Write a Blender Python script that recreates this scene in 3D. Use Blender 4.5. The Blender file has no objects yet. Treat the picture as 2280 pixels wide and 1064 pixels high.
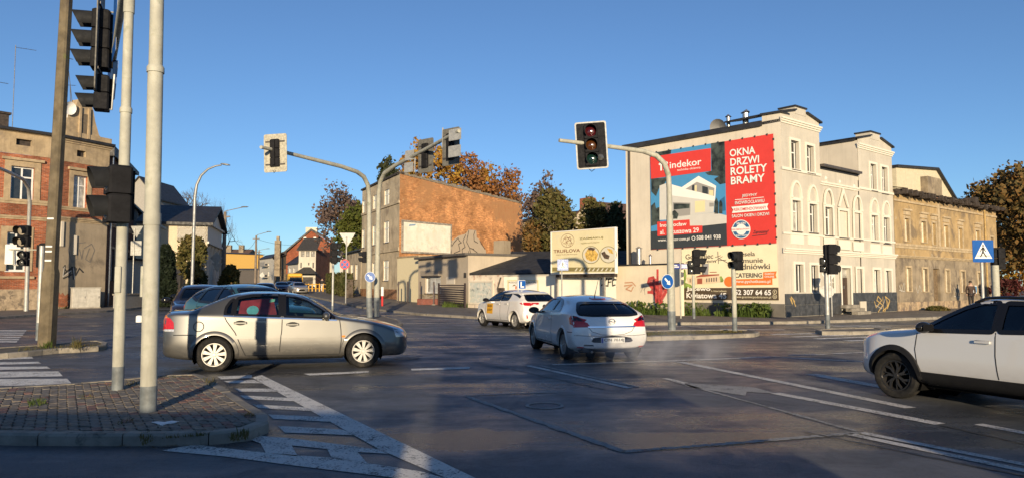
import bpy, bmesh, math, random
import numpy as np
from mathutils import Vector, Matrix
from mathutils.bvhtree import BVHTree
from mathutils.geometry import delaunay_2d_cdt, tessellate_polygon
random.seed(7)
RNG = np.random.default_rng(7)
C = bpy.context.scene.collection
SC = bpy.context.scene
R = math.radians
# ------------------------------------------------------------------ camera, sky, sun, exposure
EYE, FPX, CX, CY, HOR = 1.6, 1600.0, 1140.0, 532.0, 634.0
PITCH = math.atan((HOR - CY) / FPX)
cam = bpy.data.cameras.new('camera')
cam.sensor_width = 36.0
cam.lens = 36.0 * FPX / 2280.0
cam.clip_start = 0.1
cam.clip_end = 3000
camo = bpy.data.objects.new('camera', cam)
C.objects.link(camo)
camo.location = (0, 0, EYE)
camo.rotation_euler = (math.pi / 2 + PITCH, 0, 0)
SC.camera = camo
SUN_EL, SUN_AZ = R(10.0), R(4.5)          # the sun stands low behind the camera, a little to the right
world = bpy.data.worlds.new('World')
SC.world = world
world.use_nodes = True
_nt = world.node_tree
_nt.nodes.clear()
_sky = _nt.nodes.new('ShaderNodeTexSky')
_sky.sky_type = 'NISHITA'
_sky.sun_disc = False
_sky.sun_elevation = SUN_EL
_sky.sun_rotation = math.pi - SUN_AZ
_sky.air_density = 0.85
_sky.dust_density = 0.12
_sky.ozone_density = 4.5
_sky.altitude = 0
_bg = _nt.nodes.new('ShaderNodeBackground')
_bg.inputs['Strength'].default_value = 0.104
_wo = _nt.nodes.new('ShaderNodeOutputWorld')
_hs = _nt.nodes.new('ShaderNodeHueSaturation')
_hs.inputs['Saturation'].default_value = .95
_nt.links.new(_sky.outputs[0], _hs.inputs['Color'])
_nt.links.new(_hs.outputs[0], _bg.inputs[0])
_nt.links.new(_bg.outputs[0], _wo.inputs[0])
sun = bpy.data.lights.new('sun', 'SUN')
sun.energy = 4.6
sun.angle = R(0.5)
sun.color = (1.0, 0.80, 0.53)
suno = bpy.data.objects.new('sun', sun)
C.objects.link(suno)
suno.location = (0, -40, 20)
suno.rotation_euler = (math.pi / 2 - SUN_EL, 0, SUN_AZ)   # light travels along +Y and down
SC.view_settings.view_transform = 'Standard'
SC.view_settings.look = 'None'
SC.view_settings.exposure = 0.55
SC.view_settings.gamma = 1.0
SC.view_settings.use_curve_mapping = False
SC.render.engine = 'CYCLES'
SC.cycles.max_bounces = 8
SC.cycles.transparent_max_bounces = 16
SC.cycles.volume_bounces = 1
SC.cycles.use_denoising = True
# ------------------------------------------------------------------ pixel <-> world
_c, _s = math.cos(PITCH), math.sin(PITCH)
def ray(px, py):
 u = (px - CX) / FPX
 v = (CY - py) / FPX
 d = _c - v * _s
 return u / d, (_s + v * _c) / d
def at(px, py, Y):
 a, b = ray(px, py)
 return Vector((a * Y, Y, EYE + b * Y))
def G(px, py, z=0.0):
 a, b = ray(px, py)
 Y = (z - EYE) / b
 return (a * Y, Y)
def sstep(a, b, x):
 t = min(1, max(0, (x - a) / (b - a)))
 return t * t * (3 - 2 * t)
def gz(X, Y):
 """height of the ground: the street on the left climbs gently away"""
 if Y < 38:
  return 0.0
 k = 1 - sstep(-6, 4, X)
 h = 0.0135 * max(0, Y - 44 + 6 * math.exp(-max(0, Y - 44) / 6) * 0) if Y > 44 else 0.0
 return k * min(h, 2.4)
# ------------------------------------------------------------------ materials
MATS = {}
def _new(name):
 m = bpy.data.materials.new(name)
 m.use_nodes = True
 nt = m.node_tree
 b = nt.nodes['Principled BSDF']
 return m, nt, b
def _n(nt, t, **kw):
 n = nt.nodes.new(t)
 for k, v in kw.items():
  setattr(n, k, v)
 return n
def _mix(nt, fac, a, b, blend='MIX'):
 n = nt.nodes.new('ShaderNodeMix')
 n.data_type = 'RGBA'
 n.blend_type = blend
 for sock, val in ((n.inputs[0], fac), (n.inputs[6], a), (n.inputs[7], b)):
  if hasattr(val, 'is_output'):
   nt.links.new(val, sock)
  elif isinstance(val, (int, float)):
   sock.default_value = val
  else:
   sock.default_value = (*val[:3], 1)
 return n.outputs[2]
def _noise(nt, vec, scale, detail=5, rough=.6, dist=0.0):
 n = nt.nodes.new('ShaderNodeTexNoise')
 n.inputs['Scale'].default_value = scale
 n.inputs['Detail'].default_value = detail
 n.inputs['Roughness'].default_value = rough
 n.inputs['Distortion'].default_value = dist
 if vec is not None:
  nt.links.new(vec, n.inputs['Vector'])
 return n.outputs[0]
def _ramp(nt, val, lo, hi, a=0.0, b=1.0):
 n = nt.nodes.new('ShaderNodeMapRange')
 n.interpolation_type = 'SMOOTHSTEP'
 n.inputs[1].default_value = lo
 n.inputs[2].default_value = hi
 n.inputs[3].default_value = a
 n.inputs[4].default_value = b
 nt.links.new(val, n.inputs[0])
 return n.outputs[0]
def _coord(nt, scale=(1, 1, 1), kind='Object'):
 tc = nt.nodes.new('ShaderNodeTexCoord')
 if kind == 'World':
  g = nt.nodes.new('ShaderNodeNewGeometry')
  out = g.outputs['Position']
 else:
  out = tc.outputs[kind]
 if tuple(scale) == (1, 1, 1):
  return out
 m = nt.nodes.new('ShaderNodeMapping')
 m.inputs['Scale'].default_value = scale
 nt.links.new(out, m.inputs['Vector'])
 return m.outputs[0]
def _bump(nt, b, h, strength, dist=.02):
 n = nt.nodes.new('ShaderNodeBump')
 n.inputs['Strength'].default_value = strength
 n.inputs['Distance'].default_value = dist
 nt.links.new(h, n.inputs['Height'])
 nt.links.new(n.outputs[0], b.inputs['Normal'])
def mat(name, col, rough=.6, metal=0.0, var=.12, scale=6.0, bump=0.0, bscale=40.0, coat=0.0, spec=.5,
  patch=None, streak=0.0, kind='Object', emit=None):
 """one procedural material: colour with large and small variation, optional patches, streaks and relief"""
 if name in MATS:
  return MATS[name]
 m, nt, b = _new(name)
 v = _coord(nt, kind=kind)
 c0 = tuple(max(0, c * (1 - var)) for c in col)
 c1 = tuple(min(1, c * (1 + var)) for c in col)
 col_out = None
 if var > 0:
  col_out = _mix(nt, _ramp(nt, _noise(nt, v, scale), .3, .7), c0, c1)
 if patch:
  for (pc, lo, hi, ps) in patch:
   f = _ramp(nt, _noise(nt, v, ps, 7, .65, .4), lo, hi)
   col_out = _mix(nt, f, col_out if col_out is not None else col, pc)
 if streak > 0:
  sv = _coord(nt, (5, 5, .35), kind)
  f = _ramp(nt, _noise(nt, sv, 1.0, 6, .7), .45, .8, 0, streak)
  col_out = _mix(nt, f, col_out if col_out is not None else col, tuple(c * .35 for c in col))
 if col_out is not None:
  nt.links.new(col_out, b.inputs['Base Color'])
 else:
  b.inputs['Base Color'].default_value = (*col, 1)
 b.inputs['Roughness'].default_value = rough
 if var > 0 and rough > .15:
  rr = _ramp(nt, _noise(nt, v, scale * 2.3), .3, .7, rough * .82, min(1, rough * 1.15))
  nt.links.new(rr, b.inputs['Roughness'])
 b.inputs['Metallic'].default_value = metal
 b.inputs['Coat Weight'].default_value = coat
 b.inputs['Coat Roughness'].default_value = .05
 b.inputs['Specular IOR Level'].default_value = spec
 if bump > 0:
  _bump(nt, b, _noise(nt, v, bscale, 6, .7), bump)
 if emit:
  b.inputs['Emission Color'].default_value = (*emit[0], 1)
  b.inputs['Emission Strength'].default_value = emit[1]
 MATS[name] = m
 return m
def brickmat(name, c1, c2, mortar, bw=.26, bh=.075, var=.4, patch=None, msize=.012, streak=0.0):
 if name in MATS:
  return MATS[name]
 m, nt, b = _new(name)
 v = _coord(nt)
 sep = nt.nodes.new('ShaderNodeSeparateXYZ')
 nt.links.new(v, sep.inputs[0])
 cmb = nt.nodes.new('ShaderNodeCombineXYZ')
 nt.links.new(sep.outputs[0], cmb.inputs[0])
 nt.links.new(sep.outputs[2], cmb.inputs[1])
 br = nt.nodes.new('ShaderNodeTexBrick')
 br.inputs['Scale'].default_value = 1.0
 br.inputs['Brick Width'].default_value = bw
 br.inputs['Row Height'].default_value = bh
 br.inputs['Mortar Size'].default_value = msize
 br.inputs['Color1'].default_value = (*c1, 1)
 br.inputs['Color2'].default_value = (*c2, 1)
 br.inputs['Mortar'].default_value = (*mortar, 1)
 nt.links.new(cmb.outputs[0], br.inputs['Vector'])
 n1 = _ramp(nt, _noise(nt, v, .7, 7, .7, .3), .3, .72, 1 - var, 1 + var * .6)
 n2 = _ramp(nt, _noise(nt, _coord(nt, (1.6, 1.6, 9)), 1.2, 4, .75), .32, .68, .62, 1.3)
 mm = nt.nodes.new('ShaderNodeMath'); mm.operation = 'MULTIPLY'
 nt.links.new(n1, mm.inputs[0]); nt.links.new(n2, mm.inputs[1])
 cb = nt.nodes.new('ShaderNodeCombineColor')
 for i in range(3):
  nt.links.new(mm.outputs[0], cb.inputs[i])
 co = _mix(nt, 1.0, br.outputs[0], cb.outputs[0], 'MULTIPLY')
 if patch:
  for (pc, lo, hi, ps) in patch:
   co = _mix(nt, _ramp(nt, _noise(nt, v, ps, 7, .65, .5), lo, hi), co, pc)
 if streak > 0:
  sv = _coord(nt, (4, 4, .3))
  co = _mix(nt, _ramp(nt, _noise(nt, sv, 1.0, 6, .7), .5, .8, 0, streak), co, tuple(c * .3 for c in c1))
 nt.links.new(co, b.inputs['Base Color'])
 b.inputs['Roughness'].default_value = .9
 b.inputs['Specular IOR Level'].default_value = .2
 inv = nt.nodes.new('ShaderNodeMath'); inv.operation = 'SUBTRACT'
 inv.inputs[0].default_value = 1.0
 nt.links.new(br.outputs['Fac'], inv.inputs[1])
 _bump(nt, b, inv.outputs[0], .5, .01)
 MATS[name] = m
 return m
def glassmat(name, tint=(.5, .56, .55), clear=.55):
 """tinted vehicle glass: partly see-through, mirror-like at grazing angles"""
 if name in MATS:
  return MATS[name]
 m = bpy.data.materials.new(name)
 m.use_nodes = True
 nt = m.node_tree
 nt.nodes.clear()
 tr = nt.nodes.new('ShaderNodeBsdfTransparent'); tr.inputs[0].default_value = (*[t * clear for t in tint], 1)
 gl = nt.nodes.new('ShaderNodeBsdfGlossy'); gl.inputs['Roughness'].default_value = .02
 gl.inputs[0].default_value = (.95, .97, 1, 1)
 fr = nt.nodes.new('ShaderNodeFresnel'); fr.inputs[0].default_value = 1.52
 mx = nt.nodes.new('ShaderNodeMixShader')
 ou = nt.nodes.new('ShaderNodeOutputMaterial')
 ad = nt.nodes.new('ShaderNodeMath'); ad.operation = 'ADD'; ad.inputs[1].default_value = .03; ad.use_clamp = True
 nt.links.new(fr.outputs[0], ad.inputs[0])
 nt.links.new(ad.outputs[0], mx.inputs[0])
 nt.links.new(tr.outputs[0], mx.inputs[1])
 nt.links.new(gl.outputs[0], mx.inputs[2])
 nt.links.new(mx.outputs[0], ou.inputs[0])
 MATS[name] = m
 return m
# ------------------------------------------------------------------ mesh builder
class MB:
 def __init__(self):
  self.v, self.f, self.mi = [], [], []
  self.cur = 0
 def add(self, vs, fs, M=None):
  o = len(self.v)
  if M is not None:
   vs = [M @ Vector(p) for p in vs]
  self.v.extend([tuple(p) for p in vs])
  for f in fs:
   self.f.append(tuple(i + o for i in f))
   self.mi.append(self.cur)
  return self
 def box(self, x0, y0, z0, x1, y1, z1, M=None):
  vs = [(x0, y0, z0), (x1, y0, z0), (x1, y1, z0), (x0, y1, z0), (x0, y0, z1), (x1, y0, z1), (x1, y1, z1), (x0, y1, z1)]
  fs = [(0, 3, 2, 1), (4, 5, 6, 7), (0, 1, 5, 4), (1, 2, 6, 5), (2, 3, 7, 6), (3, 0, 4, 7)]
  return self.add(vs, fs, M)
 def bbox(self, x0, y0, z0, x1, y1, z1, b=.02, M=None):
  """box with chamfered vertical edges and chamfered top"""
  pl = [(x0 + b, y0), (x1 - b, y0), (x1, y0 + b), (x1, y1 - b), (x1 - b, y1), (x0 + b, y1), (x0, y1 - b), (x0, y0 + b)]
  cx, cy = (x0 + x1) / 2, (y0 + y1) / 2
  def ins(p):
   return (p[0] + (b if p[0] < cx else -b), p[1] + (b if p[1] < cy else -b))
  vs = [(*p, z0) for p in pl] + [(*p, z1 - b) for p in pl] + [(*ins(p), z1) for p in pl]
  fs = []
  for k in range(2):
   for i in range(8):
    j = (i + 1) % 8
    fs.append((k * 8 + i, k * 8 + j, k * 8 + 8 + j, k * 8 + 8 + i))
  fs.append(tuple(range(16, 24)))
  fs.append(tuple(reversed(range(8))))
  return self.add(vs, fs, M)
 def poly(self, pts, M=None):
  return self.add(pts, [tuple(range(len(pts)))], M)
 def prism(self, pts, z0, z1, M=None, cap=True):
  n = len(pts)
  vs = [(p[0], p[1], z0) for p in pts] + [(p[0], p[1], z1) for p in pts]
  fs = [(i, (i + 1) % n, n + (i + 1) % n, n + i) for i in range(n)]
  if cap:
   fs += [tuple(reversed(range(n))), tuple(range(n, 2 * n))]
  return self.add(vs, fs, M)
 def yprism(self, pts, y0, y1, M=None):
  """pts in (x,z), extruded along y; front at y0"""
  n = len(pts)
  vs = [(p[0], y0, p[1]) for p in pts] + [(p[0], y1, p[1]) for p in pts]
  fs = [(n + i, n + (i + 1) % n, (i + 1) % n, i) for i in range(n)]
  fs += [tuple(range(n)), tuple(reversed(range(n, 2 * n)))]
  return self.add(vs, fs, M)
 def tube(self, pts, r, n=10, cap=True, M=None):
  pts = [Vector(p) for p in pts]
  rs = r if isinstance(r, (list, tuple)) else [r] * len(pts)
  vs, fs = [], []
  t0 = (pts[1] - pts[0]).normalized()
  up = Vector((0, 0, 1)) if abs(t0.z) < .9 else Vector((1, 0, 0))
  a = t0.cross(up).normalized()
  for i, p in enumerate(pts):
   if i == 0:
    t = pts[1] - pts[0]
   elif i == len(pts) - 1:
    t = pts[-1] - pts[-2]
   else:
    t = (pts[i + 1] - p).normalized() + (p - pts[i - 1]).normalized()
   t.normalize()
   a = (a - t * a.dot(t)).normalized()
   b = t.cross(a)
   for k in range(n):
    w = 2 * math.pi * k / n
    vs.append(p + (a * math.cos(w) + b * math.sin(w)) * rs[i])
  for i in range(len(pts) - 1):
   for k in range(n):
    k2 = (k + 1) % n
    fs.append((i * n + k, i * n + k2, (i + 1) * n + k2, (i + 1) * n + k))
  if cap:
   fs.append(tuple(reversed(range(n))))
   fs.append(tuple(range((len(pts) - 1) * n, len(pts) * n)))
  return self.add(vs, fs, M)
 def lathe(self, prof, n=24, M=None, closed=False):
  """prof: (r, z) pairs about local z"""
  vs, fs = [], []
  for (r, z) in prof:
   for k in range(n):
    w = 2 * math.pi * k / n
    vs.append((r * math.cos(w), r * math.sin(w), z))
  m = len(prof)
  for i in range(m if closed else m - 1):
   for k in range(n):
    k2 = (k + 1) % n
    i2 = (i + 1) % m
    fs.append((i * n + k, i * n + k2, i2 * n + k2, i2 * n + k))
  return self.add(vs, fs, M)
 def ellipsoid(self, c, r, n=14, m=9, M=None):
  prof = []
  vs, fs = [], []
  for i in range(m + 1):
   th = math.pi * i / m
   for k in range(n):
    w = 2 * math.pi * k / n
    vs.append((c[0] + r[0] * math.sin(th) * math.cos(w), c[1] + r[1] * math.sin(th) * math.sin(w), c[2] - r[2] * math.cos(th)))
  for i in range(m):
   for k in range(n):
    k2 = (k + 1) % n
    fs.append((i * n + k, i * n + k2, (i + 1) * n + k2, (i + 1) * n + k))
  return self.add(vs, fs, M)
 def mesh(self, name, mats, smooth=None):
  me = bpy.data.meshes.new(name)
  me.from_pydata(self.v, [], self.f)
  for m in (mats if isinstance(mats, (list, tuple)) else [mats]):
   me.materials.append(m)
  if any(self.mi):
   me.polygons.foreach_set('material_index', self.mi)
  if smooth is not None:
   me.polygons.foreach_set('use_smooth', [True] * len(me.polygons))
   me.set_sharp_from_angle(angle=R(smooth))
  me.update()
  return me
 def build(self, name, mats, parent=None, M=None, smooth=None):
  o = bpy.data.objects.new(name, self.mesh(name, mats, smooth))
  C.objects.link(o)
  if parent is not None:
   o.parent = parent
  if M is not None:
   o.matrix_local = M
  return o
def empty(name, loc=(0, 0, 0), rz=0.0, label=None, cat=None, group=None, kind=None):
 o = bpy.data.objects.new(name, None)
 C.objects.link(o)
 o.location = loc
 o.rotation_euler = (0, 0, rz)
 o.empty_display_size = .3
 return tag(o, label, cat, group, kind)
def tag(o, label=None, cat=None, group=None, kind=None):
 if label: o['label'] = label
 if cat: o['category'] = cat
 if group: o['group'] = group
 if kind: o['kind'] = kind
 return o
def inst(name, me, parent=None, M=None):
 o = bpy.data.objects.new(name, me)
 C.objects.link(o)
 if parent is not None:
  o.parent = parent
 if M is not None:
  o.matrix_local = M
 return o
_kids = {}
def copy_tree(o, parent=None):
 c = o.copy()
 C.objects.link(c)
 c.parent = parent
 if parent is not None:
  c.matrix_parent_inverse = o.matrix_parent_inverse.copy()
 for ch in [x for x in C.objects if x.parent == o]:
  copy_tree(ch, c)
 return c
# ------------------------------------------------------------------ lettering
_fontcache = {}
def text_mesh(s, bold=0.0, shear=0.0, spacing=1.0):
 key = (s, bold, shear, spacing)
 if key in _fontcache:
  return _fontcache[key]
 cu = bpy.data.curves.new('lettering', 'FONT')
 cu.body = s
 cu.offset = bold
 cu.shear = shear
 cu.space_character = spacing
 cu.resolution_u = 3
 o = bpy.data.objects.new('lettering', cu)
 C.objects.link(o)
 dg = bpy.context.evaluated_depsgraph_get()
 me = bpy.data.meshes.new_from_object(o.evaluated_get(dg))
 bpy.data.objects.remove(o)
 n = len(me.vertices)
 co = np.empty(n * 3)
 me.vertices.foreach_get('co', co)
 co = co.reshape(-1, 3)
 faces = [tuple(p.vertices) for p in me.polygons]
 bpy.data.meshes.remove(me)
 lo, hi = co.min(0), co.max(0)
 _fontcache[key] = (co, faces, lo, hi)
 return _fontcache[key]
def lettering(s, x0, z0, x1, z1, y, m, parent, M=None, bold=0.0, shear=0.0, keep=False, spacing=1.0, name='lettering'):
 """flat letters filling the rectangle (x0,z0)-(x1,z1) of the local x-z plane, facing -y"""
 co, faces, lo, hi = text_mesh(s, bold, shear, spacing)
 sx = (x1 - x0) / (hi[0] - lo[0])
 sz = (z1 - z0) / (hi[1] - lo[1])
 vs = [(x0 + (p[0] - lo[0]) * sx, y, z0 + (p[1] - lo[1]) * sz) for p in co]
 b = MB()
 b.add(vs, faces)
 return b.build(name, m, parent, M)
def inpoly(poly, px, py):
 n = len(poly)
 inside = np.zeros(px.shape, bool)
 j = n - 1
 for i in range(n):
  xi, yi = poly[i]; xj, yj = poly[j]
  c = ((yi > py) != (yj > py)) & (px < (xj - xi) * (py - yi) / (yj - yi + 1e-12) + xi)
  inside ^= c
  j = i
 return inside
def rpoly(poly, r=.05, n=4):
 """round the corners of a polygon"""
 out = []
 N = len(poly)
 for i in range(N):
  p0, p, p1 = Vector(poly[i - 1]), Vector(poly[i]), Vector(poly[(i + 1) % N])
  a, b = (p0 - p), (p1 - p)
  k = min(r, a.length * .45, b.length * .45)
  A, B = p + a.normalized() * k, p + b.normalized() * k
  for q in range(n + 1):
   t = q / n
   out.append(tuple(A * (1 - t) ** 2 + p * 2 * t * (1 - t) + B * t * t))
 return out
# ================================================================== GROUND, ROADS, KERBS, MARKINGS
def GG(px, py, h=0.0):
 """ground point seen at a pixel, on the sloping ground raised by h"""
 z = h
 for _ in range(40):
  X, Y = G(px, py, z)
  z = .5 * z + .5 * (h + gz(X, Y))
 return (X, Y)
def asphalt(name, base, wet=.5):
 m, nt, b = _new(name)
 v = _coord(nt, kind='World')
 def rot(ang, sc):
  mp = nt.nodes.new('ShaderNodeMapping'); mp.inputs['Rotation'].default_value = (0, 0, ang); mp.inputs['Scale'].default_value = sc
  nt.links.new(v, mp.inputs['Vector']); return mp.outputs[0]
 big = _noise(nt, rot(R(-30), (.10, .55, 1)), 1.0, 6, .65, .6)       # damp streaks along the lanes
 mid = _noise(nt, v, 1.1, 7, .7, .4)
 gr = _noise(nt, v, 24, 4, .75)
 fine = _noise(nt, v, 75, 3, .8)
 c = _mix(nt, _ramp(nt, big, .38, .62), tuple(x * .55 for x in base), tuple(x * 1.3 for x in base))
 c = _mix(nt, _ramp(nt, mid, .48, .72, 0, .75), c, tuple(x * .42 for x in base))
 c = _mix(nt, _ramp(nt, gr, .5, .72, 0, .6), c, tuple(x * .35 for x in base))
 c = _mix(nt, _ramp(nt, fine, .58, .70, 0, .7), c, tuple(min(1, x * 3.4) for x in base))
 nt.links.new(c, b.inputs['Base Color'])
 ad0 = nt.nodes.new('ShaderNodeMath'); ad0.operation = 'MULTIPLY_ADD'; ad0.inputs[1].default_value = .5
 nt.links.new(mid, ad0.inputs[0]); nt.links.new(big, ad0.inputs[2])
 rr = _ramp(nt, ad0.outputs[0], .58, .92, .2, .7)
 nt.links.new(rr, b.inputs['Roughness'])
 b.inputs['Specular IOR Level'].default_value = .55
 ad = nt.nodes.new('ShaderNodeMath'); ad.operation = 'ADD'
 nt.links.new(fine, ad.inputs[0]); nt.links.new(gr, ad.inputs[1])
 _bump(nt, b, ad.outputs[0], .75, .016)
 return m
M_road = asphalt('wet asphalt', (.080, .084, .092), .6)
M_side = mat('pavement slabs', (.15, .13, .11), .9, var=.25, scale=1.5, bump=.2, bscale=30, kind='World', patch=[((.07, .065, .05), .55, .75, 2.5)])
M_earth = mat('bare earth', (.10, .085, .06), .95, var=.3, scale=.6, kind='World')
M_kerb = mat('kerb concrete', (.25, .225, .185), .9, var=.25, scale=3, bump=.3, bscale=40, kind='World', patch=[((.08, .075, .06), .55, .72, 5), ((.09, .10, .04), .66, .8, 9)])
def worn_paint(name, col, wear_lo, wear_hi, scale=9):
 m, nt, b = _new(name)
 v = _coord(nt, kind='World')
 f = _noise(nt, v, scale * 4, 6, .75)
 g = _noise(nt, v, scale * .35, 5, .7)
 ad = nt.nodes.new('ShaderNodeMath'); ad.operation = 'MULTIPLY_ADD'; ad.inputs[1].default_value = .6
 nt.links.new(g, ad.inputs[0]); nt.links.new(f, ad.inputs[2])
 c = _mix(nt, _ramp(nt, ad.outputs[0], wear_lo, wear_hi), col, (.04, .04, .043))
 nt.links.new(c, b.inputs['Base Color'])
 b.inputs['Roughness'].default_value = .8
 _bump(nt, b, _noise(nt, v, 60, 4, .8), 1.0, .035)
 return m
M_line = worn_paint('road paint', (.90, .88, .83), .80, .97)
M_line2 = worn_paint('worn road paint', (.76, .73, .69), .76, 1.0)
M_line3 = worn_paint('faded road paint', (.42, .41, .40), .78, 1.0)
def sheet(name, pts, h, m, step, parent=None, kind=None, skirt=0.0):
 """a sheet following the ground inside an outline"""
 P = []
 N = len(pts)
 for i in range(N):
  p, q = Vector(pts[i][:2]), Vector(pts[(i + 1) % N][:2])
  n = max(1, int((q - p).length / step))
  P += [p.lerp(q, k / n) for k in range(n)]
 nb = len(P)
 arr = np.array([tuple(p) for p in P])
 lo, hi = arr.min(0), arr.max(0)
 gx, gy = np.meshgrid(np.arange(lo[0] + step / 2, hi[0], step), np.arange(lo[1] + step / 2, hi[1], step))
 gx, gy = gx.ravel(), gy.ravel()
 k = inpoly([tuple(p) for p in arr], gx, gy)
 allp = P + [Vector((x, y)) for x, y in zip(gx[k], gy[k])]
 vs, _, fs, _, _, _ = delaunay_2d_cdt(allp, [(i, (i + 1) % nb) for i in range(nb)], [], 1, 1e-5)
 b = MB()
 out = [(v[0], v[1], gz(v[0], v[1]) + h) for v in vs]
 b.add(out, [tuple(f) for f in fs])
 if skirt:
  for i in range(nb):
   j = (i + 1) % nb
   p, q = P[i], P[j]
   zp, zq = gz(p[0], p[1]), gz(q[0], q[1])
   b.add([(p[0], p[1], zp + h), (q[0], q[1], zq + h), (q[0], q[1], zq - .05), (p[0], p[1], zp - .05)], [(0, 1, 2, 3)])
 o = b.build(name, m, parent)
 if kind: o['kind'] = kind
 return o
# the ground out to the horizon
_xs = np.concatenate([np.linspace(-900, -80, 8), np.linspace(-70, 30, 41), np.linspace(40, 900, 8)])
_ys = np.concatenate([np.linspace(-150, 40, 6), np.linspace(44, 240, 50), np.linspace(280, 1800, 6)])
_b = MB()
_b.v = [(x, y, gz(x, y) - .02) for y in _ys for x in _xs]
_nn = len(_xs)
_b.f = [(j * _nn + i, j * _nn + i + 1, (j + 1) * _nn + i + 1, (j + 1) * _nn + i) for j in range(len(_ys) - 1) for i in range(_nn - 1)]
_b.mi = [0] * len(_b.f)
o = _b.build('ground', M_earth)
o['kind'] = 'structure'
road = sheet('road', [(-80, -25), (45, -25), (75, 30), (75, 80), (20, 44), (-4, 44), (-14, 60), (-34, 110), (-62, 190), (-80, 190), (-60, 110), (-40, 60), (-80, 45)], 0.0, M_road, 3.0, kind='structure')
def mark(pxs, m=None, h=.006):
 pts = [GG(x, y, h) for x, y in pxs]
 area = sum(pts[i][0] * pts[(i + 1) % len(pts)][1] - pts[(i + 1) % len(pts)][0] * pts[i][1] for i in range(len(pts)))
 if area < 0: pts.reverse()
 b = MB()
 v3 = [Vector((x, y, gz(x, y) + h)) for x, y in pts]
 if len(v3) > 4:
  t = tessellate_polygon([v3])
  b.add(v3, [tuple(f) for f in t])
  b.f = [f if (Vector(b.v[f[1]]) - Vector(b.v[f[0]])).cross(Vector(b.v[f[2]]) - Vector(b.v[f[0]])).z > 0 else tuple(reversed(f)) for f in b.f]
 else:
  b.add(v3, [tuple(range(len(v3)))])
 return b.build('road_marking', m or M_line, road)
def gline(p0, p1, w, m=None, h=.006, wob=0.0, n=1):
 """a painted line of even width between two pixels"""
 a, c = Vector(GG(*p0, h)), Vector(GG(*p1, h))
 d = (c - a).normalized(); nr = Vector((-d.y, d.x)) * w / 2
 b = MB()
 k = max(n, 1)
 vs, fs = [], []
 for i in range(k + 1):
  p = a.lerp(c, i / k)
  q = nr + nr.normalized() * 0
  o = nr.normalized() * (random.uniform(-wob, wob) if wob else 0)
  f = random.uniform(.6, 1.3) if wob else 1
  for s in (1, -1):
   r = p + o + nr * s * f
   vs.append((r.x, r.y, gz(r.x, r.y) + h))
 for i in range(k):
  fs.append((2 * i, 2 * i + 1, 2 * i + 3, 2 * i + 2))
 b.add(vs, fs)
 return b.build('road_marking', m or M_line, road)
def z1(u, v): return (340 + u / 3.167, 800 + v / 3.167)
def z2(u, v): return (960 + u / 3.5, 760 + v / 3.5)
def z3(u, v): return (1480 + u / 2.85, 700 + v / 2.85)
def z4(u, v): return (u / 2.77, 680 + v / 2.77)
# hatched area at the tip of the near island
for P in ([(700, 125), (770, 108), (2290, 840), (2290, 930), (1590, 628)],
  [(60, 640), (290, 597), (800, 655), (1300, 693), (1900, 788), (2290, 900), (2290, 1010), (1750, 836), (1000, 745), (500, 680)],
  [(455, 118), (700, 108), (700, 128), (480, 138)], [(500, 150), (715, 143), (770, 165), (540, 165)],
  [(575, 203), (830, 203), (880, 226), (610, 224)], [(612, 250), (950, 268), (1000, 292), (655, 277)],
  [(700, 313), (1075, 335), (1130, 362), (745, 340)], [(815, 385), (1190, 402), (1260, 438), (850, 416)],
  [(880, 465), (1340, 492), (1430, 532), (930, 512)],
  [(690, 565), (740, 535), (970, 552), (1590, 630), (1660, 662), (1445, 650), (1230, 628), (980, 603), (760, 588)],
  [(760, 588), (980, 603), (1022, 680), (796, 655)], [(1230, 628), (1445, 650), (1512, 727), (1262, 692)]):
 mark([z1(*p) for p in P], M_line)
# dashes and lines on the crossing
mark([(676, 831), (822, 825), (820, 829), (690, 835)]); mark([(915, 820), (1047, 816), (1045, 820), (917, 824)])
for a, c, w, m in (((1176, 813), (1403, 863), .13, M_line2), ((1203, 813), (1420, 861), .09, M_line3), ((1230, 811), (1480, 803), .14, M_line2),
    ((1480, 803), (1719, 793.5), .17, M_line2), ((1719, 793.5), (1990, 808), .16, M_line2),
    ((1515, 805), (2027, 907), .19, M_line2), ((1726, 874), (2094, 943), .19, M_line2), ((1806, 832), (1975, 862), .26, M_line2),
    ((1480, 841), (1530, 853), .12, M_line2),
    ((1757, 790), (1838, 788), .16, M_line2), ((1855, 786), (1960, 783), .16, M_line2),
    ((1718, 744), (1872, 740.5), .28, M_line), ((1768, 749), (1928, 744), .28, M_line), ((1816, 753.5), (1985, 747.5), .28, M_line), ((1884, 758), (2040, 753), .28, M_line),
    ((1560, 723), (1640, 724.5), .3, M_line2), ((1603, 732.3), (1747, 733), .3, M_line2), ((1750, 722), (1960, 724), .3, M_line2), ((1855, 725.5), (1985, 727), .4, M_line2),
    ((1440, 724), (1560, 726.5), .25, M_line2),
    ((1888, 964.5), (2300, 1050), .13, M_line2), ((1918, 962), (2300, 1036), .12, M_line2), ((2178, 943), (2300, 966), .15, M_line2),
    ((843, 694), (1060, 705), .22, M_line2), ((880, 722), (1075, 716), .2, M_line3), ((900, 708), (1062, 712), .2, M_line2)):
 gline(a, c, w, m)
mark([z3(*p) for p in [(130, 432), (330, 445), (560, 458), (705, 497), (520, 490), (512, 514), (300, 480), (130, 452)]], M_line3)
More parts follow.
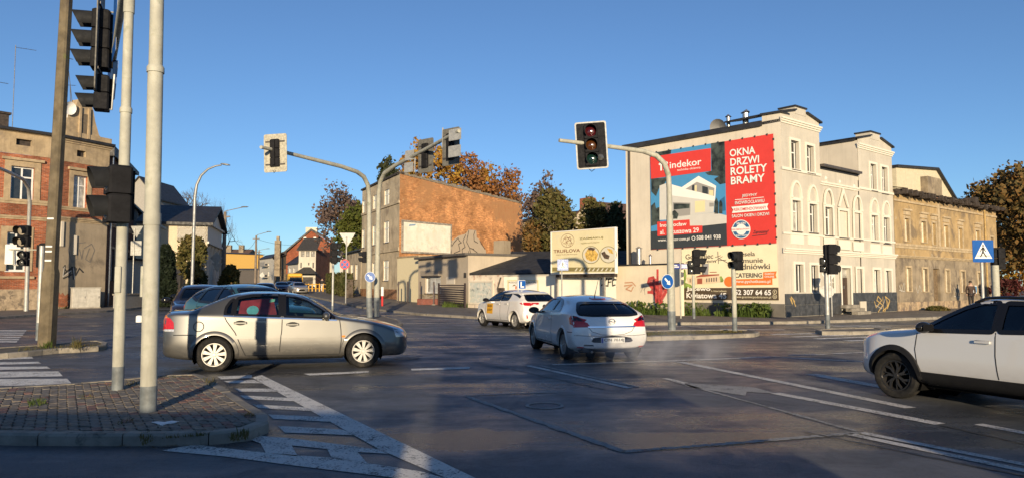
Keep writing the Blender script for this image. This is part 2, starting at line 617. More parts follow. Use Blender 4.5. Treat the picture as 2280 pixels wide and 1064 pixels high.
# tarred joints round an old patch
for a, c, w, m in (((1036, 880), (1389, 1004), .10, M_line3), ((1389, 1004), (1600, 988), .09, M_line3), ((1600, 988), (1912, 962), .09, M_line3), ((1036, 880), (1240, 872), .07, M_line3),
    ((1500, 848), (1905, 958), .07, M_line3)):
 gline(a, c, w, m, wob=.008, n=40)
M_tar = mat('tar joint', (.012, .012, .013), .5, var=.2, kind='World')
for a, c in (((1105, 813), (1345, 866)), ((2094, 945), (2300, 992)), ((1790, 960), (2300, 1062))):
 gline(a, c, .05, M_tar, wob=.01, n=20)
# crossing stripes on the left
for (y0, y1, x) in ((290, 306, 165), (314, 331, 208), (345, 362, 255), (374, 393, 312), (404, 440, 388), (449, 491, 447)):
 mark([(-60, 680 + y0 / 2.77 + 1), (x * .93 / 2.77, 680 + y0 / 2.77), (x / 2.77, 680 + (y1 - 6) / 2.77), (-60, 680 + y1 / 2.77 + 2)])
for (y0, y1, x) in ((150, 158, 165), (164, 171, 155), (176, 184, 145), (190, 198, 132), (203, 212, 120), (216, 226, 108)):
 mark([(-60, 680 + y0 / 2.77), (x / 2.77, 680 + y0 / 2.77), ((x - 6) / 2.77, 680 + y1 / 2.77), (-60, 680 + y1 / 2.77)], M_line2)
# drain cover
_b = MB(); _p = GG(1213, 902, .007)
_b.lathe([(.26, 0), (.21, 0)], 24, Matrix.Translation((_p[0], _p[1], .008)))
_b.build('manhole_ring', M_line3, road)
_b = MB(); _p = GG(905, 797, .007)
_b.lathe([(.001, .002), (.30, .002)], 20, Matrix.Translation((_p[0], _p[1], .006)))
_b.build('manhole_cover', mat('manhole iron', (.03, .028, .026), .6, .5, kind='World'), road)
def inset(pts, w):
 n = len(pts); out = []
 A = sum(pts[i][0] * pts[(i + 1) % n][1] - pts[(i + 1) % n][0] * pts[i][1] for i in range(n))
 s = 1 if A > 0 else -1
 for i in range(n):
  p0, p, p1 = Vector(pts[i - 1]), Vector(pts[i]), Vector(pts[(i + 1) % n])
  d0, d1 = (p - p0).normalized(), (p1 - p).normalized()
  n0, n1 = Vector((-d0.y, d0.x)) * s, Vector((-d1.y, d1.x)) * s
  m = (n0 + n1)
  m = m / max(.35, m.length_squared / 2)
  out.append(tuple(p + m * w))
 return out
def kerb(parent, line, w, h, L, left=True, closed=False, jit=.006):
 """kerb stones one by one along a line; the stone lies on the left of it"""
 pts = [Vector(p) for p in line]
 if closed: pts.append(pts[0])
 seg = []
 acc = 0
 for i in range(len(pts) - 1):
  l = (pts[i + 1] - pts[i]).length
  seg.append((acc, acc + l, pts[i], pts[i + 1])); acc += l
 def pos(s):
  for (a, b, p, q) in seg:
   if s <= b + 1e-9:
    t = (s - a) / (b - a)
    return p.lerp(q, t)
  return seg[-1][3]
 def off(s):
  d = (pos(min(acc, s + .08)) - pos(max(0, s - .08))).normalized()
  return Vector((-d.y, d.x)) * (w if left else -w)
 n = max(1, round(acc / L))
 for k in range(n):
  s0, s1 = k * acc / n + .006, (k + 1) * acc / n - .006
  hh = h + random.uniform(-jit, jit)
  cs = [s0, s0 + (s1 - s0) / 2, s1]
  outer = [pos(s) for s in cs]; inn = [pos(s) + off(s) for s in cs]
  ch = [pos(s) + off(s) * .14 for s in cs]
  b = MB()
  vs = []
  for i in range(3):
   g = gz(outer[i].x, outer[i].y)
   vs += [(*outer[i], g - .05), (*outer[i], g + hh - .025), (*ch[i], g + hh), (*inn[i], g + hh), (*inn[i], g - .05)]
  fs = []
  for i in range(2):
   for j in range(4):
    q = (i * 5 + j, i * 5 + j + 1, i * 5 + 5 + j + 1, i * 5 + 5 + j)
    fs.append(q if left else tuple(reversed(q)))
  fs += [(0, 1, 2, 3, 4) if not left else (4, 3, 2, 1, 0), (10, 11, 12, 13, 14) if left else (14, 13, 12, 11, 10)]
  b.add(vs, fs)
  b.build('kerb_stone', M_kerb, parent)
# pavements with kerbs
def G12(px, py): return GG(px, py, .12)
kerbR = [G12(*p) for p in [(652, 648), (690, 658), (798, 681), (938, 697), (1060, 704), (1200, 709), (1405, 717), (1600, 716), (1780, 714), (1990, 708), (2200, 700), (2420, 694)]]
paveR = sheet('pavement', kerbR + [(60, 60), (30, 60), (10, 46), (-6, 64), (-26, 110), (-34, 110)], .105, M_side, 2.0, kind='structure')
kerb(paveR, kerbR, .15, .12, 1.5)
kerbL = [G12(*p) for p in [(-260, 722), (0, 704), (110, 697), (235, 690), (300, 684), (360, 676)]]
kerbL += [(kerbL[-1][0] - 25, kerbL[-1][1] + 62)]
paveL = sheet('pavement', kerbL + [(-80, 110), (-80, 30)], .105, M_side, 2.5, kind='structure')
kerb(paveL, kerbL, .15, .12, 1.5)
# ------------------------------------------------------------------ traffic islands
def island(pxs, h, L=1.0, top=None, kw=.13):
 pts = [GG(x, y, h) for x, y in pxs]
 A = sum(pts[i][0] * pts[(i + 1) % len(pts)][1] - pts[(i + 1) % len(pts)][0] * pts[i][1] for i in range(len(pts)))
 if A < 0: pts.reverse()
 inn = inset(pts, kw - .01)
 o = sheet('traffic_island', inn, h - .02, top or M_side, .5, kind='structure')
 kerb(o, pts, kw, h, L, True, True)
 return o, pts, inn
near_px = [(-90, 868), (0, 860), (160, 851), (250, 844), (360, 833), (440, 830), (462, 836), (480, 848), (520, 873), (560, 898), (592, 916), (604, 927), (598, 938), (575, 949), (540, 957), (490, 962), (400, 964), (250, 964), (100, 964), (0, 962), (-90, 960)]
M_bed = mat('paver bedding', (.05, .045, .035), .95, var=.4, scale=8, kind='World')
near_island, near_pts, near_in = island(near_px, .125, .85, M_bed, .14)
# interlocking pavers: rows run with the road, every stone is a stone
pv = [mat('grey paver', (.17, .15, .125), .9, var=.3, scale=14, bump=.35, bscale=60, kind='World', patch=[((.07, .065, .05), .5, .75, 3)]),
 mat('tan paver', (.20, .165, .125), .9, var=.3, scale=14, bump=.35, bscale=60, kind='World', patch=[((.08, .07, .055), .5, .75, 3)]),
 mat('red paver', (.20, .11, .085), .9, var=.3, scale=14, bump=.35, bscale=60, kind='World', patch=[((.08, .065, .055), .5, .75, 3)])]
def paver_mesh(m):
 l, w, z = .098, .0475, .010
 top = [(-l, -w), (-l * .5, -w - z), (0, -w), (l * .5, -w + z), (l, -w), (l, w), (l * .5, w + z), (0, w), (-l * .5, w - z), (-l, w)]
 top = [(-l, -w), (-l * .55, -w - z), (-l * .45, -w - z), (l * .45, -w + z), (l * .55, -w + z), (l, -w), (l, w), (l * .55, w + z), (l * .45, w + z), (-l * .45, w - z), (-l * .55, w - z), (-l, w)]
 n = len(top)
 tin = [(x * .955, y * .90) for x, y in top]
 b = MB()
 b.add([(*p, -.05) for p in top] + [(*p, -.006) for p in top] + [(*p, 0) for p in tin],
  [(i, (i + 1) % n, n + (i + 1) % n, n + i) for i in range(n)] + [(n + i, n + (i + 1) % n, 2 * n + (i + 1) % n, 2 * n + i) for i in range(n)] + [tuple(range(2 * n, 3 * n))])
 return b.mesh('paver', m)
pmesh = [paver_mesh(m) for m in pv]
ang = math.atan2(.85, -.53)
rows = []
din = np.array(inset(near_pts, .17))
ca, sa = math.cos(ang), math.sin(ang)
for i in range(-90, 90):
 for j in range(-90, 90):
  u, w = i * .202 + (.101 if j % 2 else 0), j * .100
  x, y = -5.6 + u * ca - w * sa, 10.2 + u * sa + w * ca
  if inpoly([tuple(p) for p in din], np.array([x]), np.array([y]))[0] and x > -y * .76:
   rows.append((x, y, j))
rows.sort(key=lambda p: p[0] ** 2 + p[1] ** 2)
rest = [MB(), MB(), MB()]
for k, (x, y, j) in enumerate(rows):
 c = random.choices([0, 1, 2], [5, 4, 2.0 if (j // 4) % 3 == 0 else .6])[0]
 M = Matrix.Translation((x, y, .118 + random.uniform(-.004, .004))) @ Matrix.Rotation(ang + random.uniform(-.02, .02), 4, 'Z') @ Matrix.Rotation(random.uniform(-.02, .02), 4, 'X')
 if k < 300:
  inst('paver', pmesh[c], near_island, M)
 else:
  me = pmesh[c]
  rest[c].add([v.co for v in me.vertices], [tuple(p.vertices) for p in me.polygons], M)
for c in range(3):
 if rest[c].v:
  o = rest[c].build('paver_field', pv[c], near_island)
  o['kind'] = 'stuff'
# white paint splash on the pavers
_b = MB()
_sp = [GG(*z4(u, v), .128) for u, v in [(935, 716), (970, 712), (1010, 716), (1060, 708), (1105, 712), (1070, 722), (1020, 728), (1000, 736), (965, 724)]]
_b.prism([(x, y) for x, y in _sp], .122, .129)
_b.build('paint_splash', mat('spilled white paint', (.7, .7, .68), .6, var=.1, kind='World'), near_island)
pole_island, _, _ = island([(-90, 778), (0, 772), (60, 768), (130, 764), (200, 757), (226, 757), (240, 761), (237, 767), (215, 771), (120, 775), (60, 782), (0, 787), (-90, 791)], .12, .9,
 mat('leaf-littered island top', (.11, .09, .065), .95, var=.4, scale=5, kind='World', patch=[((.05, .06, .025), .5, .7, 3)]))
mast_island, _, _ = island([(690, 702), (780, 699), (850, 701), (890, 711), (897, 718), (880, 722), (800, 722), (690, 716)], .12, 1.0)
right_island, _, _ = island([(1404, 741), (1420, 736), (1500, 734), (1600, 733), (1670, 733), (1692, 737), (1686, 741), (1640, 743), (1560, 746), (1440, 749), (1410, 747)], .12, 1.0,
 mat('mossy island top', (.10, .085, .06), .95, var=.4, scale=3, kind='World', patch=[((.05, .055, .025), .5, .7, 2)]))
far_island, _, _ = island([(1815, 733), (1850, 730), (1950, 729), (1972, 731), (1965, 735), (1900, 737), (1830, 737)], .12, 1.0)
# ================================================================== BUILDINGS
class Fac:
 """a facade: local x runs left to right as seen from outside, z is up, -y faces out"""
 def __init__(self, root, A, B, zb=0.0):
  self.root = root
  self.A, self.B = Vector((A[0], A[1])), Vector((B[0], B[1]))
  d = (self.B - self.A)
  self.L = d.length
  self.d = d.normalized()
  self.n = Vector((self.d.y, -self.d.x))
  self.zb = zb
  self.M = Matrix(((self.d.x, -self.n.x, 0, A[0]), (self.d.y, -self.n.y, 0, A[1]), (0, 0, 1, zb), (0, 0, 0, 1)))
  self.Ml = Matrix.Translation(-root.location) @ self.M if root is not None else self.M
 def px(self, px, py, off=0.0):
  a, b = ray(px, py)
  den = a * self.n.x + self.n.y
  Y = (self.A.dot(self.n) + off) / den
  p = Vector((a * Y, Y))
  return ((p - self.A).dot(self.d), EYE + b * Y - self.zb)
 def rect(self, x0, y0, x1, y1):
  """rectangle from left edge x0, right edge x1, top and bottom read at mid width"""
  xm = (x0 + x1) / 2
  s0, s1 = self.px(x0, y0)[0], self.px(x1, y0)[0]
  return (s0, self.px(xm, y1)[1], s1, self.px(xm, y0)[1])
 def build(self, b, name, m, parent=None, smooth=None):
  if parent is None:
   return b.build(name, m, self.root, self.Ml, smooth)
  return b.build(name, m, parent, None, smooth)
def wall(f, name, m, s0, s1, z0, z1, holes=(), depth=.16, top=None, parent=None, y=0.0, back=True):
 """a wall with real openings; top is an optional list of (s,z) above z1 from left to right"""
 b = MB()
 S = sorted(set([round(s0, 4), round(s1, 4)] + [round(v, 4) for h in holes for v in (h[0], h[2]) if s0 < v < s1]))
 Z = sorted(set([round(z0, 4), round(z1, 4)] + [round(v, 4) for h in holes for v in (h[1], h[3]) if z0 < v < z1]))
 for i in range(len(S) - 1):
  for j in range(len(Z) - 1):
   cs, cz = (S[i] + S[i + 1]) / 2, (Z[j] + Z[j + 1]) / 2
   if any(h[0] < cs < h[2] and h[1] < cz < h[3] for h in holes): continue
   b.add([(S[i], y, Z[j]), (S[i + 1], y, Z[j]), (S[i + 1], y, Z[j + 1]), (S[i], y, Z[j + 1])], [(0, 1, 2, 3)])
 for (a, c, d, e) in [h[:4] for h in holes]:
  b.add([(a, y, c), (d, y, c), (d, y, e), (a, y, e), (a, y + depth, c), (d, y + depth, c), (d, y + depth, e), (a, y + depth, e)],
   [(0, 4, 5, 1), (1, 5, 6, 2), (2, 6, 7, 3), (3, 7, 4, 0)])
 if top:
  b.add([(s0, y, z1)] + [(s1, y, z1)] + [(p[0], y, p[1]) for p in reversed(top)], [tuple(range(len(top) + 2))])
 return f.build(b, name, m, parent)
def bars(b, r, y0, y1, w, cols=(.5,), rows=(.68,), sash=.0):
 s0, z0, s1, z1 = r
 b.box(s0, y0, z0, s0 + w, y1, z1); b.box(s1 - w, y0, z0, s1, y1, z1)
 b.box(s0 + w, y0, z1 - w, s1 - w, y1, z1); b.box(s0 + w, y0, z0, s1 - w, y1, z0 + w)
 zc = z1 - w
 for c in rows:
  z = z0 + (z1 - z0) * c
  b.box(s0 + w, y0 + .004, z - w * .5, s1 - w, y1, z + w * .5)
 for c in cols:
  s = s0 + (s1 - s0) * c
  b.box(s - w * .5, y0 + .002, z0 + w, s + w * .5, y1, z1 - w)
def window(f, r, frame, pane, parent=None, recess=.11, w=.055, cols=(.5,), rows=(.7,), sill=None, surround=None, sw=.10, sp=.03, sill_out=.07):
 b = MB()
 bars(b, r, recess, recess + .05, w, cols, rows)
 o = f.build(b, 'window', frame, parent)
 p = MB(); s0, z0, s1, z1 = r
 p.add([(s0, recess + .035, z0), (s1, recess + .035, z0), (s1, recess + .035, z1), (s0, recess + .035, z1)], [(0, 1, 2, 3)])
 p.build('pane', pane, o)
 if sill is not None:
  q = MB(); q.box(s0 - .05, -sill_out, z0 - .045, s1 + .05, recess, z0 - .003)
  q.build('sill', sill, o)
 if surround is not None:
  q = MB()
  q.box(s0 - sw, -sp, z0, s0 - .002, -.002, z1 + sw); q.box(s1 + .002, -sp, z0, s1 + sw, -.002, z1 + sw)
  q.box(s0 - .002, -sp, z1 + .002, s1 + .002, -.002, z1 + sw)
  q.build('surround', surround, o)
 return o
def band(f, name, m, s0, s1, z0, z1, out=.05, parent=None, steps=1):
 b = MB()
 if steps == 1:
  b.box(s0, -out, z0, s1, -.001, z1)
 else:
  h = (z1 - z0) / steps
  for k in range(steps):
   b.box(s0 - .002 * k, -out * (k + 1) / steps, z0 + k * h, s1 + .002 * k, -.001, z0 + (k + 1) * h - (.0 if k == steps - 1 else .002))
 return f.build(b, name, m, parent)
def slab(f, name, m, pts, y0, y1, parent=None):
 """pts (s,z) in the facade plane extruded from y0 (out) to y1"""
 b = MB(); b.yprism(pts, y0, y1)
 return f.build(b, name, m, parent)
def stroke(f, name, m, lines, w=.05, y=-.012, parent=None, px=True):
 """paint strokes on a wall"""
 b = MB()
 for ln in lines:
  pts = [Vector(f.px(*p)) if px else Vector(p) for p in ln]
  for i in range(len(pts) - 1):
   p, q = pts[i], pts[i + 1]
   d = (q - p)
   if d.length < 1e-6: continue
   d.normalize(); n = Vector((-d.y, d.x)) * w / 2
   p2, q2 = p - d * w * .3, q + d * w * .3
   yy = y - .0006 * (i % 3)
   b.add([(p2.x + n.x, yy, p2.y + n.y), (p2.x - n.x, yy, p2.y - n.y), (q2.x - n.x, yy, q2.y - n.y), (q2.x + n.x, yy, q2.y + n.y)], [(0, 1, 2, 3)])
 return f.build(b, name, m, parent)
def decal(f, name, m, pxs, y=-.012, parent=None, conv=None):
 pts = [f.px(*(conv(*p) if conv else p)) for p in pxs]
 b = MB()
 v = [Vector((p[0], y, p[1])) for p in pts]
 t = tessellate_polygon([v])
 fs = []
 for tri in t:
  n = (v[tri[1]] - v[tri[0]]).cross(v[tri[2]] - v[tri[0]])
  fs.append(tuple(tri) if n.y < 0 else tuple(reversed(tri)))
 b.add(v, fs)
 return f.build(b, name, m, parent)
def ptext(f, s, ll, tr, m, y=-.016, parent=None, conv=None, bold=.0, shear=0.0):
 if conv: ll, tr = conv(*ll), conv(*tr)
 s0, z0 = f.px(*ll); s1, z1 = f.px(*tr)
 if parent is None:
  return lettering(s, s0, z0, s1, z1, y, m, f.root, f.Ml, bold, shear)
 return lettering(s, s0, z0, s1, z1, y, m, parent, None, bold, shear)
def ell(cx, cy, rx, ry=None, n=24):
 ry = ry or rx
 return [(cx + rx * math.cos(2 * math.pi * i / n), cy + ry * math.sin(2 * math.pi * i / n)) for i in range(n)]
def hull_roof(root, name, m, pts3, th=.12):
 """a roof sheet through world points, with thickness"""
 b = MB()
 v = [Vector(p) - root.location for p in pts3]
 n = len(v)
 b.add([p for p in v] + [p - Vector((0, 0, th)) for p in v], [tuple(range(n)), tuple(reversed(range(n, 2 * n)))] + [(i, n + i, n + (i + 1) % n, (i + 1) % n) for i in range(n)])
 return b.build(name, m, root)
def back_box(root, name, m, P, z0, z1, skip=()):
 """plain outer walls through plan points P (counter-clockwise); skip lists wall indexes that are built in detail"""
 b = MB()
 n = len(P)
 for i in range(n):
  if i in skip: continue
  a, c = P[i], P[(i + 1) % n]
  b.add([(a[0] - root.location.x, a[1] - root.location.y, z0 - root.location.z), (c[0] - root.location.x, c[1] - root.location.y, z0 - root.location.z),
   (c[0] - root.location.x, c[1] - root.location.y, z1 - root.location.z), (a[0] - root.location.x, a[1] - root.location.y, z1 - root.location.z)], [(0, 1, 2, 3)])
 return b.build(name, m, root)
def graymat(name, v, **k): return mat(name, (v, v, v), **k)
M_white = mat('white facade paint', (.50, .465, .395), .8, var=.09, scale=.7, bump=.08, bscale=60, streak=.28)
M_cream = mat('cream facade paint', (.58, .525, .435), .85, var=.08, scale=.6, bump=.08, bscale=60, streak=.28)
M_frame = mat('white window frame', (.72, .72, .70), .5, var=.06)
M_pane = mat('dark window pane', (.022, .024, .026), .06, var=.5, scale=2.5, spec=.8)
M_curt = mat('pane with net curtain', (.36, .35, .32), .12, var=.45, scale=3.5, spec=.8, streak=.6)
M_blind = mat('sunlit window blind', (.66, .62, .50), .35, var=.08, scale=2)
M_roofd = mat('dark roof sheet', (.022, .022, .025), .6, var=.3, scale=2)
M_sill = mat('dark sill metal', (.07, .06, .055), .5, var=.2)
M_zinc = mat('zinc pipe', (.42, .42, .42), .35, .8, var=.2, scale=12)
M_tile = mat('anthracite plinth tile', (.052, .054, .058), .45, var=.3, scale=3, patch=[((.085, .085, .09), .5, .7, 6)])
# ------------------------------------------------------------------ white corner tenement with the banners
def z5(u, v): return (1700 + u / 4.094, 220 + v / 4.094)
def z6(u, v): return (1700 + u / 3.8, 460 + v / 3.8)
def zp(u, v): return (1420 + u / 3.8, 280 + v / 3.8)
def zb_(u, v): return (1440 + u / 5.068, 530 + v / 5.068)
wc = Vector((12.75, 33.7, 0))
white_house = empty('corner_tenement', wc, label='white three-storey corner tenement with two gabled towers and banners on its side', cat='building')
fdir = Vector((9.2, 7.6)).normalized()
gdir = Vector((-fdir.y, fdir.x)) * .97 + Vector((-.2, 0)); gdir.normalize()
def line_hit(A, d, px):
 a, _ = ray(px, 640)
 t = (a * A[1] - A[0]) / (d[0] - a * d[1])
 return Vector((A[0] + d[0] * t, A[1] + d[1] * t))
A2 = Vector((wc.x, wc.y))
Bf = line_hit(A2, fdir, 1995)
Lg = line_hit(A2, gdir, 1396)
FF = Fac(white_house, A2, Bf)            # street facade
FG = Fac(white_house, Lg, A2)            # banner gable
def fs(px): return FF.px(px, 600)[0]
holes = []
def H(x0, y0, x1, y1):
 r = FF.rect(x0, y0, x1, y1); holes.append(r); return r
t1 = [H(1760, 314, 1778, 378), H(1795, 325, 1811, 386)]
t2 = [H(1937, 366, 1950, 425), H(1962, 373, 1975, 431)]
ff = [H(1763, 447, 1782, 515), H(1801, 455, 1818, 518), H(1836, 462, 1853, 524), H(1868, 470, 1887, 529), H(1901, 475, 1917, 533), H(1939, 480, 1954, 538), H(1966, 485, 1980, 542)]
gf = [H(1770, 588, 1788, 650), H(1805, 590, 1821, 651), H(1840, 592, 1855, 652), H(1907, 598, 1921, 653), H(1945, 600, 1959, 655), H(1971, 602, 1984, 656)]
door = H(1873, 596, 1893, 685)
sE1, sE2 = FF.px(1832, 600)[0], FF.px(1918, 600)[0]
zt1, zt2 = FF.px(1736, 250)[1], FF.px(1925, 313)[1]
zm = FF.px(1875, 382)[1]
zp_ = FF.px(1750, 653)[1]
LF = FF.L
ap1 = (sE1 * .5, FF.px(1784, 251)[1] + .1); ap2 = ((sE2 + LF) / 2, FF.px(1957, 309)[1] + .1); ch1, ch2 = FF.px(1779, 241)[1], FF.px(1955, 300)[1]
wall(FF, 'wall', M_white, 0, sE1, 0, zt1 - .3, [h for h in holes if h[2] < sE1], top=[(0, zt1), (sE1 * .36, ap1[1] - .08), (sE1 * .64, ap1[1] - .08), (sE1, zt1)])
wall(FF, 'wall', M_white, sE1, sE2, 0, zm, [h for h in holes if h[0] > sE1 and h[2] < sE2 and h is not door] + [door], y=.05)
wall(FF, 'wall', M_white, sE2, LF, 0, zt2 - .3, [h for h in holes if h[0] > sE2], top=[(sE2, zt2), (sE2 + (LF - sE2) * .36, ap2[1] - .08), (sE2 + (LF - sE2) * .64, ap2[1] - .08), (LF, zt2)])
M_wtrim = mat('white stucco trim', (.68, .64, .55), .75, var=.03)
for k, r in enumerate(t1 + t2):
 window(FF, r, M_frame, M_pane, cols=(), rows=(.62,), recess=.2, sill=M_sill, surround=M_wtrim, sw=.13, sp=.035)
for k, r in enumerate(ff):
 if k == 3:   # blind window, plastered shut
  b = MB(); b.box(r[0], .07, r[1], r[2], .12, r[3]); o = FF.build(b, 'blind_window', M_cream)
  q = MB(); q.box(r[0] - .05, -.07, r[1] - .045, r[2] + .05, .1, r[1] - .003); q.build('sill', M_sill, o)
  q = MB(); q.box(r[0] - .13, -.045, r[1], r[0], 0, r[3] + .13); q.box(r[2], -.045, r[1], r[2] + .13, 0, r[3] + .13); q.box(r[0], -.045, r[3], r[2], 0, r[3] + .13)
  q.build('surround', M_wtrim, o)
 else:
  o = window(FF, r, M_frame, M_curt if k in (0, 4, 5) else M_pane, cols=(.5,) if k in (0, 4, 5, 6) else (), rows=(.66,), recess=.2, sill=M_sill, surround=M_wtrim, sw=.14, sp=.045)
 cx = (r[0] + r[2]) / 2; hw = (r[2] - r[0]) / 2 + .10; z0 = r[3] + .2
 b = MB()
 if k == 3:
  b.yprism([(cx - hw, z0), (cx, z0 + 1.0), (cx + hw, z0), (cx + hw - .13, z0), (cx, z0 + .75), (cx - hw + .13, z0)], -.07, 0)
 else:
  for i in range(12):
   a0, a1 = math.pi * i / 12, math.pi * (i + 1) / 12
   b.yprism([(cx + hw * math.cos(a0), z0 + .78 * math.sin(a0)), (cx + hw * math.cos(a1), z0 + .78 * math.sin(a1)),
     (cx + (hw - .10) * math.cos(a1), z0 + .66 * math.sin(a1)), (cx + (hw - .10) * math.cos(a0), z0 + .66 * math.sin(a0))], -.07, 0)
  b.yprism([(cx - hw - .03, z0 - .10), (cx - hw + .12, z0 - .10), (cx - hw + .12, z0 + .02), (cx - hw - .03, z0 + .02)], -.08, 0)
  b.yprism([(cx + hw - .12, z0 - .10), (cx + hw + .03, z0 - .10), (cx + hw + .03, z0 + .02), (cx + hw - .12, z0 + .02)], -.08, 0)
 b.build('arch_moulding', M_wtrim, o)
 b = MB(); b.box(r[0] - .18, -.03, r[1] - .62, r[2] + .18, 0, r[1] - .14)
 FF.build(b, 'parapet_panel', M_wtrim)
for k, r in enumerate(gf):
 window(FF, r, M_frame, M_curt if k in (2, 4) else M_pane, cols=(), rows=(), recess=.22, surround=M_wtrim, sw=.13, sp=.035)
b = MB(); b.box(door[0], .18, door[1], door[2], .24, door[3] - .5); b.box(door[0] + .1, .165, door[1] + .2, (door[0] + door[2]) / 2 - .06, .19, door[3] - .7); b.box((door[0] + door[2]) / 2 + .06, .165, door[1] + .2, door[2] - .1, .19, door[3] - .7)
o = FF.build(b, 'door', mat('brown door', (.055, .035, .025), .5, var=.2))
b = MB(); b.box(door[0], .2, door[3] - .5, door[2], .23, door[3]); b.build('fanlight', M_curt, o)
b = MB(); b.box(door[0] + .5, .12, door[1] + 1.0, door[0] + .54, .165, door[1] + 1.15); b.build('handle', M_zinc, o)
b = MB()
b.box(door[0] - .14, -.04, .3, door[0], 0, door[3] + .14); b.box(door[2], -.04, .3, door[2] + .14, 0, door[3] + .14); b.box(door[0], -.04, door[3], door[2], 0, door[3] + .14)
FF.build(b, 'door_surround', M_wtrim)
for k in range(3):
 b = MB(); b.box(door[0] - .25 + .0 * k, -.9 + .3 * k, .1 + .16 * k, door[2] + .25, -.6 + .3 * k if k < 2 else .2, .26 + .16 * k - .002)
 FF.build(b, 'door_step', M_kerb)
# cornices and bands
zc0, zc1 = FF.px(1750, 563)[1], FF.px(1750, 551)[1]
for (a, c, y) in ((-.06, sE1 + .03, 0), (sE1 + .035, sE2 - .035, .05), (sE2 - .03, LF + .03, 0)):
 b = MB()
 for k in range(3):
  b.box(a, y - .05 - .06 * k, zc0 + k * (zc1 - zc0) / 3, c, y - .001, zc0 + (k + 1) * (zc1 - zc0) / 3 - .002)
 FF.build(b, 'cornice', M_wtrim)
zs = ff[0][1] - .10
for (a, c, y) in ((-.03, sE1 + .02, 0), (sE1 + .025, sE2 - .025, .05), (sE2 - .02, LF + .02, 0)):
 b = MB(); b.box(a, y - .05, zs - .08, c, y - .001, zs + .02); FF.build(b, 'string_course', M_wtrim)
for (a, c, px_, y0, y1) in ((-.03, sE1 + .02, 1745, 378, 372), (sE2 - .02, LF + .02, 1928, 424, 419)):
 z0, z1_ = FF.px(px_, y0)[1], FF.px(px_, y1)[1]
 b = MB(); b.box(a, -.06, z0, c, -.001, z1_); FF.build(b, 'string_course', M_wtrim)
for (a, c, z) in ((-.02, sE1 + .06, FF.px(1737, 272)[1]), (sE2 - .06, LF + .06, FF.px(1922, 333)[1])):
 b = MB()
 for k in range(3):
  b.box(a - .02 * k, -.04 - .05 * k, z + .09 * k, c + .02 * k, -.001, z + .09 * k + .088)
 FF.build(b, 'tower_cornice', M_wtrim)
z = FF.px(1838, 413)[1]
b = MB()
for k in range(2): b.box(sE1 + .03, .0 - .05 * k, z + .09 * k, sE2 - .03, .049, z + .09 * k + .088)
FF.build(b, 'cornice', M_wtrim)
# rosettes of the middle attic
for px_, py_ in ((1841, 397), (1872, 405), (1904, 415)):
 s, z = FF.px(px_, py_)
 b = MB(); b.lathe([(.001, .05), (.06, .045), (.10, .0)], 10, Matrix.Translation((s, .05, z)) @ Matrix.Rotation(math.pi / 2, 4, 'X')); b.box(s - .03, .02, z - .28, s + .03, .049, z - .12)
 FF.build(b, 'rosette', M_wtrim)
# raking copings and the little chimney blocks of the towers
DEP = 9.0
for (a, c, zt, ap, ch) in ((0, sE1, zt1, ap1, ch1), (sE2, LF, zt2, ap2, ch2)):
 w = c - a
 L_ = [(a - .12, zt - .02), (a + w * .36, ap[1] - .10), (a + w * .36, ap[1] - .02), (a - .12, zt + .07)]
 R_ = [(c + .12, zt - .02), (c + .12, zt + .07), (a + w * .64, ap[1] - .02), (a + w * .64, ap[1] - .10)]
 b = MB(); b.yprism(L_, -.14, 3.0); b.yprism(list(R_), -.14, 3.0)
 FF.build(b, 'coping', M_roofd)
 b = MB(); b.box(a + w * .36, -.02, ap[1] - .25, a + w * .64, .8, ch); FF.build(b, 'chimney_block', M_white)
 b = MB(); b.box(a + w * .36 - .06, -.08, ch, a + w * .64 + .06, .86, ch + .08); FF.build(b, 'coping', M_roofd)
# plinth of stone tiles
for (a, c, y) in ((0, door[0] - .15, 0), (door[2] + .15, LF, 0)):
 n = max(1, round((c - a) / .62))
 for i in range(n):
  for j in range(2):
   s0, s1 = a + (c - a) * i / n, a + (c - a) * (i + 1) / n
   z0, z1_ = .12 + (zp_ - .12) * j / 2, .12 + (zp_ - .12) * (j + 1) / 2
   b = MB(); q = random.uniform(0, .006); b.box(s0 + .006, -.045 - q, z0 + .006, s1 - .006, -.001, z1_ - .006)
   FF.build(b, 'tile', M_tile)
b = MB(); r = FF.rect(1912, 670, 1925, 692); b.box(r[0], -.10, r[1], r[2], -.05, r[3]); FF.build(b, 'meter_box', M_cream)
# body behind the facade
zg0 = FG.px(1398, 332)[1]; zg1 = FG.px(1722, 272)[1]
Bb = Bf + (Lg - A2);
back_box(white_house, 'wall', M_cream, [tuple(A2), tuple(Bf), tuple(Bb), tuple(Lg)], 0, zm - .6, skip=(0, 3))
# banner gable with its own openings-free wall
GL = FG.L
wall(FG, 'gable_wall', M_cream, 0, GL, 0, zg0 - .6, [], top=[(0, zg0), (GL - 3.0 * 0 - .9, zg1 - .12), (GL - .9, zt1 - .02), (GL, zt1 - .02)])
b = MB(); b.yprism([(-.15, zg0 - .02), (GL - .9, zg1 - .12), (GL - .9, zg1 + .13), (-.15, zg0 + .22)], -.16, 1.0); FG.build(b, 'roof_edge', M_roofd)
b = MB(); b.yprism([(GL - .95, zt1 - .02), (GL + .12, zt1 - .02), (GL + .12, zt1 + .07), (GL - .95, zt1 + .07)], -.13, 1.0); FG.build(b, 'coping', M_roofd)
b = MB(); b.box(.22, -.09, .0 + FG.px(1400, 590)[1], .31, -.01, zg0 - .1); FG.build(b, 'downpipe', mat('brown downpipe', (.10, .085, .075), .4, .3, var=.1))
b = MB(); zq = FG.px(1640, 674)[1]; b.box(0, -.05, 0, GL, -.001, zq); FG.build(b, 'plinth', mat('grey plinth render', (.135, .125, .11), .9, var=.12, scale=2, streak=.2))
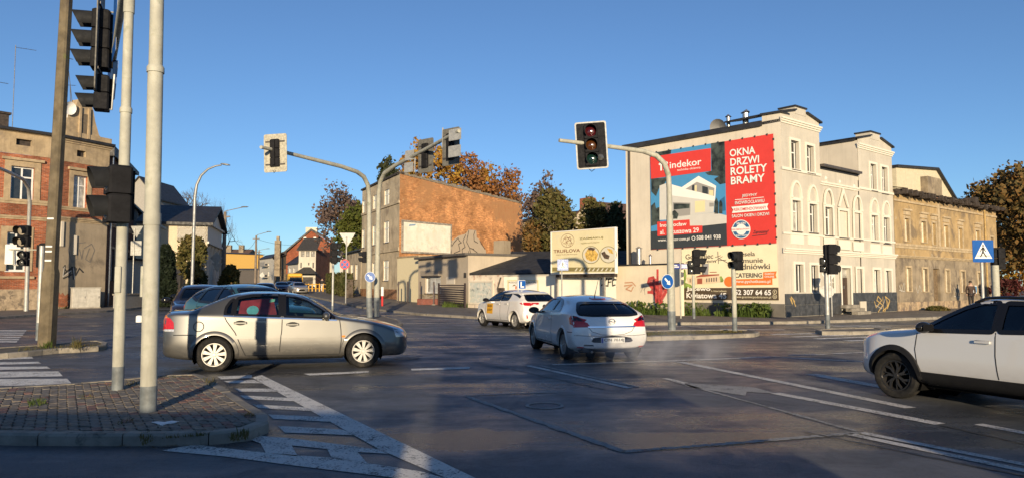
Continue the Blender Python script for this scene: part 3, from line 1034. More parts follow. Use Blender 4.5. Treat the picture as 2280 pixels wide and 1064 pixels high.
# roof of the main body, tower sides
zr = zm + .1
roofpts = [FF.M @ Vector((sE1, 0.02, zm + .15)), FF.M @ Vector((sE2, 0.02, zm + .15)), FF.M @ Vector((sE2, 8, zm + 1.0)), FF.M @ Vector((sE1, 8, zm + 1.0))]
hull_roof(white_house, 'roof', M_roofd, roofpts, .25)
b = MB(); b.box(sE1 + .02, -.22, zm + .02, sE2 - .02, -.02, zm + .14); FF.build(b, 'gutter', M_sill)
b = MB(); b.box(sE2, .02, zm - .3, sE2 + .06, 8, zt2 - .10); b.box(LF - .06, .02, zm - .3, LF, 8, zt2 - .1); b.box(sE2, 7.9, zm - .3, LF, 8, zt2 - .1); FF.build(b, 'tower_side_wall', M_cream)
b = MB(); b.box(sE2 - .12, .1, zt2 - .10, LF + .1, 8.1, zt2 + .06); FF.build(b, 'roof', M_roofd)
b = MB(); b.box(sE1 - .06, .02, zm - .3, sE1 - .001, 3.0, zt1 - .02); FF.build(b, 'tower_side_wall', M_cream)
gp = [Vector((*(Lg), zg0 + .1)), Vector((*(A2), zt1 - .3)), Vector((*(A2 + fdir * sE1), zt1 - .3)), Vector((*(Lg + fdir * sE1), zg0 + .1))]
hull_roof(white_house, 'roof', M_roofd, gp, .15)
b = MB(); s, z = FF.px(1896, 340, -1.2); b.tube([(s, 1.2, zm), (s, 1.2, zt2 - .1)], .08, 10); b.tube([(s, 1.2, zt2 - .1), (s, .9, zt2 + .05)], .08, 10); FF.build(b, 'vent_pipe', M_zinc, smooth=40)
for px_, y0, y1, rr in ((1610, 290, 257, .10), (1648, 285, 248, .13), (1651, 285, 246, .10)):
 s, z0 = FG.px(px_, y0); z1_ = FG.px(px_, y1)[1]
 b = MB(); b.tube([(s, .6, z0 - .8), (s, .6, z1_)], rr, 10); b.lathe([(rr * 1.7, z1_ + .02), (.01, z1_ + .16)], 12, Matrix.Translation((s, .6, 0)))
 FG.build(b, 'flue', M_zinc, smooth=40)
s, z = FG.px(1594, 287); b = MB(); b.lathe([(.001, 0), (.25, .05), (.45, .18)], 16, Matrix.Translation((s, .4, z + .15)) @ Matrix.Rotation(R(110), 4, 'X')); b.tube([(s, .5, z - .4), (s, .45, z + .15)], .03, 6)
FG.build(b, 'satellite_dish', graymat('dish grey', .22, var=.1), smooth=40)
# graffiti on the plinth
M_gold = mat('gold spray paint', (.48, .33, .12), .6, var=.2, scale=8)
M_black = mat('black spray paint', (.03, .03, .03), .7, var=.2)
stroke(FF, 'graffiti', M_gold, [[z6(*p) for p in L] for L in ([(930, 800), (945, 850), (990, 790), (960, 755), (950, 790), (1000, 830), (960, 890)], [(1000, 760), (1010, 900), (1060, 790), (1020, 755), (1050, 830), (1000, 880)],
  [(1030, 770), (1040, 860), (1060, 800)], [(215, 770), (235, 820), (225, 760), (255, 800), (240, 780), (262, 840)])], .055, -.056)
stroke(FF, 'graffiti', mat('grey scribble', (.35, .33, .3), .7), [[z6(*p) for p in L] for L in ([(940, 830), (990, 860), (1020, 780)],)], .04, -.058)
# ------------------------------------------------------------------ the big red and black banner on the gable
def P_(name, c, r=.5): return mat(name, c, r, var=.03, scale=3)
K_red = P_('banner red print', (.60, .045, .035)); K_dark = P_('banner anthracite print', (.035, .042, .048)); K_sky = P_('banner sky print', (.06, .25, .48))
K_white = P_('banner white print', (.78, .76, .72)); K_grey = P_('banner grey print', (.30, .29, .27)); K_pale = P_('banner pale print', (.55, .54, .50))
K_leaf = mat('banner foliage print', (.035, .045, .04), .5, var=.9, scale=2.5); K_glow = P_('banner window glow print', (.72, .62, .36)); K_blue = P_('banner blue print', (.03, .12, .25))
banner = empty('advertising_banner', FG.M @ Vector((FG.px(1590, 425)[0], -.03, 0)), label='large red and black window advertisement banner high on the white gable', cat='banner')
FB = Fac(banner, Lg, A2)
def bsheet(f, name, m, pxs, y=-.03, nx=16, nz=12, amp=.012):
 """slightly rippled cloth between four pixels: tl tr br bl"""
 c = [f.px(*p) for p in pxs]
 b = MB(); vs = []
 for j in range(nz + 1):
  for i in range(nx + 1):
   u, v = i / nx, j / nz
   s = (c[0][0] * (1 - u) + c[1][0] * u) * (1 - v) + (c[3][0] * (1 - u) + c[2][0] * u) * v
   z = (c[0][1] * (1 - u) + c[1][1] * u) * (1 - v) + (c[3][1] * (1 - u) + c[2][1] * u) * v
   e = math.sin(u * 9 + v * 5) * math.sin(v * 7 - u * 3) * amp * min(1, 4 * u * (1 - u) + .2)
   vs.append((s, y + e, z))
 fs = [(j * (nx + 1) + i, (j + 1) * (nx + 1) + i, (j + 1) * (nx + 1) + i + 1, j * (nx + 1) + i + 1) for j in range(nz) for i in range(nx)]
 b.add(vs, fs)
 return f.build(b, name, m, smooth=60)
bsheet(FB, 'banner_cloth', K_red, [zp(110, 235), zp(1150, 70), zp(1178, 992), zp(120, 1048)], -.05)
Y0 = -.066
def D(m, pts, k=0, name='printed_shape'): return decal(FB, name, m, pts, Y0 - .002 * k, None, zp)
D(K_sky, [(110, 235), (740, 135), (757, 835), (118, 900)])
D(K_leaf, [(112, 238), (290, 205), (285, 240), (200, 262), (115, 268)], 1); D(K_leaf, [(625, 152), (740, 135), (748, 490), (700, 500), (650, 455), (690, 430), (600, 420), (575, 400), (630, 385)], 1)
D(K_leaf, [(118, 452), (255, 440), (235, 490), (190, 520), (160, 600), (120, 560)], 1); D(K_leaf, [(118, 680), (150, 650), (160, 700), (190, 690), (195, 830), (119, 850)], 1)
D(K_blue, [(690, 640), (740, 600), (750, 720), (690, 730)], 1)
D(K_leaf, [(655, 640), (672, 610), (688, 650), (686, 748), (652, 748)], 2); D(K_leaf, [(694, 655), (708, 630), (722, 660), (722, 745), (692, 745)], 2)
D(K_pale, [(190, 510), (250, 488), (275, 600), (275, 795), (190, 800)], 3); D(K_white, [(250, 488), (662, 602), (657, 640), (268, 590)], 4)
D(K_pale, [(270, 590), (655, 637), (648, 735), (450, 760), (270, 795)], 3); D(K_white, [(368, 530), (520, 428), (668, 512), (662, 602)], 3); D(K_grey, [(410, 538), (505, 478), (655, 530), (652, 598), (540, 568)], 5)
D(K_dark, [(465, 510), (485, 500), (485, 555), (465, 550)], 6); D(K_glow, [(488, 510), (505, 505), (505, 560), (488, 556)], 6); D(K_dark, [(552, 512), (600, 525), (600, 582), (552, 572)], 6); D(K_glow, [(610, 545), (645, 550), (645, 595), (610, 590)], 6)
D(K_grey, [(303, 650), (452, 655), (450, 757), (305, 775)], 5); D(K_leaf, [(310, 660), (445, 664), (443, 700), (312, 712)], 6); D(K_glow, [(490, 640), (575, 635), (575, 728), (490, 738)], 5); D(K_grey, [(612, 655), (650, 655), (650, 685), (612, 688)], 5)
D(K_pale, [(275, 795), (450, 760), (650, 736), (757, 760), (757, 832), (270, 872)], 2); D(K_leaf, [(285, 790), (290, 735), (320, 715), (352, 750), (340, 790)], 7)
D(K_dark, [(118, 895), (757, 826), (762, 1010), (120, 1046)], 4)
D(K_red, [(112, 268), (625, 193), (626, 386), (118, 452)], 8); D(K_red, [(170, 815), (445, 795), (448, 848), (553, 845), (553, 906), (174, 935)], 8)
for s_, ll, tr, bd in (('OKNA', (785, 267), (1000, 176), .022), ('DRZWI', (790, 345), (1032, 252), .022), ('ROLETY', (793, 424), (1100, 322), .022), ('BRAMY', (795, 502), (1080, 407), .022),
     ('JEDYNY', (888, 612), (1016, 573), .012), ('INOWROCŁAWIU', (830, 670), (1077, 622), .012), ('SALON OKIEN I DRZWI', (803, 780), (1117, 733), .012), ('w', (945, 628), (958, 618), .01),
     ('indekor', (278, 366), (545, 275), .012), ('technika okienna', (340, 388), (537, 345), 0), ('Inowrocław', (196, 860), (420, 814), .012), ('al. Ratuszowa 29', (196, 920), (523, 862), .012),
     ('www.indekor.com.pl', (178, 986), (444, 944), .01), ('508 041 938', (505, 966), (708, 920), .012)):
 ptext(FB, s_, ll, tr, K_white, Y0 - .022, None, zp, bd)
stroke(FB, 'printed_line', K_white, [[zp(830, 630), zp(940, 621)], [zp(965, 618), zp(1072, 607)]], .03, Y0 - .02)
stroke(FB, 'printed_house_emblem', K_white, [[zp(205, 378), zp(205, 325), zp(190, 330), zp(222, 298), zp(256, 318), zp(248, 322), zp(246, 368), zp(228, 372)]], .10, Y0 - .02)
D(K_white, [(798, 690), (1112, 660), (1100, 688), (1112, 714), (803, 742), (815, 715)], 9, 'ribbon'); ptext(FB, 'REKOMENDOWANY', (820, 726), (1095, 680), K_red, Y0 - .024, None, zp, .015)
D(K_white, ell(882, 878, 78, 80), 9, 'seal'); D(K_blue, ell(882, 878, 72, 74), 10, 'seal'); D(K_white, ell(882, 878, 44, 46), 11, 'seal'); D(K_white, [(800, 862), (958, 858), (958, 892), (802, 896)], 12, 'seal_ribbon')
ptext(FB, 'REKOMENDOWANY', (806, 888), (954, 866), K_red, Y0 - .027, None, zp, .01); ptext(FB, 'SALON', (842, 838), (918, 815), K_white, Y0 - .026, None, zp, .02); ptext(FB, 'OKIEN I DRZWI', (828, 938), (938, 920), K_white, Y0 - .026, None, zp, .02)
ptext(FB, 'Zapraszamy!', (985, 920), (1115, 880), K_dark, Y0 - .02, None, zp, 0, .4); stroke(FB, 'printed_line', K_dark, [[zp(978, 932), zp(1100, 918)]], .025, Y0 - .02)
D(K_white, ell(478, 952, 16, 18), 9, 'phone_emblem'); D(K_dark, ell(478, 952, 11, 13), 10, 'phone_emblem')
# eyelets of the banner
b = MB()
for i in range(10):
 for (p, q) in (((110, 235), (1150, 70)), ((120, 1048), (1178, 992)), ((1150, 70), (1178, 992))):
  u = (i + .5) / 10
  s, z = FB.px(*zp(p[0] + (q[0] - p[0]) * u, p[1] + (q[1] - p[1]) * u))
  b.box(s - .03, -.075, z - .05, s + .03, -.02, z + .05)
o = FB.build(b, 'eyelet_cord', K_dark); o['kind'] = 'stuff'
# ------------------------------------------------------------------ cream catering banner below it
K_cream = mat('cream banner cloth', (.74, .66, .46), .6, var=.04, scale=2); K_br = P_('dark brown print', (.075, .055, .035)); K_or = P_('orange print', (.72, .17, .03)); K_txt = P_('grey brown lettering', (.13, .11, .09))
K_green = mat('green foliage print', (.17, .25, .06), .6, var=.6, scale=4); K_wall = P_('pale wall print', (.66, .52, .36)); K_rr = P_('red brown print', (.30, .08, .05))
ban2 = empty('catering_banner', FG.M @ Vector((FG.px(1630, 610)[0], -.03, 0)), label='cream catering banner with brown foot low on the white gable', cat='banner')
FB2 = Fac(ban2, Lg, A2)
bsheet(FB2, 'banner_cloth', K_cream, [zb_(395, 130), zb_(1470, 68), zb_(1497, 700), zb_(410, 695)], -.035, 14, 8, .008)
Y1 = -.048
def E(m, pts, k=0, name='printed_shape'): return decal(FB2, name, m, pts, Y1 - .002 * k, None, zb_)
E(K_br, [(411, 560), (1491, 553), (1496, 697), (412, 692)], 1)
E(K_green, [(403, 345), (440, 350), (455, 420), (440, 500), (500, 520), (530, 560), (409, 562)], 1); E(K_green, [(828, 430), (850, 425), (872, 470), (866, 492), (830, 496)], 1)
E(K_wall, [(455, 440), (560, 440), (822, 412), (838, 495), (700, 512), (560, 518), (480, 505)], 2); E(K_rr, [(560, 430), (620, 408), (825, 403), (822, 416), (570, 440)], 3); E(K_rr, [(715, 378), (795, 376), (795, 384), (715, 386)], 3); E(K_rr, [(575, 452), (632, 450), (632, 512), (575, 514)], 3)
for k in range(5): E(K_txt, [(676 + k * 27, 452 - k * 3), (690 + k * 27, 450 - k * 3), (690 + k * 27, 492 - k * 2), (676 + k * 27, 494 - k * 2)], 3)
for k in range(2): E(K_txt, [(490 + k * 24, 455), (502 + k * 24, 455), (502 + k * 24, 496), (490 + k * 24, 496)], 3)
E(P_('mill tower print', (.27, .27, .28)), [(625, 288), (706, 283), (700, 408), (632, 412)], 3); E(K_txt, [(625, 288), (648, 286), (648, 410), (632, 412)], 4)
stroke(FB2, 'printed_windmill', K_txt, [[zb_(808, 150), zb_(815, 285)], [zb_(770, 260), zb_(860, 205)], [zb_(820, 225), zb_(925, 280)], [zb_(780, 215), zb_(840, 195)], [zb_(815, 250), zb_(900, 245)]], .03, Y1 - .006)
E(K_or, [(960, 462), (1422, 450), (1424, 523), (960, 530)], 2); E(K_or, ell(935, 488, 56, 58), 3); E(K_or, [(1320, 380), (1472, 371), (1460, 410), (1470, 448), (1320, 452)], 2)
E(K_cream, ell(1450, 603, 24, 25), 3); E(K_br, ell(1450, 603, 20, 21), 4); E(K_cream, ell(1450, 655, 24, 25), 3); E(K_br, ell(1450, 655, 20, 21), 4)
for s_, ll, tr, m_, bd in (('Gościniec', (445, 238), (757, 165), K_txt, .01), ('pod', (450, 287), (505, 258), K_txt, 0), ('Młynem', (515, 292), (787, 235), K_txt, .01), ('Wesela', (990, 206), (1228, 148), K_txt, .01),
  ('Komunie', (990, 280), (1317, 218), K_txt, .01), ('Studniówki', (960, 352), (1397, 280), K_txt, .01), ('CATERING', (1000, 443), (1307, 388), K_txt, .02), ('ZAMÓW', (1335, 410), (1445, 385), K_white, .01), ('ONLINE', (1335, 442), (1445, 420), K_white, .01),
  ('www.pychotkowo.pl', (1000, 512), (1400, 466), K_white, .01), ('Jacewo', (455, 602), (725, 548), K_white, .025), ('k. Inowrocławia', (735, 602), (905, 582), K_cream, 0), ('Kwiatowa 45', (455, 673), (905, 615), K_white, .025),
  ('52 307 64 65', (1000, 637), (1408, 580), K_white, .025), ('www.gosciniecpodmlynem.pl', (1000, 678), (1408, 650), K_cream, 0), ('f', (1444, 616), (1456, 590), K_cream, .01), ('@', (1438, 668), (1462, 644), K_cream, 0)):
 ptext(FB2, s_, ll, tr, m_, Y1 - .014, None, zb_, bd)
# ------------------------------------------------------------------ shabby ochre tenement on the right
def z7(u, v): return (1960 + u / 2.875, 370 + v / 2.875)
M_ochre = mat('stained ochre plaster', (.37, .262, .13), .95, var=.22, scale=1.0, bump=.25, bscale=25, streak=.45, patch=[((.20, .15, .095), .5, .62, .55), ((.42, .36, .26), .62, .7, 1.6), ((.14, .115, .085), .64, .74, 2.6), ((.46, .32, .15), .56, .75, 1.3)])
M_lowp = mat('grimy grey plaster', (.265, .215, .15), .95, var=.25, scale=1.2, bump=.25, bscale=25, streak=.5, patch=[((.15, .12, .09), .48, .62, .8), ((.36, .29, .19), .6, .68, 1.7)])
M_ruin = mat('crumbling plinth', (.36, .27, .17), .95, var=.3, scale=3, bump=.5, bscale=14, patch=[((.17, .13, .10), .48, .6, 2), ((.30, .14, .08), .6, .7, 3)])
M_otrim = mat('worn stucco trim', (.42, .33, .21), .9, var=.2, scale=3, streak=.35)
Ao = Bf + fdir * .05
Bo = line_hit(Ao, Vector((.775, .632)), 2224)
old_house = empty('shabby_tenement', (Ao.x, Ao.y, 0), label='shabby ochre two-storey tenement with peeling plaster beside the white tenement', cat='building')
FO = Fac(old_house, Ao, Bo)
zo = FO.px(2000, 428)[1]; zob = FO.px(2000, 571)[1]
up = [FO.rect(*z7(x0, y0), *z7(x1, y1)) for x0, y0, x1, y1 in ((152, 335, 182, 480), (258, 355, 290, 487), (328, 365, 352, 503), (404, 380, 432, 515), (497, 397, 522, 524), (607, 413, 633, 530), (702, 455, 722, 540))]
lo_ = [FO.rect(*z7(x0, y0), *z7(x1, y1)) for x0, y0, x1, y1 in ((165, 648, 195, 798), (270, 655, 300, 800), (415, 665, 440, 805), (512, 672, 540, 806), (620, 680, 643, 812))]
dr = FO.rect(*z7(338, 655), *z7(380, 880))
wall(FO, 'upper_wall', M_ochre, 0, FO.L, zob, zo, up, .2)
wall(FO, 'lower_wall', M_lowp, 0, FO.L, 0, zob, lo_ + [dr], .2)
M_ofr = mat('old cream window frame', (.62, .57, .45), .6, var=.15)
for k, r in enumerate(up):
 window(FO, r, M_ofr, M_blind if k in (0, 1, 3, 4, 5) else M_pane, recess=.15, cols=(.5,), rows=(.68,), surround=M_otrim, sw=.13, sp=.05, sill=M_otrim)
 if k not in (6,):
  b = MB(); b.box(r[0] - .22, -.14, r[3] + .45, r[2] + .22, 0, r[3] + .56); b.box(r[0] - .14, -.05, r[3] + .2, r[2] + .14, 0, r[3] + .44); FO.build(b, 'window_hood', M_otrim)
for k, r in enumerate(lo_):
 window(FO, r, M_ofr, (M_blind, M_blind, M_blind, mat('boarded window', (.20, .13, .07), .8, var=.3), mat('boarded window', (.2, .13, .07)))[k], recess=.15, cols=(.5,), rows=(.7,), surround=M_otrim, sw=.12, sp=.04, sill=M_otrim)
b = MB(); b.box(dr[0], .15, dr[1], dr[2], .2, dr[3]); b.box(dr[0] + .08, .13, dr[1] + .3, dr[2] - .08, .16, dr[3] - .8); FO.build(b, 'door', mat('weathered door', (.16, .11, .06), .8, var=.3))
band(FO, 'cornice', M_otrim, 0, FO.L, FO.px(*z7(105, 520))[1], FO.px(*z7(105, 490))[1], .08, steps=2)
band(FO, 'string_course', M_otrim, 0, FO.L, zob - .05, FO.px(*z7(105, 572))[1] + .05, .16, steps=3)
band(FO, 'eaves_band', M_otrim, 0, FO.L, FO.px(*z7(100, 225))[1], FO.px(*z7(100, 212))[1], .07)
b = MB(); b.box(0, -.06, .1, FO.L, -.001, FO.px(*z7(120, 870))[1]); FO.build(b, 'plinth', M_ruin)
for q in (365, 655):
 s = FO.px(*z7(q, 300))[0]
 b = MB(); b.box(s - .16, -.09, zob + .5, s + .16, 0, zo - .3); FO.build(b, 'pilaster', M_otrim)
b = MB(); s = FO.px(*z7(655, 400))[0]; b.tube([(s, -.16, .3), (s, -.16, zo)], .06, 8); FO.build(b, 'downpipe', mat('ochre downpipe', (.40, .27, .10), .6, var=.2), smooth=40)
# rotting eaves: rafters, boards and slipped tiles
M_rot = mat('rotten eaves timber', (.045, .035, .03), .95, var=.5, scale=5)
b = MB()
for k in range(60):
 s = FO.L * (k + .5) / 60; q = random.uniform(.35, .75)
 b.box(s - .05, -q, zo - random.uniform(.05, .25), s + .05, .3, zo + .12)
o = FO.build(b, 'rafter_ends', M_rot); o['kind'] = 'stuff'
M_oldtile = mat('old roof felt', (.055, .045, .04), .9, var=.5, scale=3, patch=[((.20, .10, .06), .58, .7, 1.2)])
b = MB(); n = 26
for k in range(n):
 s0, s1 = FO.L * k / n, FO.L * (k + 1) / n
 dz = random.uniform(-.10, .06)
 b.add([(s0, -.5 - random.uniform(0, .2), zo + .1 + dz), (s1, -.5 - random.uniform(0, .2), zo + .1 + dz), (s1, 4.5, zo + 1.25), (s0, 4.5, zo + 1.25)], [(0, 1, 2, 3)])
 b.add([(s0, -.5, zo + .1 + dz), (s1, -.5, zo + .1 + dz), (s1, -.5, zo - .02 + dz), (s0, -.5, zo - .02 + dz)], [(3, 2, 1, 0)])
FO.build(b, 'roof', M_oldtile)
PO = [tuple(Ao), tuple(Bo), tuple(Bo - FO.n * 9), tuple(Ao - FO.n * 9)]
back_box(old_house, 'wall', M_lowp, PO, 0, zo + .1, skip=(0,))
b = MB(); b.yprism([(3.4, zo), (12.6, zo), (12.2, zo + .8), (9.6, zo + 2.35), (3.4, zo + 1.9)], 1.2, 4.0); FO.build(b, 'attic_gable', mat('cream attic render', (.56, .50, .36), .9, var=.08))
b = MB(); b.yprism([(3.2, zo + 1.9), (9.6, zo + 2.35), (12.6, zo + .5), (12.75, zo + .6), (9.65, zo + 2.5), (3.2, zo + 2.03)], 1.0, 4.1); FO.build(b, 'roof_edge', M_roofd)
b = MB(); b.box(7.0, .75, zo + .3, 9.3, 1.19, zo + 1.65); FO.build(b, 'chimney', M_lowp)
b = MB(); b.box(FO.L - .8, 1.0, zo + .3, FO.L - .2, 1.8, zo + 1.0); FO.build(b, 'chimney', M_rot)
stroke(FO, 'graffiti', mat('pale spray paint', (.45, .42, .36), .7), [[z7(*p) for p in L] for L in ([(120, 760), (135, 800), (150, 745), (155, 800), (120, 790)], [(225, 770), (240, 810), (250, 760), (262, 800)], [(470, 770), (495, 850), (500, 760), (510, 840), (470, 830)])], .05, -.014)
b = MB(); r = FO.rect(2000, 692, 2006, 697)
sg = empty('bus_stop_notice', FO.M @ Vector((FO.px(2162, 645)[0], -.1, 0)), label='small blue and white notice on the wall of the shabby tenement', cat='notice')
FS = Fac(sg, Ao, Bo)
b = MB(); r = FS.rect(*z7(565, 762), *z7(605, 812)); b.box(r[0], -.12, r[1], r[2], -.05, r[3]); FS.build(b, 'notice_board', K_white)
b = MB(); b.box(r[0] + .06, -.13, r[1] + .06, r[2] - .06, -.121, r[3] - .06); FS.build(b, 'notice_print', P_('notice blue', (.05, .22, .42)))
b = MB(); b.lathe([(.001, 0), (.13, 0)], 12, Matrix.Translation(((r[0] + r[2]) / 2, -.133, r[3] - .35)) @ Matrix.Rotation(math.pi / 2, 4, 'X')); FS.build(b, 'notice_emblem', K_white)
# ------------------------------------------------------------------ red brick corner house on the left
M_brick = brickmat('orange red brick', (.42, .115, .045), (.27, .07, .034), (.30, .19, .13), .26, .078, .45)
M_tan = mat('tan stucco', (.38, .29, .18), .9, var=.2, scale=2, bump=.1, streak=.45, patch=[((.26, .20, .14), .52, .7, 1.5)])
M_taupe = mat('taupe render', (.30, .245, .175), .95, var=.12, scale=1, streak=.3, patch=[((.17, .14, .105), .5, .7, .9)])
M_fstone = mat('field stone plinth', (.33, .26, .18), .95, var=.25, scale=4, bump=.5, bscale=9, patch=[((.15, .12, .09), .52, .62, 3.2)])
def zl1(u, v): return (u / 2.66, v / 2.66)
def zl2(u, v): return (u / 2.955, 360 + v / 2.955)
E2 = Vector((-27.15, 48.0)); E1 = Vector((-28.5, 45.0))
E0 = line_hit(E1, Vector((-.8, -1)).normalized(), -420)
E3 = line_hit(E2, Vector((-.31, .95)), 292)
brick_house = empty('brick_house', (E1.x, E1.y, 0), label='red brick corner house with cream window surrounds behind the concrete pole', cat='building')
F1, F2, F3 = Fac(brick_house, E0, E1), Fac(brick_house, E1, E2), Fac(brick_house, E2, E3)
zt = F2.px(185, 316)[1]; ztop = zt
zfr = F1.px(60, 346)[1]
w1 = F1.rect(25, 372, 77, 448); g1 = F1.rect(16, 517, 60, 603); v1 = F1.rect(36, 311, 71, 325); w0 = (w1[0] - 3.1, w1[1], w1[2] - 3.1, w1[3])
zpl = F1.px(60, 643)[1]
w3 = [(w1[0] - k, w1[1], w1[2] - k, w1[3]) for k in (3.1, 6.2) if w1[0] - k > .6]; g3 = [(g1[0] - k, g1[1], g1[2] - k, g1[3]) for k in (3.1, 6.2) if g1[0] - k > .6]
wall(F1, 'wall', M_brick, 0, F1.L, zpl, zfr, [w1, g1] + w3 + g3, .2)
wall(F1, 'frieze', M_tan, 0, F1.L, zfr, zt, [v1], .25, y=-.03)
b = MB(); b.box(0, -.10, .05, F1.L, -.001, zpl); F1.build(b, 'plinth', M_fstone)
for f_, r in [(F1, q) for q in [w1, g1] + w3 + g3]:
 window(f_, r, M_frame, M_pane, cols=(.5,), rows=(.7,), recess=.14, w=.09, surround=M_tan, sw=.34, sp=.05, sill=M_frame)
b = MB(); b.box(w1[0] - .5, -.16, w1[3] + .36, w1[2] + .5, -.001, w1[3] + .52); F1.build(b, 'window_hood', M_tan)
b = MB(); b.box(g1[0] - .45, -.14, g1[1] - .45, g1[2] + .45, -.001, g1[1] - .30); F1.build(b, 'window_ledge', M_tan)
for (p, y1_, y0) in ((60, 445, 456), (60, 482, 490)):
 band(F1, 'string_course', M_tan, 0, F1.L, F1.px(p, y0)[1], F1.px(p, y1_)[1], .09, steps=2)
b = MB(); b.box(v1[0], .2, v1[1], v1[2], .25, v1[3]); F1.build(b, 'attic_vent', M_rot)
band(F1, 'cornice', M_tan, 0, F1.L, F1.px(60, 303)[1] + .12, zt, .16, steps=2)
b = MB(); b.yprism([(-.1, zt), (F1.L + .02, zt), (F1.L + .02, zt + .16), (-.1, zt + .16)], -.32, 5); F1.build(b, 'roof', M_roofd)
# corner bay
zf2 = F2.px(185, 366)[1]; zpb = F2.px(180, 496)[1]
w2 = F2.rect(164, 392, 195, 464); v2 = F2.rect(171, 336, 191, 350)
wall(F2, 'wall', M_brick, 0, F2.L, zpb, zf2, [w2], .22)
wall(F2, 'frieze', M_tan, 0, F2.L, zf2, zt, [v2], .25, y=-.03)
wall(F2, 'rendered_wall', M_taupe, 0, F2.L, 0, zpb, [], y=-.03)
b = MB(); b.box(v2[0], .2, v2[1], v2[2], .25, v2[3]); F2.build(b, 'attic_vent', M_rot)
window(F2, w2, M_frame, M_curt, cols=(.5,), rows=(.7,), recess=.16, w=.07, surround=M_tan, sw=.28, sp=.05, sill=M_frame)
b = MB(); b.box(w2[0] - .4, -.18, w2[3] + .32, w2[2] + .4, -.001, w2[3] + .48); F2.build(b, 'window_hood', M_tan)
band(F2, 'string_course', M_tan, 0, F2.L, F2.px(180, 471)[1], F2.px(180, 463)[1], .09, steps=2)
band(F2, 'string_course', M_tan, -.02, F2.L + .05, zpb - .02, zpb + .28, .16, steps=3)
band(F2, 'cornice', M_tan, 0, F2.L + .1, F2.px(185, 328)[1] + .1, zt, .16, steps=2)
b = MB(); b.yprism([(-.02, zt), (F2.L + .2, zt), (F2.L + .2, zt + .16), (-.02, zt + .16)], -.32, 4); F2.build(b, 'roof', M_roofd)
cr = [F2.px(*zl1(*p), .1) for p in [(385, 815), (388, 740), (400, 690), (430, 668), (450, 625), (462, 590), (500, 605), (535, 612), (552, 655), (563, 720), (585, 800), (612, 835), (612, 895)]]
cr = [(min(s, F2.L - .02), z) for s, z in cr]
cr[0] = (cr[0][0], zt + .1); cr[-1] = (cr[-1][0], zt + .1)
b = MB(); b.yprism(cr, -.12, .5); o = F2.build(b, 'gable_crown', M_tan)
nz = [F2.px(*zl1(*p), .1) for p in [(478, 675), (518, 690), (518, 805), (475, 790)]]
for q in (0, 1):
 b = MB(); s = nz[0][0] - .14 if q == 0 else nz[1][0]; b.box(s, -.24, zt + .2, s + .14, -.121, nz[1][1] + .5); b.build('crown_pilaster', M_tan, o)
b = MB(); b.box(nz[0][0] - .05, -.145, zt + .35, nz[1][0] + .05, -.121, nz[1][1] + .1); b.build('crown_panel', mat('dark niche stucco', (.15, .12, .085), .9), o)
band(F2, 'crown_base', M_tan, cr[0][0], F2.L, zt + .16, zt + .5, .2)
# ruined render and brick patch at the foot, graffiti, cable trunks
decal(F2, 'exposed_brick', M_brick, [zl2(*p) for p in [(382, 955), (382, 850), (396, 872), (410, 858), (425, 880), (448, 862), (455, 900), (440, 915), (452, 940), (430, 955)]], -.036)
stroke(F2, 'graffiti', M_black, [[zl2(*p) for p in L] for L in ([(425, 680), (415, 740), (460, 700), (450, 760), (470, 690)], [(415, 765), (470, 740)], [(475, 690), (480, 770), (500, 700)], [(490, 690), (495, 745), (520, 700), (545, 725)], [(415, 690), (435, 720)])], .09, -.04)
stroke(F2, 'graffiti', mat('white spray paint', (.5, .47, .42), .7), [[zl2(*p) for p in L] for L in ([(420, 690), (410, 755), (465, 715)], [(480, 700), (488, 770)])], .05, -.046)
stroke(F2, 'graffiti', mat('grey spray paint', (.16, .145, .13), .7), [[zl2(*p) for p in L] for L in ([(465, 530), (445, 580), (470, 660), (500, 640)], [(500, 580), (510, 640)], [(520, 575), (535, 640), (545, 580)], [(550, 570), (600, 540), (620, 580), (590, 660), (560, 640), (585, 570)], [(490, 540), (560, 530)])], .05, -.04)
b = MB()
for (p, q) in (((405, 395), (400, 555)), ((490, 485), (497, 610))):
 s0, z0 = F2.px(*zl2(*p)); s1, z1_ = F2.px(*zl2(*q)); b.box(s0 - .09, -.14, z1_, s0 + .09, -.03, z0)
o = F2.build(b, 'cable_trunking', M_cream); o['kind'] = 'stuff'
# shaded side street wall
hs = []
for k in range(4):
 s = 1.6 + k * 2.6
 hs += [(s, zpb + 1.0, s + 1.0, zpb + 3.0), (s, 1.9, s + 1.0, 4.1)]
M_dbr = brickmat('brick darkened for shade', (.12, .06, .05), (.09, .05, .045), (.10, .08, .07), .26, .078, .3)  # the house brick again, with this side's shade put into the colour
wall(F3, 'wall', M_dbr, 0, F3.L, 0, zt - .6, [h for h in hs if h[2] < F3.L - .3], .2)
for h in hs:
 if h[2] < F3.L - .3: window(F3, h, M_frame, M_pane, recess=.14, surround=M_taupe, sw=.15)
band(F3, 'string_course', M_taupe, 0, F3.L, zpb - .02, zpb + .28, .14, steps=2)
b = MB(); b.yprism([(0, zt - .6), (F3.L, zt - .6), (F3.L, zt - .35), (0, zt + .1)], -.3, 5); F3.build(b, 'roof', M_roofd)
for s in (.5, 4.2):
 b = MB(); b.tube([(s, -.14, .2), (s, -.14, zt - .5)], .06, 8); F3.build(b, 'downpipe', M_zinc, smooth=40)
s, z = F1.px(12, 282); b = MB(); b.box(s - 1.3, 1.0, z - .3, s + .45, 2.0, z + .95); b.box(s - 1.4, .9, z + .95, s + .55, 2.1, z + 1.08); F1.build(b, 'chimney', M_rot)
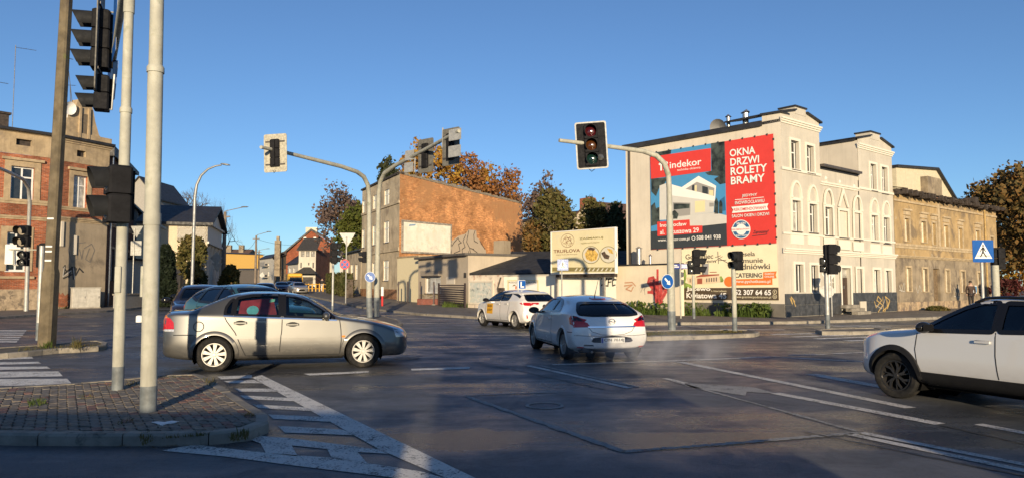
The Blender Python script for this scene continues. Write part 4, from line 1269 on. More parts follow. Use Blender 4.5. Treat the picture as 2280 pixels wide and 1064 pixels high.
def aerial(f, name, pb, pt, arms, y=.8):
 b = MB(); s0, z0 = f.px(*pb, -y); s1, z1_ = f.px(*pt, -y)
 b.tube([(s0, y, z0 - .5), (s1, y, z1_)], .02, 6)
 for (a, c) in arms:
  sa, za = f.px(*a, -y); sb, zb = f.px(*c, -y)
  b.tube([(sa, y, za), (sb, y, zb)], .015, 5)
  for k in range(5):
   t = k / 4; s, z = sa + (sb - sa) * t, za + (zb - za) * t
   b.tube([(s, y - .12, z), (s, y + .12, z)], .006, 4)
 return f.build(b, name, graymat('aerial metal', .12, metal=.6))
aerial(F1, 'roof_aerial', (28, 270), (35, 101), [((35, 106), (80, 113)), ((0, 184), (18, 187))])
aerial(F2, 'roof_aerial', (165, 245), (152, 150), [((152, 130), (162, 133))], .4)
aerial(F2, 'roof_aerial', (158, 245), (156, 185), [((150, 190), (168, 191))], .6)
s, z = F2.px(148, 242); b = MB(); b.lathe([(.001, 0), (.25, .05), (.42, .16)], 16, Matrix.Translation((s, -.2, z)) @ Matrix.Rotation(R(100), 4, 'X')); b.tube([(s, -.1, z - .6), (s, -.15, z)], .025, 6)
F2.build(b, 'satellite_dish', K_white, smooth=40)
# grey cabinets at its foot
def cabinet(name, px0, px1, py0, py1, lab, sides=1):
 s_, _ = F2.px((px0 + px1) / 2, py1, .9)
 _w = F2.M @ Vector((s_ - .7, -.9, 0)); X0, Y0_ = _w.x, _w.y
 d = F2.d;
 o = empty(name, (X0, Y0_, .12), math.atan2(d.y, d.x) - .35, lab, 'cabinet')
 h = (py1 - py0) / FPX * Y0_; w = (px1 - px0) / FPX * Y0_ * 1.15
 m = mat('pale cabinet plastic', (.44, .42, .37), .7, var=.15, scale=4, streak=.3)
 b = MB(); b.bbox(0, 0, .08, w, .45, h, .02); b.build('cabinet_body', m, o)
 b = MB(); b.box(-.02, -.02, 0, w + .02, .47, .08); b.build('base', M_kerb, o)
 n = 2 if w > 1 else 1
 for k in range(n):
  b = MB(); b.box(w * k / n + .03, -.015, .14, w * (k + 1) / n - .03, -.001, h - .08); q = b.build('door', m, o)
  b = MB(); b.box(w * (k + .85) / n, -.03, h * .5, w * (k + .85) / n + .03, -.016, h * .6); b.build('handle', M_sill, q)
 b = MB(); b.box(-.03, -.03, h, w + .03, .48, h + .04); b.build('lid', m, o)
 return o
cabinet('utility_cabinet', 160, 209, 637, 683, 'larger pale utility cabinet with two doors at the brick corner house')
cabinet('utility_cabinet', 211, 225, 648, 680, 'small narrow utility cabinet right of the larger cabinet')
# ------------------------------------------------------------------ further left side of the street
def simple_house(name, label, A, B, depth, z0, h, wm, rm, holes=(), pitch=1.6, wf=None, pane=None, gable=False, cat='building', overhang=.3):
 """front A-B with openings, other walls plain, a pitched roof with ridge along the front (or gable to the front)"""
 root = empty(name, (A[0], A[1], z0), label=label, cat=cat)
 f = Fac(root, A, B, z0)
 hs = [f.rect(*q) for q in holes]
 L = f.L
 wall(f, 'wall', wm, 0, L, 0, h, hs, .15, top=[(0, h), (L / 2, h + pitch), (L, h)] if gable else None)
 for r in hs: window(f, r, wf or M_frame, pane or M_pane, recess=.1, sill=M_tan)
 b = MB()
 b.add([(0, depth, 0), (L, depth, 0), (L, depth, h), (0, depth, h)], [(0, 3, 2, 1)])
 if gable:
  b.add([(0, 0, 0), (0, depth, 0), (0, depth, h), (0, 0, h)], [(0, 3, 2, 1)][::1]); b.add([(L, 0, 0), (L, depth, 0), (L, depth, h), (L, 0, h)], [(0, 1, 2, 3)])
  b.add([(0, depth, h), (L, depth, h), (L / 2, depth, h + pitch)], [(0, 2, 1)])
 else:
  for s, o in ((0, 1), (L, 0)):
   v = [(s, 0, 0), (s, depth, 0), (s, depth, h), (s, depth / 2, h + pitch), (s, 0, h)]
   b.add(v, [(0, 1, 2, 3, 4) if not o else (4, 3, 2, 1, 0)])
 f.build(b, 'wall', wm)
 b = MB(); e = overhang; t = .15
 if gable:
  for s in (0, 1):
   x0, x1 = (L / 2, -e) if s == 0 else (L / 2, L + e)
   k = pitch / (L / 2) * e
   b.yprism([(x0, h + pitch), (x1, h - k), (x1, h - k + t), (x0, h + pitch + t)], -e, depth + e)
 else:
  k = pitch / (depth / 2) * e
  for s in (0, 1):
   y0, y1 = (-e, depth / 2) if s == 0 else (depth / 2, depth + e)
   za, zb = (h - k, h + pitch) if s == 0 else (h + pitch, h - k)
   v = [(-e, y0, za), (L + e, y0, za), (L + e, y1, zb), (-e, y1, zb)]
   b.add(v + [(p[0], p[1], p[2] + t) for p in v], [(4, 5, 6, 7), (3, 2, 1, 0), (0, 1, 5, 4), (1, 2, 6, 5), (2, 3, 7, 6), (3, 0, 4, 7)])
 f.build(b, 'roof', rm)
 return root, f
def PT(px, Y): return Vector((ray(px, 640)[0] * Y, Y))
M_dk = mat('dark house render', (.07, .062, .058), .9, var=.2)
M_gry = mat('grey gable render', (.30, .285, .26), .9, var=.1)
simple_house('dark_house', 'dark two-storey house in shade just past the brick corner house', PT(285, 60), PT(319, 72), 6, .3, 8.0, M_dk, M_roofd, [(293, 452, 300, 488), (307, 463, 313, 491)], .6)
simple_house('grey_house', 'grey rendered house with a plain gable behind the tall white pole', PT(268, 82), PT(338, 82), 8, .5, 11.2, M_gry, M_roofd, [], 2.2, gable=True)
low_wall = empty('garden_wall', (*PT(300, 50), 0), label='low pale garden wall below the dark thuja by the side street', cat='wall')
FW = Fac(low_wall, PT(262, 46), PT(366, 52))
b = MB(); b.box(0, 0, .05, FW.L, .25, .95); FW.build(b, 'wall', M_gry); b = MB(); b.box(-.04, -.05, .95, FW.L + .04, .3, 1.05); FW.build(b, 'coping', M_kerb)
simple_house('white_outbuilding', 'small white flat-roofed outbuilding beside the dark thuja', PT(362, 54), PT(401, 58), 5, .15, 3.1, mat('white outbuilding render', (.52, .50, .45), .9, var=.1, streak=.3), M_roofd, [(381, 598, 390, 624)], .25)
# temple-fronted hall
hall = empty('columned_hall', (-25.05, 59, .2), label='cream hall with black roof, pediment and white columns on the left street', cat='building')
Hn, Hf = Vector((-25.05, 59.0)), Vector((-27.75, 68.6))
hd = (Hf - Hn).normalized(); hl = Vector((-hd.y, hd.x))
Hb = line_hit(Hn, (-hl * -1).normalized() if False else hl, 300)
FHs = Fac(hall, Hb, Hn, .25)      # lit side
FHf = Fac(hall, Hn, Hf, .25)      # pediment front, turned to the street
he = FHs.px(458, 498)[1]; apx = FHf.px(480, 465)[1]
M_hall = mat('hall cream render', (.56, .47, .34), .9, var=.06, streak=.15); M_hw = mat('hall white stucco', (.62, .60, .55), .85, var=.06)
hw = FHs.rect(411, 527, 446, 575)
hw2 = [(FHs.px(430, 530)[0], .4, FHs.px(455, 530)[0], FHs.px(440, 530)[1])]
wall(FHs, 'wall', M_hall, 0, FHs.L, 0, he, hw2, 1.2)
b = MB(); b.add([(hw2[0][0], 1.1, .4), (hw2[0][2], 1.1, .4), (hw2[0][2], 1.1, hw2[0][3]), (hw2[0][0], 1.1, hw2[0][3])], [(0, 1, 2, 3)]); FHs.build(b, 'porch_wall', M_dk)
band(FHs, 'eaves_band', M_hw, 0, FHs.L, he - .22, he, .12)
wall(FHf, 'wall', M_hw, 0, FHf.L, 0, he, [], y=2.2)
b = MB(); b.yprism([(0, he - 1.5), (FHf.L, he - 1.5), (FHf.L, he), (FHf.L / 2, apx - .2), (0, he)], 0, 2.3); FHf.build(b, 'pediment', M_hw)
b = MB(); b.box(-.1, -.25, he - .08, FHf.L + .1, 0, he + .06); b.box(-.05, -.12, he - 1.62, FHf.L + .05, 0, he - 1.45); FHf.build(b, 'cornice', M_hw)
for k in range(5):
 s = .45 + (FHf.L - .9) * k / 4
 b = MB(); b.lathe([(.42, 0), (.42, .15), (.34, .2), (.28, he - 2.0), (.38, he - 1.85), (.40, he - 1.62)], 16, Matrix.Translation((s, .45, 0)))
 FHf.build(b, 'column', M_hw, smooth=40)
for s in (0, 1):
 b = MB(); x1 = -.5 if s == 0 else FHf.L + .5; k = (apx - he) / (FHf.L / 2) * .5
 b.yprism([(FHf.L / 2, apx), (x1, he - k), (x1, he - k + .22), (FHf.L / 2, apx + .22)], -.45, FHs.L); FHf.build(b, 'roof', M_roofd)
b = MB(); v = FHf.L; b.add([(v, 0, 0), (v, FHs.L, 0), (v, FHs.L, he), (v, 0, he)], [(0, 1, 2, 3)]); FHf.build(b, 'wall', M_hall)
# yellow block closing the street and buildings round it
def gzp(p): return gz(p[0], p[1])
M_yel = mat('yellow facade paint', (.62, .38, .10), .9, var=.05)
A = PT(500, 205); simple_house('yellow_block', 'plain yellow building closing the far end of the left street', A, PT(585, 215), 14, gzp(A), 8.4, M_yel, M_roofd, [], .5)
A = PT(528, 195); simple_house('grey_annex', 'low grey flat-roofed garage block below the yellow building', A, PT(578, 196), 6, gzp(A), 3.6, M_dk, M_roofd, [(552, 631, 572, 645)], .4, wf=M_gry, pane=M_gry)
A = PT(486, 240); r_, f_ = simple_house('old_roofline', 'distant tan house with two chimneys beyond the yellow building', A, PT(548, 240), 10, gzp(A), 9.2, M_lowp, mat('brown roof tile', (.12, .07, .05), .9), [], 2)
for s in (.25, .7):
 b = MB(); b.box(f_.L * s - .8, 2, 9, f_.L * s + .8, 3.2, 12.6); f_.build(b, 'chimney', M_lowp)
A = PT(577, 176); r_, f_ = simple_house('balcony_block', 'far pale apartment house with balconies on the left street', A, PT(612, 162), 3, gzp(A), 6.2, M_white, M_roofd, [(584, 586, 588, 596), (597, 586, 601, 596), (584, 604, 588, 614), (597, 604, 601, 614)], .8)
for z in (1.6, 4.2):
 b = MB(); b.box(f_.L * .3, -1.0, z, f_.L * .62, 0, z + .15); b.box(f_.L * .3, -1.0, z + .15, f_.L * .62, -.92, z + 1.0); f_.build(b, 'balcony', M_gry)
# red brick house with corniced grey front and white dormer house
M_rbr = brickmat('dark red brick', (.30, .075, .03), (.24, .06, .028), (.22, .12, .08), .28, .09, .25)
M_gbr = brickmat('grey brown brick', (.17, .125, .08), (.14, .10, .065), (.15, .12, .09), .28, .09, .25)
def fh_front(): pass
B0, B1 = PT(610, 150), PT(636, 128)
brk = empty('brick_tenement', (B1.x, B1.y, gzp(B1)), label='tall grey brick tenement with a red brick gable on the left street', cat='building')
FA = Fac(brk, B0, B1, gzp(B1));
h_ = FA.px(634, 565)[1]
hs = [(FA.L * (k + .3) / 6, z, FA.L * (k + .7) / 6, z + 2.1) for k in range(6) for z in (1.4, 4.8)]
hs = [q for q in hs if q[3] < h_ - .4]
wall(FA, 'wall', M_gbr, 0, FA.L, -1, h_, hs, .2)
for q in hs: window(FA, q, M_tan, M_blind, recess=.12, cols=(), rows=())
b = MB()
for k in range(2): b.box(-.3, -.3 - .3 * k, h_ - .3 + .3 * k, FA.L + .3, 0, h_ + .3 * k - .002)
FA.build(b, 'cornice', M_rot)
B2 = PT(742, 129)
FBk = Fac(brk, B1, B2, gzp(B1))
apz = FBk.px(693, 514)[1]; sr = FBk.px(693, 514)[0]
wall(FBk, 'gable_wall', M_rbr, 0, FBk.L, -1, h_, [], .2, top=[(0, h_), (sr, apz), (FBk.L, FBk.px(740, 545)[1])])
b = MB(); zr_ = FBk.px(740, 545)[1]
b.yprism([(-.4, h_ - .05), (sr, apz), (FBk.L + .4, zr_ - .1), (FBk.L + .4, zr_ + .25), (sr, apz + .4), (-.4, h_ + .3)], -.3, 8); FBk.build(b, 'roof', M_roofd)
for px_ in (676, 698):
 r = FBk.rect(px_, 528, px_ + 6, 538); b = MB(); bars(b, r, -.05, -.01, .12); o = FBk.build(b, 'window', M_frame); b = MB(); b.box(r[0], -.02, r[1], r[2], -.005, r[3]); b.build('pane', M_pane, o)
s, z = FBk.px(690, 512); b = MB(); b.box(s - .9, 1, z - .4, s + 1.1, 2, z + .55); FBk.build(b, 'chimney', M_cream)
s, z = FBk.px(614, 540); b = MB(); b.box(s - .6, 2, h_ - 4, s + .4, 3, z + .5); b.box(s - .35, 2.2, z + .5, s + .15, 2.8, z + 1.3); FBk.build(b, 'chimney', M_lowp)
# white dormer house before it
D0 = PT(664, 112); D1 = PT(702, 112)
dh = empty('white_dormer_house', (D0.x, D0.y, gzp(D0)), label='narrow white house with dark hipped porch and three upper windows on the left street', cat='building')
FD = Fac(dh, D0, D1, gzp(D0))
zd = FD.px(684, 556)[1]
hs = [FD.rect(x, 559, x + 8, 571) for x in (670, 681.5, 693)] + [FD.rect(669, 584, 672, 596), FD.rect(686, 584, 689, 590), FD.rect(699, 584, 702, 596)]
hs[-1] = (min(hs[-1][0], FD.L - .5), hs[-1][1], min(hs[-1][2], FD.L - .25), hs[-1][3])
gr = FD.rect(667, 616, 697, 634)
wall(FD, 'wall', M_white, 0, FD.L, -1, zd, hs + [gr], .15)
for q in hs: window(FD, q, M_sill, M_curt, recess=.08, cols=(.5,), rows=(), w=.07)
b = MB()
for k in range(6): b.box(gr[0], .1, gr[1] + (gr[3] - gr[1]) * k / 6, gr[2], .14, gr[1] + (gr[3] - gr[1]) * (k + .92) / 6)
o = FD.build(b, 'garage_door', M_dk)
zr_ = FD.px(684, 536)[1]
b = MB(); b.add([(-.3, -.3, zd), (FD.L + .3, -.3, zd), (FD.L + .1, 3, zr_ + .6), (-.1, 3, zr_ + .6)], [(0, 1, 2, 3)]); b.box(-.3, -.3, zd - .12, FD.L + .3, 3, zd - .01); FD.build(b, 'roof', mat('dark grey tile', (.045, .042, .04), .8, var=.3))
b = MB(); zz = FD.px(684, 609)[1]; za = FD.px(684, 594)[1]; L = FD.L
b.add([(-.4, -1.4, zz), (L + .4, -1.4, zz), (L * .7, -.01, za), (L * .3, -.01, za), (-.4, -.01, zz), (L + .4, -.01, zz)], [(0, 1, 2, 3), (1, 5, 2), (0, 3, 4), (0, 4, 5, 1)]); FD.build(b, 'porch_roof', MATS['dark grey tile'])
b = MB(); b.add([(0, 0, -1), (0, 9, -1), (0, 9, zd + 2), (0, 0, zd)], [(0, 1, 2, 3)][::1]); b.add([(L, 0, -1), (L, 9, -1), (L, 9, zd), (L, 0, zd)], [(0, 1, 2, 3)]); FD.build(b, 'wall', M_rbr)
A = PT(640, 124); simple_house('low_white_house', 'low white house with dark sloping roof left of the dormer house', A, PT(663, 118), 6, gzp(A), 4.2, M_white, M_roofd, [(644, 596, 648, 606), (653, 596, 657, 606)], 2.2)
# ------------------------------------------------------------------ three-storey brick-gabled tenement in the middle
def zg_(u, v): return (560 + u / 2.419, 260 + v / 2.419)
C0 = Vector((-9.75, 62.0)); zC = gz(*C0)
gd = Vector((.63, .777)).normalized(); cd = Vector((-.44, .898)).normalized()
C1 = line_hit(C0, gd, 1163); C2 = line_hit(C0, cd, 804)
mid = empty('gable_tenement', (*C0, zC), label='three-storey tenement with a bare brick gable and grey stained street front', cat='building')
M_bare = brickmat('weathered orange brick', (.64, .295, .115), (.48, .20, .075), (.46, .28, .15), .30, .11, .45, patch=[((.36, .19, .09), .48, .58, .22), ((.27, .165, .10), .60, .74, .45), ((.50, .38, .24), .64, .78, 1.0), ((.36, .17, .08), .55, .62, 3.0)], streak=.3)
M_front = mat('grey stained stucco', (.50, .41, .28), .95, var=.2, scale=.8, bump=.2, bscale=20, streak=.55, patch=[((.28, .22, .155), .5, .68, .6)])
FM, FL = Fac(mid, C0, C1, zC), Fac(mid, C2, C0, zC)
zl = FM.px(889, 384)[1]; zr_ = FM.px(1160, 452)[1]
wall(FM, 'gable_wall', M_bare, 0, FM.L, 0, zr_, [], top=[(0, zl), (FM.L * .45, zl - (zl - zr_) * .47), (FM.L, zr_)])
b = MB(); n = 34                                  # loose bricks along the top
for k in range(n):
 t0, t1 = k / n, (k + 1) / n
 za = zl - (zl - zr_) * (t0 + t1) / 2
 b.box(FM.L * t0, -.03, za - .12, FM.L * t1, .35, za + random.uniform(.03, .20))
o = FM.build(b, 'coping', mat('grey coping', (.20, .17, .13), .9, var=.3));
hull_roof(mid, 'roof', M_roofd, [(*C0, zC + zl - .02), (*C1, zC + zr_ - .02), (*(C1 + C2 - C0), zC + zr_ - .02), (*C2, zC + zl - .02)])
wins = [(597, 452, 612, 527), (655, 423, 675, 502), (715, 393, 742, 475), (595, 606, 610, 704), (652, 585, 672, 690), (714, 563, 740, 677), (650, 785, 665, 860), (710, 772, 738, 882)]
hs = [FL.rect(*zg_(a, c), *zg_(d, e)) for a, c, d, e in wins]
wall(FL, 'wall', M_front, 0, FL.L, 0, zl, hs, .18)
M_bf = mat('bright window infill', (.68, .64, .50), .5, var=.06)
for r in hs: window(FL, r, M_frame, M_bf if r is not hs[7] else M_blind, recess=.07, w=.08, cols=(.72,), rows=(.66,), sill=M_sill)
for (p, y0, y1) in (((690, 0), 502, 490), ((690, 0), 735, 718)):
 b = MB(); z0, z1_ = FL.px(*zg_(690, y0))[1], FL.px(*zg_(690, y1))[1]; b.box(0, -.10, z0, FL.L + .05, -.001, z1_); FL.build(b, 'string_course', M_front)
b = MB(); b.box(-.1, -.15, zl - .1, FL.L + .02, .4, zl + .06); FL.build(b, 'eaves', M_rot)
b = MB(); b.box(0, -.08, 0, FL.L, -.001, FL.px(850, 643)[1]); FL.build(b, 'plinth', brickmat('plinth brick', (.36, .19, .10), (.28, .14, .08), (.30, .2, .13), .28, .09, .4))
# old poster board and grey mural
r0 = empty('poster_board', FM.M @ Vector((FM.px(948, 530)[0], -.1, 0)), label='big weathered blank white poster board on the brick gable', cat='board')
FP = Fac(r0, C0, C1, zC)
pl = [FP.px(*p) for p in ((894, 492), (1003, 500), (1003, 564), (893, 561))]
sa, sb = pl[0][0], pl[1][0]; za, zb2 = pl[3][1], (pl[0][1] + pl[1][1]) / 2
b = MB(); b.box(sa, -.10, za, sb, -.02, zb2); FP.build(b, 'board_panel', mat('weathered white board', (.74, .70, .60), .8, var=.1, scale=.8, patch=[((.42, .40, .36), .55, .75, .6), ((.66, .62, .50), .5, .6, 2)], streak=.2))
b = MB(); bars(b, (sa - .05, za - .05, sb + .05, zb2 + .05), -.16, -.02, .16, (), ()); FP.build(b, 'board_frame', mat('rusty frame', (.27, .24, .20), .8, var=.4, scale=4))
decal(FP, 'peeling_paper', P_('torn blue paper', (.22, .33, .45)), [(910, 500), (925, 499), (922, 503), (908, 504)], -.103)
def zm_(u, v): return (1000 + u / 4.434, 480 + v / 4.434)
M_mur = P_('grey mural paint', (.40, .33, .25), .9)
decal(FM, 'mural', M_mur, [zm_(*p) for p in [(22, 385), (25, 250), (90, 200), (160, 180), (190, 140), (265, 145), (270, 215), (300, 240), (310, 280), (360, 340), (365, 400), (200, 395)]], -.03)
stroke(FM, 'mural_outline', M_black, [[zm_(*p) for p in L] for L in ([(25, 300), (48, 262), (60, 250), (85, 220), (96, 246), (110, 260)], [(45, 370), (105, 345), (90, 280), (120, 265)], [(130, 385), (125, 330), (155, 310), (135, 250), (160, 190)], [(180, 200), (170, 260), (200, 320), (240, 330)],
 [(190, 150), (180, 210)], [(255, 145), (240, 190), (245, 250), (280, 270)], [(200, 330), (215, 390)], [(230, 330), (275, 365)], [(300, 250), (350, 330)], [(190, 350), (190, 395)])], .075, -.04)
# low pale extension, shop annex and garden walls to the right of it
def zx_(u, v): return (690 + u / 4.432, 480 + v / 4.432)
X0 = PT(884, 59.5); X1 = PT(932, 56)
ext = empty('cream_extension', (*X0, .2), label='low cream rendered extension at the foot of the brick gable', cat='building')
FE = Fac(ext, X0, X1, .2)
ze = FE.px(905, 573)[1]
b = MB(); b.box(0, 0, 0, FE.L, 6, ze); FE.build(b, 'wall', mat('pale yellow render', (.68, .60, .40), .9, var=.04)); b = MB(); b.box(-.05, -.05, ze, FE.L + .05, 6, ze + .12); FE.build(b, 'coping', M_tan)
A0 = PT(931, 55); A1 = PT(1042, 48)
shop = empty('beige_annex', (*A0, .12), label='beige single-storey annex with a half-closed roller shutter', cat='building')
FS_ = Fac(shop, A0, A1, .12)
zA, zB = FS_.px(935, 577)[1], FS_.px(1040, 568)[1]
r = FS_.rect(*zx_(1140, 590), *zx_(1290, 765))
M_bei = mat('beige annex render', (.44, .375, .29), .9, var=.07, scale=1.2, streak=.25)
wall(FS_, 'wall', M_bei, 0, FS_.L, 0, min(zA, zB) - .3, [r], .2, top=[(0, zA), (FS_.L, zB)])
window(FS_, r, M_frame, M_curt, cols=(.55,), rows=(), w=.12, recess=.1, sill=M_sill)
b = MB(); zc = (r[1] + r[3]) / 2
for k in range(14):
 z = r[1] + (r[3] - r[1]) * (k + .3) / 14; b.box(r[0] + (r[2] - r[0]) * .3, .05, z, r[2] - .05, .075, z + .06)
o = FS_.build(b, 'window_blind', M_frame); o['kind'] = 'stuff'
b = MB(); b.box(r[0] - .25, -.30, r[3], r[2] + .2, 0, r[3] + .36); FS_.build(b, 'shutter_box', mat('shutter box', (.30, .26, .21), .7, var=.1)); b = MB(); b.box(r[0] - .2, -.26, r[3] - .06, r[2] + .15, -.02, r[3] - .001); FS_.build(b, 'shutter_slat', M_sill)
b = MB(); q = FS_.rect(*zx_(1350, 600), *zx_(1432, 672)); b.box(q[0], -.03, q[1], q[2], -.001, q[3]); FS_.build(b, 'wall_panel', M_cream)
b = MB(); b.yprism([(-.15, zA), (FS_.L + .1, zB), (FS_.L + .1, zB + .16), (-.15, zA + .16)], -.3, 5); FS_.build(b, 'roof', mat('grey roof edge', (.10, .09, .08), .7, var=.2))
b = MB(); b.add([(FS_.L, 0, 0), (FS_.L, 5, 0), (FS_.L, 5, zB), (FS_.L, 0, zB)], [(0, 1, 2, 3)]); FS_.build(b, 'wall', M_bei)
# shed with black roof behind the white wall
S0, S1 = PT(1040, 48.5), PT(1375, 41.5)
shed = empty('black_roofed_shed', (*S0, .12), label='long low shed with a black felt roof behind the white street wall', cat='building')
FR = Fac(shed, S0, S1, .12)
ze0, ze1 = FR.px(1045, 607)[1], FR.px(1225, 611)[1]
zri = FR.px(1045, 574)[1]
b = MB(); b.box(0, .3, 0, FR.L, 5, ze0 - .1); FR.build(b, 'wall', M_cream)
b = MB(); b.add([(-.1, -.25, ze0), (FR.L, -.25, ze0 - .12), (FR.L, 4.6, ze0 + 1.35), (-.1, 4.6, ze0 + 1.6)], [(0, 1, 2, 3)]); b.add([(-.1, -.25, ze0), (FR.L, -.25, ze0 - .12), (FR.L, -.25, ze0 - .42), (-.1, -.25, ze0 - .32)], [(3, 2, 1, 0)]); b.add([(-.1, -.25, ze0 - .32), (-.1, -.25, ze0), (-.1, 4.6, ze0 + 1.6), (-.1, 4.6, ze0 + .9)], [(0, 1, 2, 3)][::1])
FR.build(b, 'roof', mat('black roofing felt', (.028, .027, .028), .8, var=.4, scale=2))
s, z = FR.px(1110, 575, -3); b = MB(); b.box(s - .45, 3, z - 1.2, s + .45, 3.8, z + 1.25); FR.build(b, 'chimney', M_taupe)
s, z = FR.px(1091, 582, -2.5); b = MB(); b.tube([(s, 2.5, z - .6), (s, 2.5, z + .55)], .06, 8); FR.build(b, 'vent_pipe', M_white)
# street wall in two lengths
W0, W1, W2 = PT(1042, 47.2), PT(1372, 38.6), PT(1514, 35.2)
wl = empty('street_wall', (*W0, .1), label='long whitewashed street wall with peeling left end below the billboard', cat='wall')
FWl = Fac(wl, W0, W1, .1)
zw = FWl.px(1300, 612)[1]; zw0 = FWl.px(1060, 612)[1]
sx = FWl.px(1122, 640)[0]; sp_ = FWl.px(1214, 640)[0]
M_wall = mat('whitewashed wall', (.82, .78, .66), .9, var=.05, scale=1, bump=.1)
M_peel = mat('peeling wall', (.60, .52, .42), .95, var=.15, scale=1.5, bump=.3, bscale=12, patch=[((.36, .17, .11), .56, .66, 1.2), ((.42, .36, .30), .52, .68, 2.5)])
b = MB(); b.box(0, 0, 0, sx, .3, zw0); FWl.build(b, 'wall', M_peel)
b = MB(); b.box(sx, .002, 0, FWl.L, .3, zw); FWl.build(b, 'wall', M_wall)
b = MB(); b.box(sx, -.06, zw, FWl.L, .34, zw + .08); FWl.build(b, 'coping', M_cream)
r = FWl.rect(1047, 628, 1097, 673)
b = MB(); b.box(r[0], -.05, r[1], r[2], -.001, r[3]); FWl.build(b, 'poster_panel', mat('layered posters', (.42, .45, .42), .8, var=.1, patch=[((.16, .18, .18), .56, .64, 2.2), ((.55, .52, .46), .5, .6, 4), ((.34, .14, .11), .66, .72, 2.8)]))
b = MB(); bars(b, (r[0] - .1, r[1] - .12, r[2] + .1, r[3] + .12), -.08, 0, .12, (), ()); FWl.build(b, 'panel_frame', M_cream)
b = MB(); q = FWl.rect(1112, 640, 1124, 650); b.box(q[0], -.12, q[1], q[2], -.001, q[3]); FWl.build(b, 'letter_box', M_rot)
s0, z0 = FWl.px(1117, 617); b = MB(); b.tube([(s0, -.08, z0), (s0 - .3, -.08, z0 - .7), (s0 - .15, -.08, z0 - 1.1), (s0 - .5, -.08, z0 - 1.7)], .05, 6); FWl.build(b, 'drain_pipe', M_sill)
stroke(FWl, 'graffiti', M_black, [[zm_(*p) for p in L] for L in ([(1505, 620), (1560, 618), (1505, 685), (1560, 690)], [(1575, 620), (1568, 695)], [(1575, 622), (1608, 618)], [(1573, 655), (1600, 650)], [(1640, 625), (1612, 640), (1615, 690), (1640, 680)], [(1662, 640), (1658, 705)], [(1662, 620), (1655, 605), (1672, 605), (1664, 622), (1640, 632)])], .07, -.004)
wr = empty('street_wall', (*W1, .1), label='taller beige wall stretch with red graffiti beside the white tenement', cat='wall')
FWr = Fac(wr, W1, W2, .1)
zw2 = FWr.px(1440, 590)[1]
b = MB(); b.box(0, 0, 0, FWr.L, .3, zw2); FWr.build(b, 'wall', mat('beige wall render', (.76, .66, .49), .9, var=.06, scale=1.2, streak=.15))
b = MB(); b.box(-.02, -.05, zw2, FWr.L, .34, zw2 + .07); FWr.build(b, 'coping', M_roofd)
def zq_(u, v): return (1220 + u / 2.129, 260 + v / 2.129)
M_rsp = mat('red spray paint', (.55, .07, .06), .7, var=.3, scale=6)
stroke(FWr, 'graffiti', M_rsp, [[zq_(*p) for p in L] for L in ([(520, 725), (520, 780), (525, 870)], [(480, 765), (500, 760), (515, 790), (490, 805), (475, 785), (480, 765)], [(530, 790), (550, 780), (565, 805), (555, 840)], [(490, 800), (520, 830), (518, 885)], [(510, 790), (540, 880)], [(475, 830), (500, 830), (520, 880)], [(540, 800), (530, 885)], [(500, 790), (530, 860)],
 [(485, 785), (510, 800)], [(545, 795), (560, 830), (535, 860)])], .14, -.006)
decal(FWr, 'graffiti', mat('pink spray paint', (.52, .13, .11), .7, var=.5, scale=5), [zq_(*p) for p in [(475, 790), (490, 760), (512, 765), (525, 785), (550, 775), (566, 800), (556, 850), (535, 885), (510, 885), (500, 840), (480, 835), (490, 815)]], -.003)
stroke(FWr, 'graffiti', mat('orange spray paint', (.56, .30, .17), .7), [[zq_(*p) for p in L] for L in ([(362, 800), (400, 795), (370, 815), (395, 825), (405, 805)], [(365, 785), (400, 783), (415, 800)])], .07, -.004)
stroke(FWr, 'graffiti', mat('tan spray paint', (.42, .36, .28), .7), [[zq_(*p) for p in L] for L in ([(440, 830), (455, 795), (460, 840)], [(445, 800), (470, 800), (455, 820)])], .04, -.004)
for px_, y0, y1, rr in ((1423, 592, 553, .14), (1448, 592, 570, .07)):
 s, z0 = FWr.px(px_, y0, -.6); z1_ = FWr.px(px_, y1, -.6)[1]; b = MB(); b.tube([(s, .6, 0), (s, .6, z1_)], rr, 10); b.lathe([(rr * 1.5, z1_), (.01, z1_ + .12)], 10, Matrix.Translation((s, .6, 0))); FWr.build(b, 'flue_pipe', M_zinc, smooth=40)
# kindergarten banner on the wall
kb = empty('kindergarten_banner', FWl.M @ Vector((FWl.px(1165, 635)[0], -.05, 0)), label='pale yellow kindergarten banner tied to the whitewashed wall', cat='banner')
FK = Fac(kb, W0, W1, .1)
def zk_(u, v): return (1030 + u / 9.12, 600 + v / 9.12)
bsheet(FK, 'banner_cloth', mat('pale yellow banner', (.72, .62, .36), .6, var=.05), [zk_(915, 205), zk_(1548, 205), zk_(1552, 450), zk_(920, 450)], -.03, 10, 5, .008)
decal(FK, 'printed_border', K_white, [zk_(*p) for p in [(950, 230), (1520, 230), (1525, 440), (955, 440)]], -.042)
K_pb = P_('banner brown print', (.22, .17, .06))
ptext(FK, 'PRZEDSZKOLE NIEPUBLICZNE', (945, 272), (1515, 236), K_pb, -.046, None, zk_, .02); ptext(FK, 'S', (1185, 385), (1230, 310), K_or, -.046, None, zk_, .02)
decal(FK, 'printed_hat', K_pb, [zk_(*p) for p in [(1022, 335), (1040, 305), (1075, 300), (1092, 320), (1060, 325)]], -.046); decal(FK, 'printed_face', K_or, [zk_(*p) for p in [(1080, 330), (1180, 325), (1180, 385), (1080, 390)]], -.046)
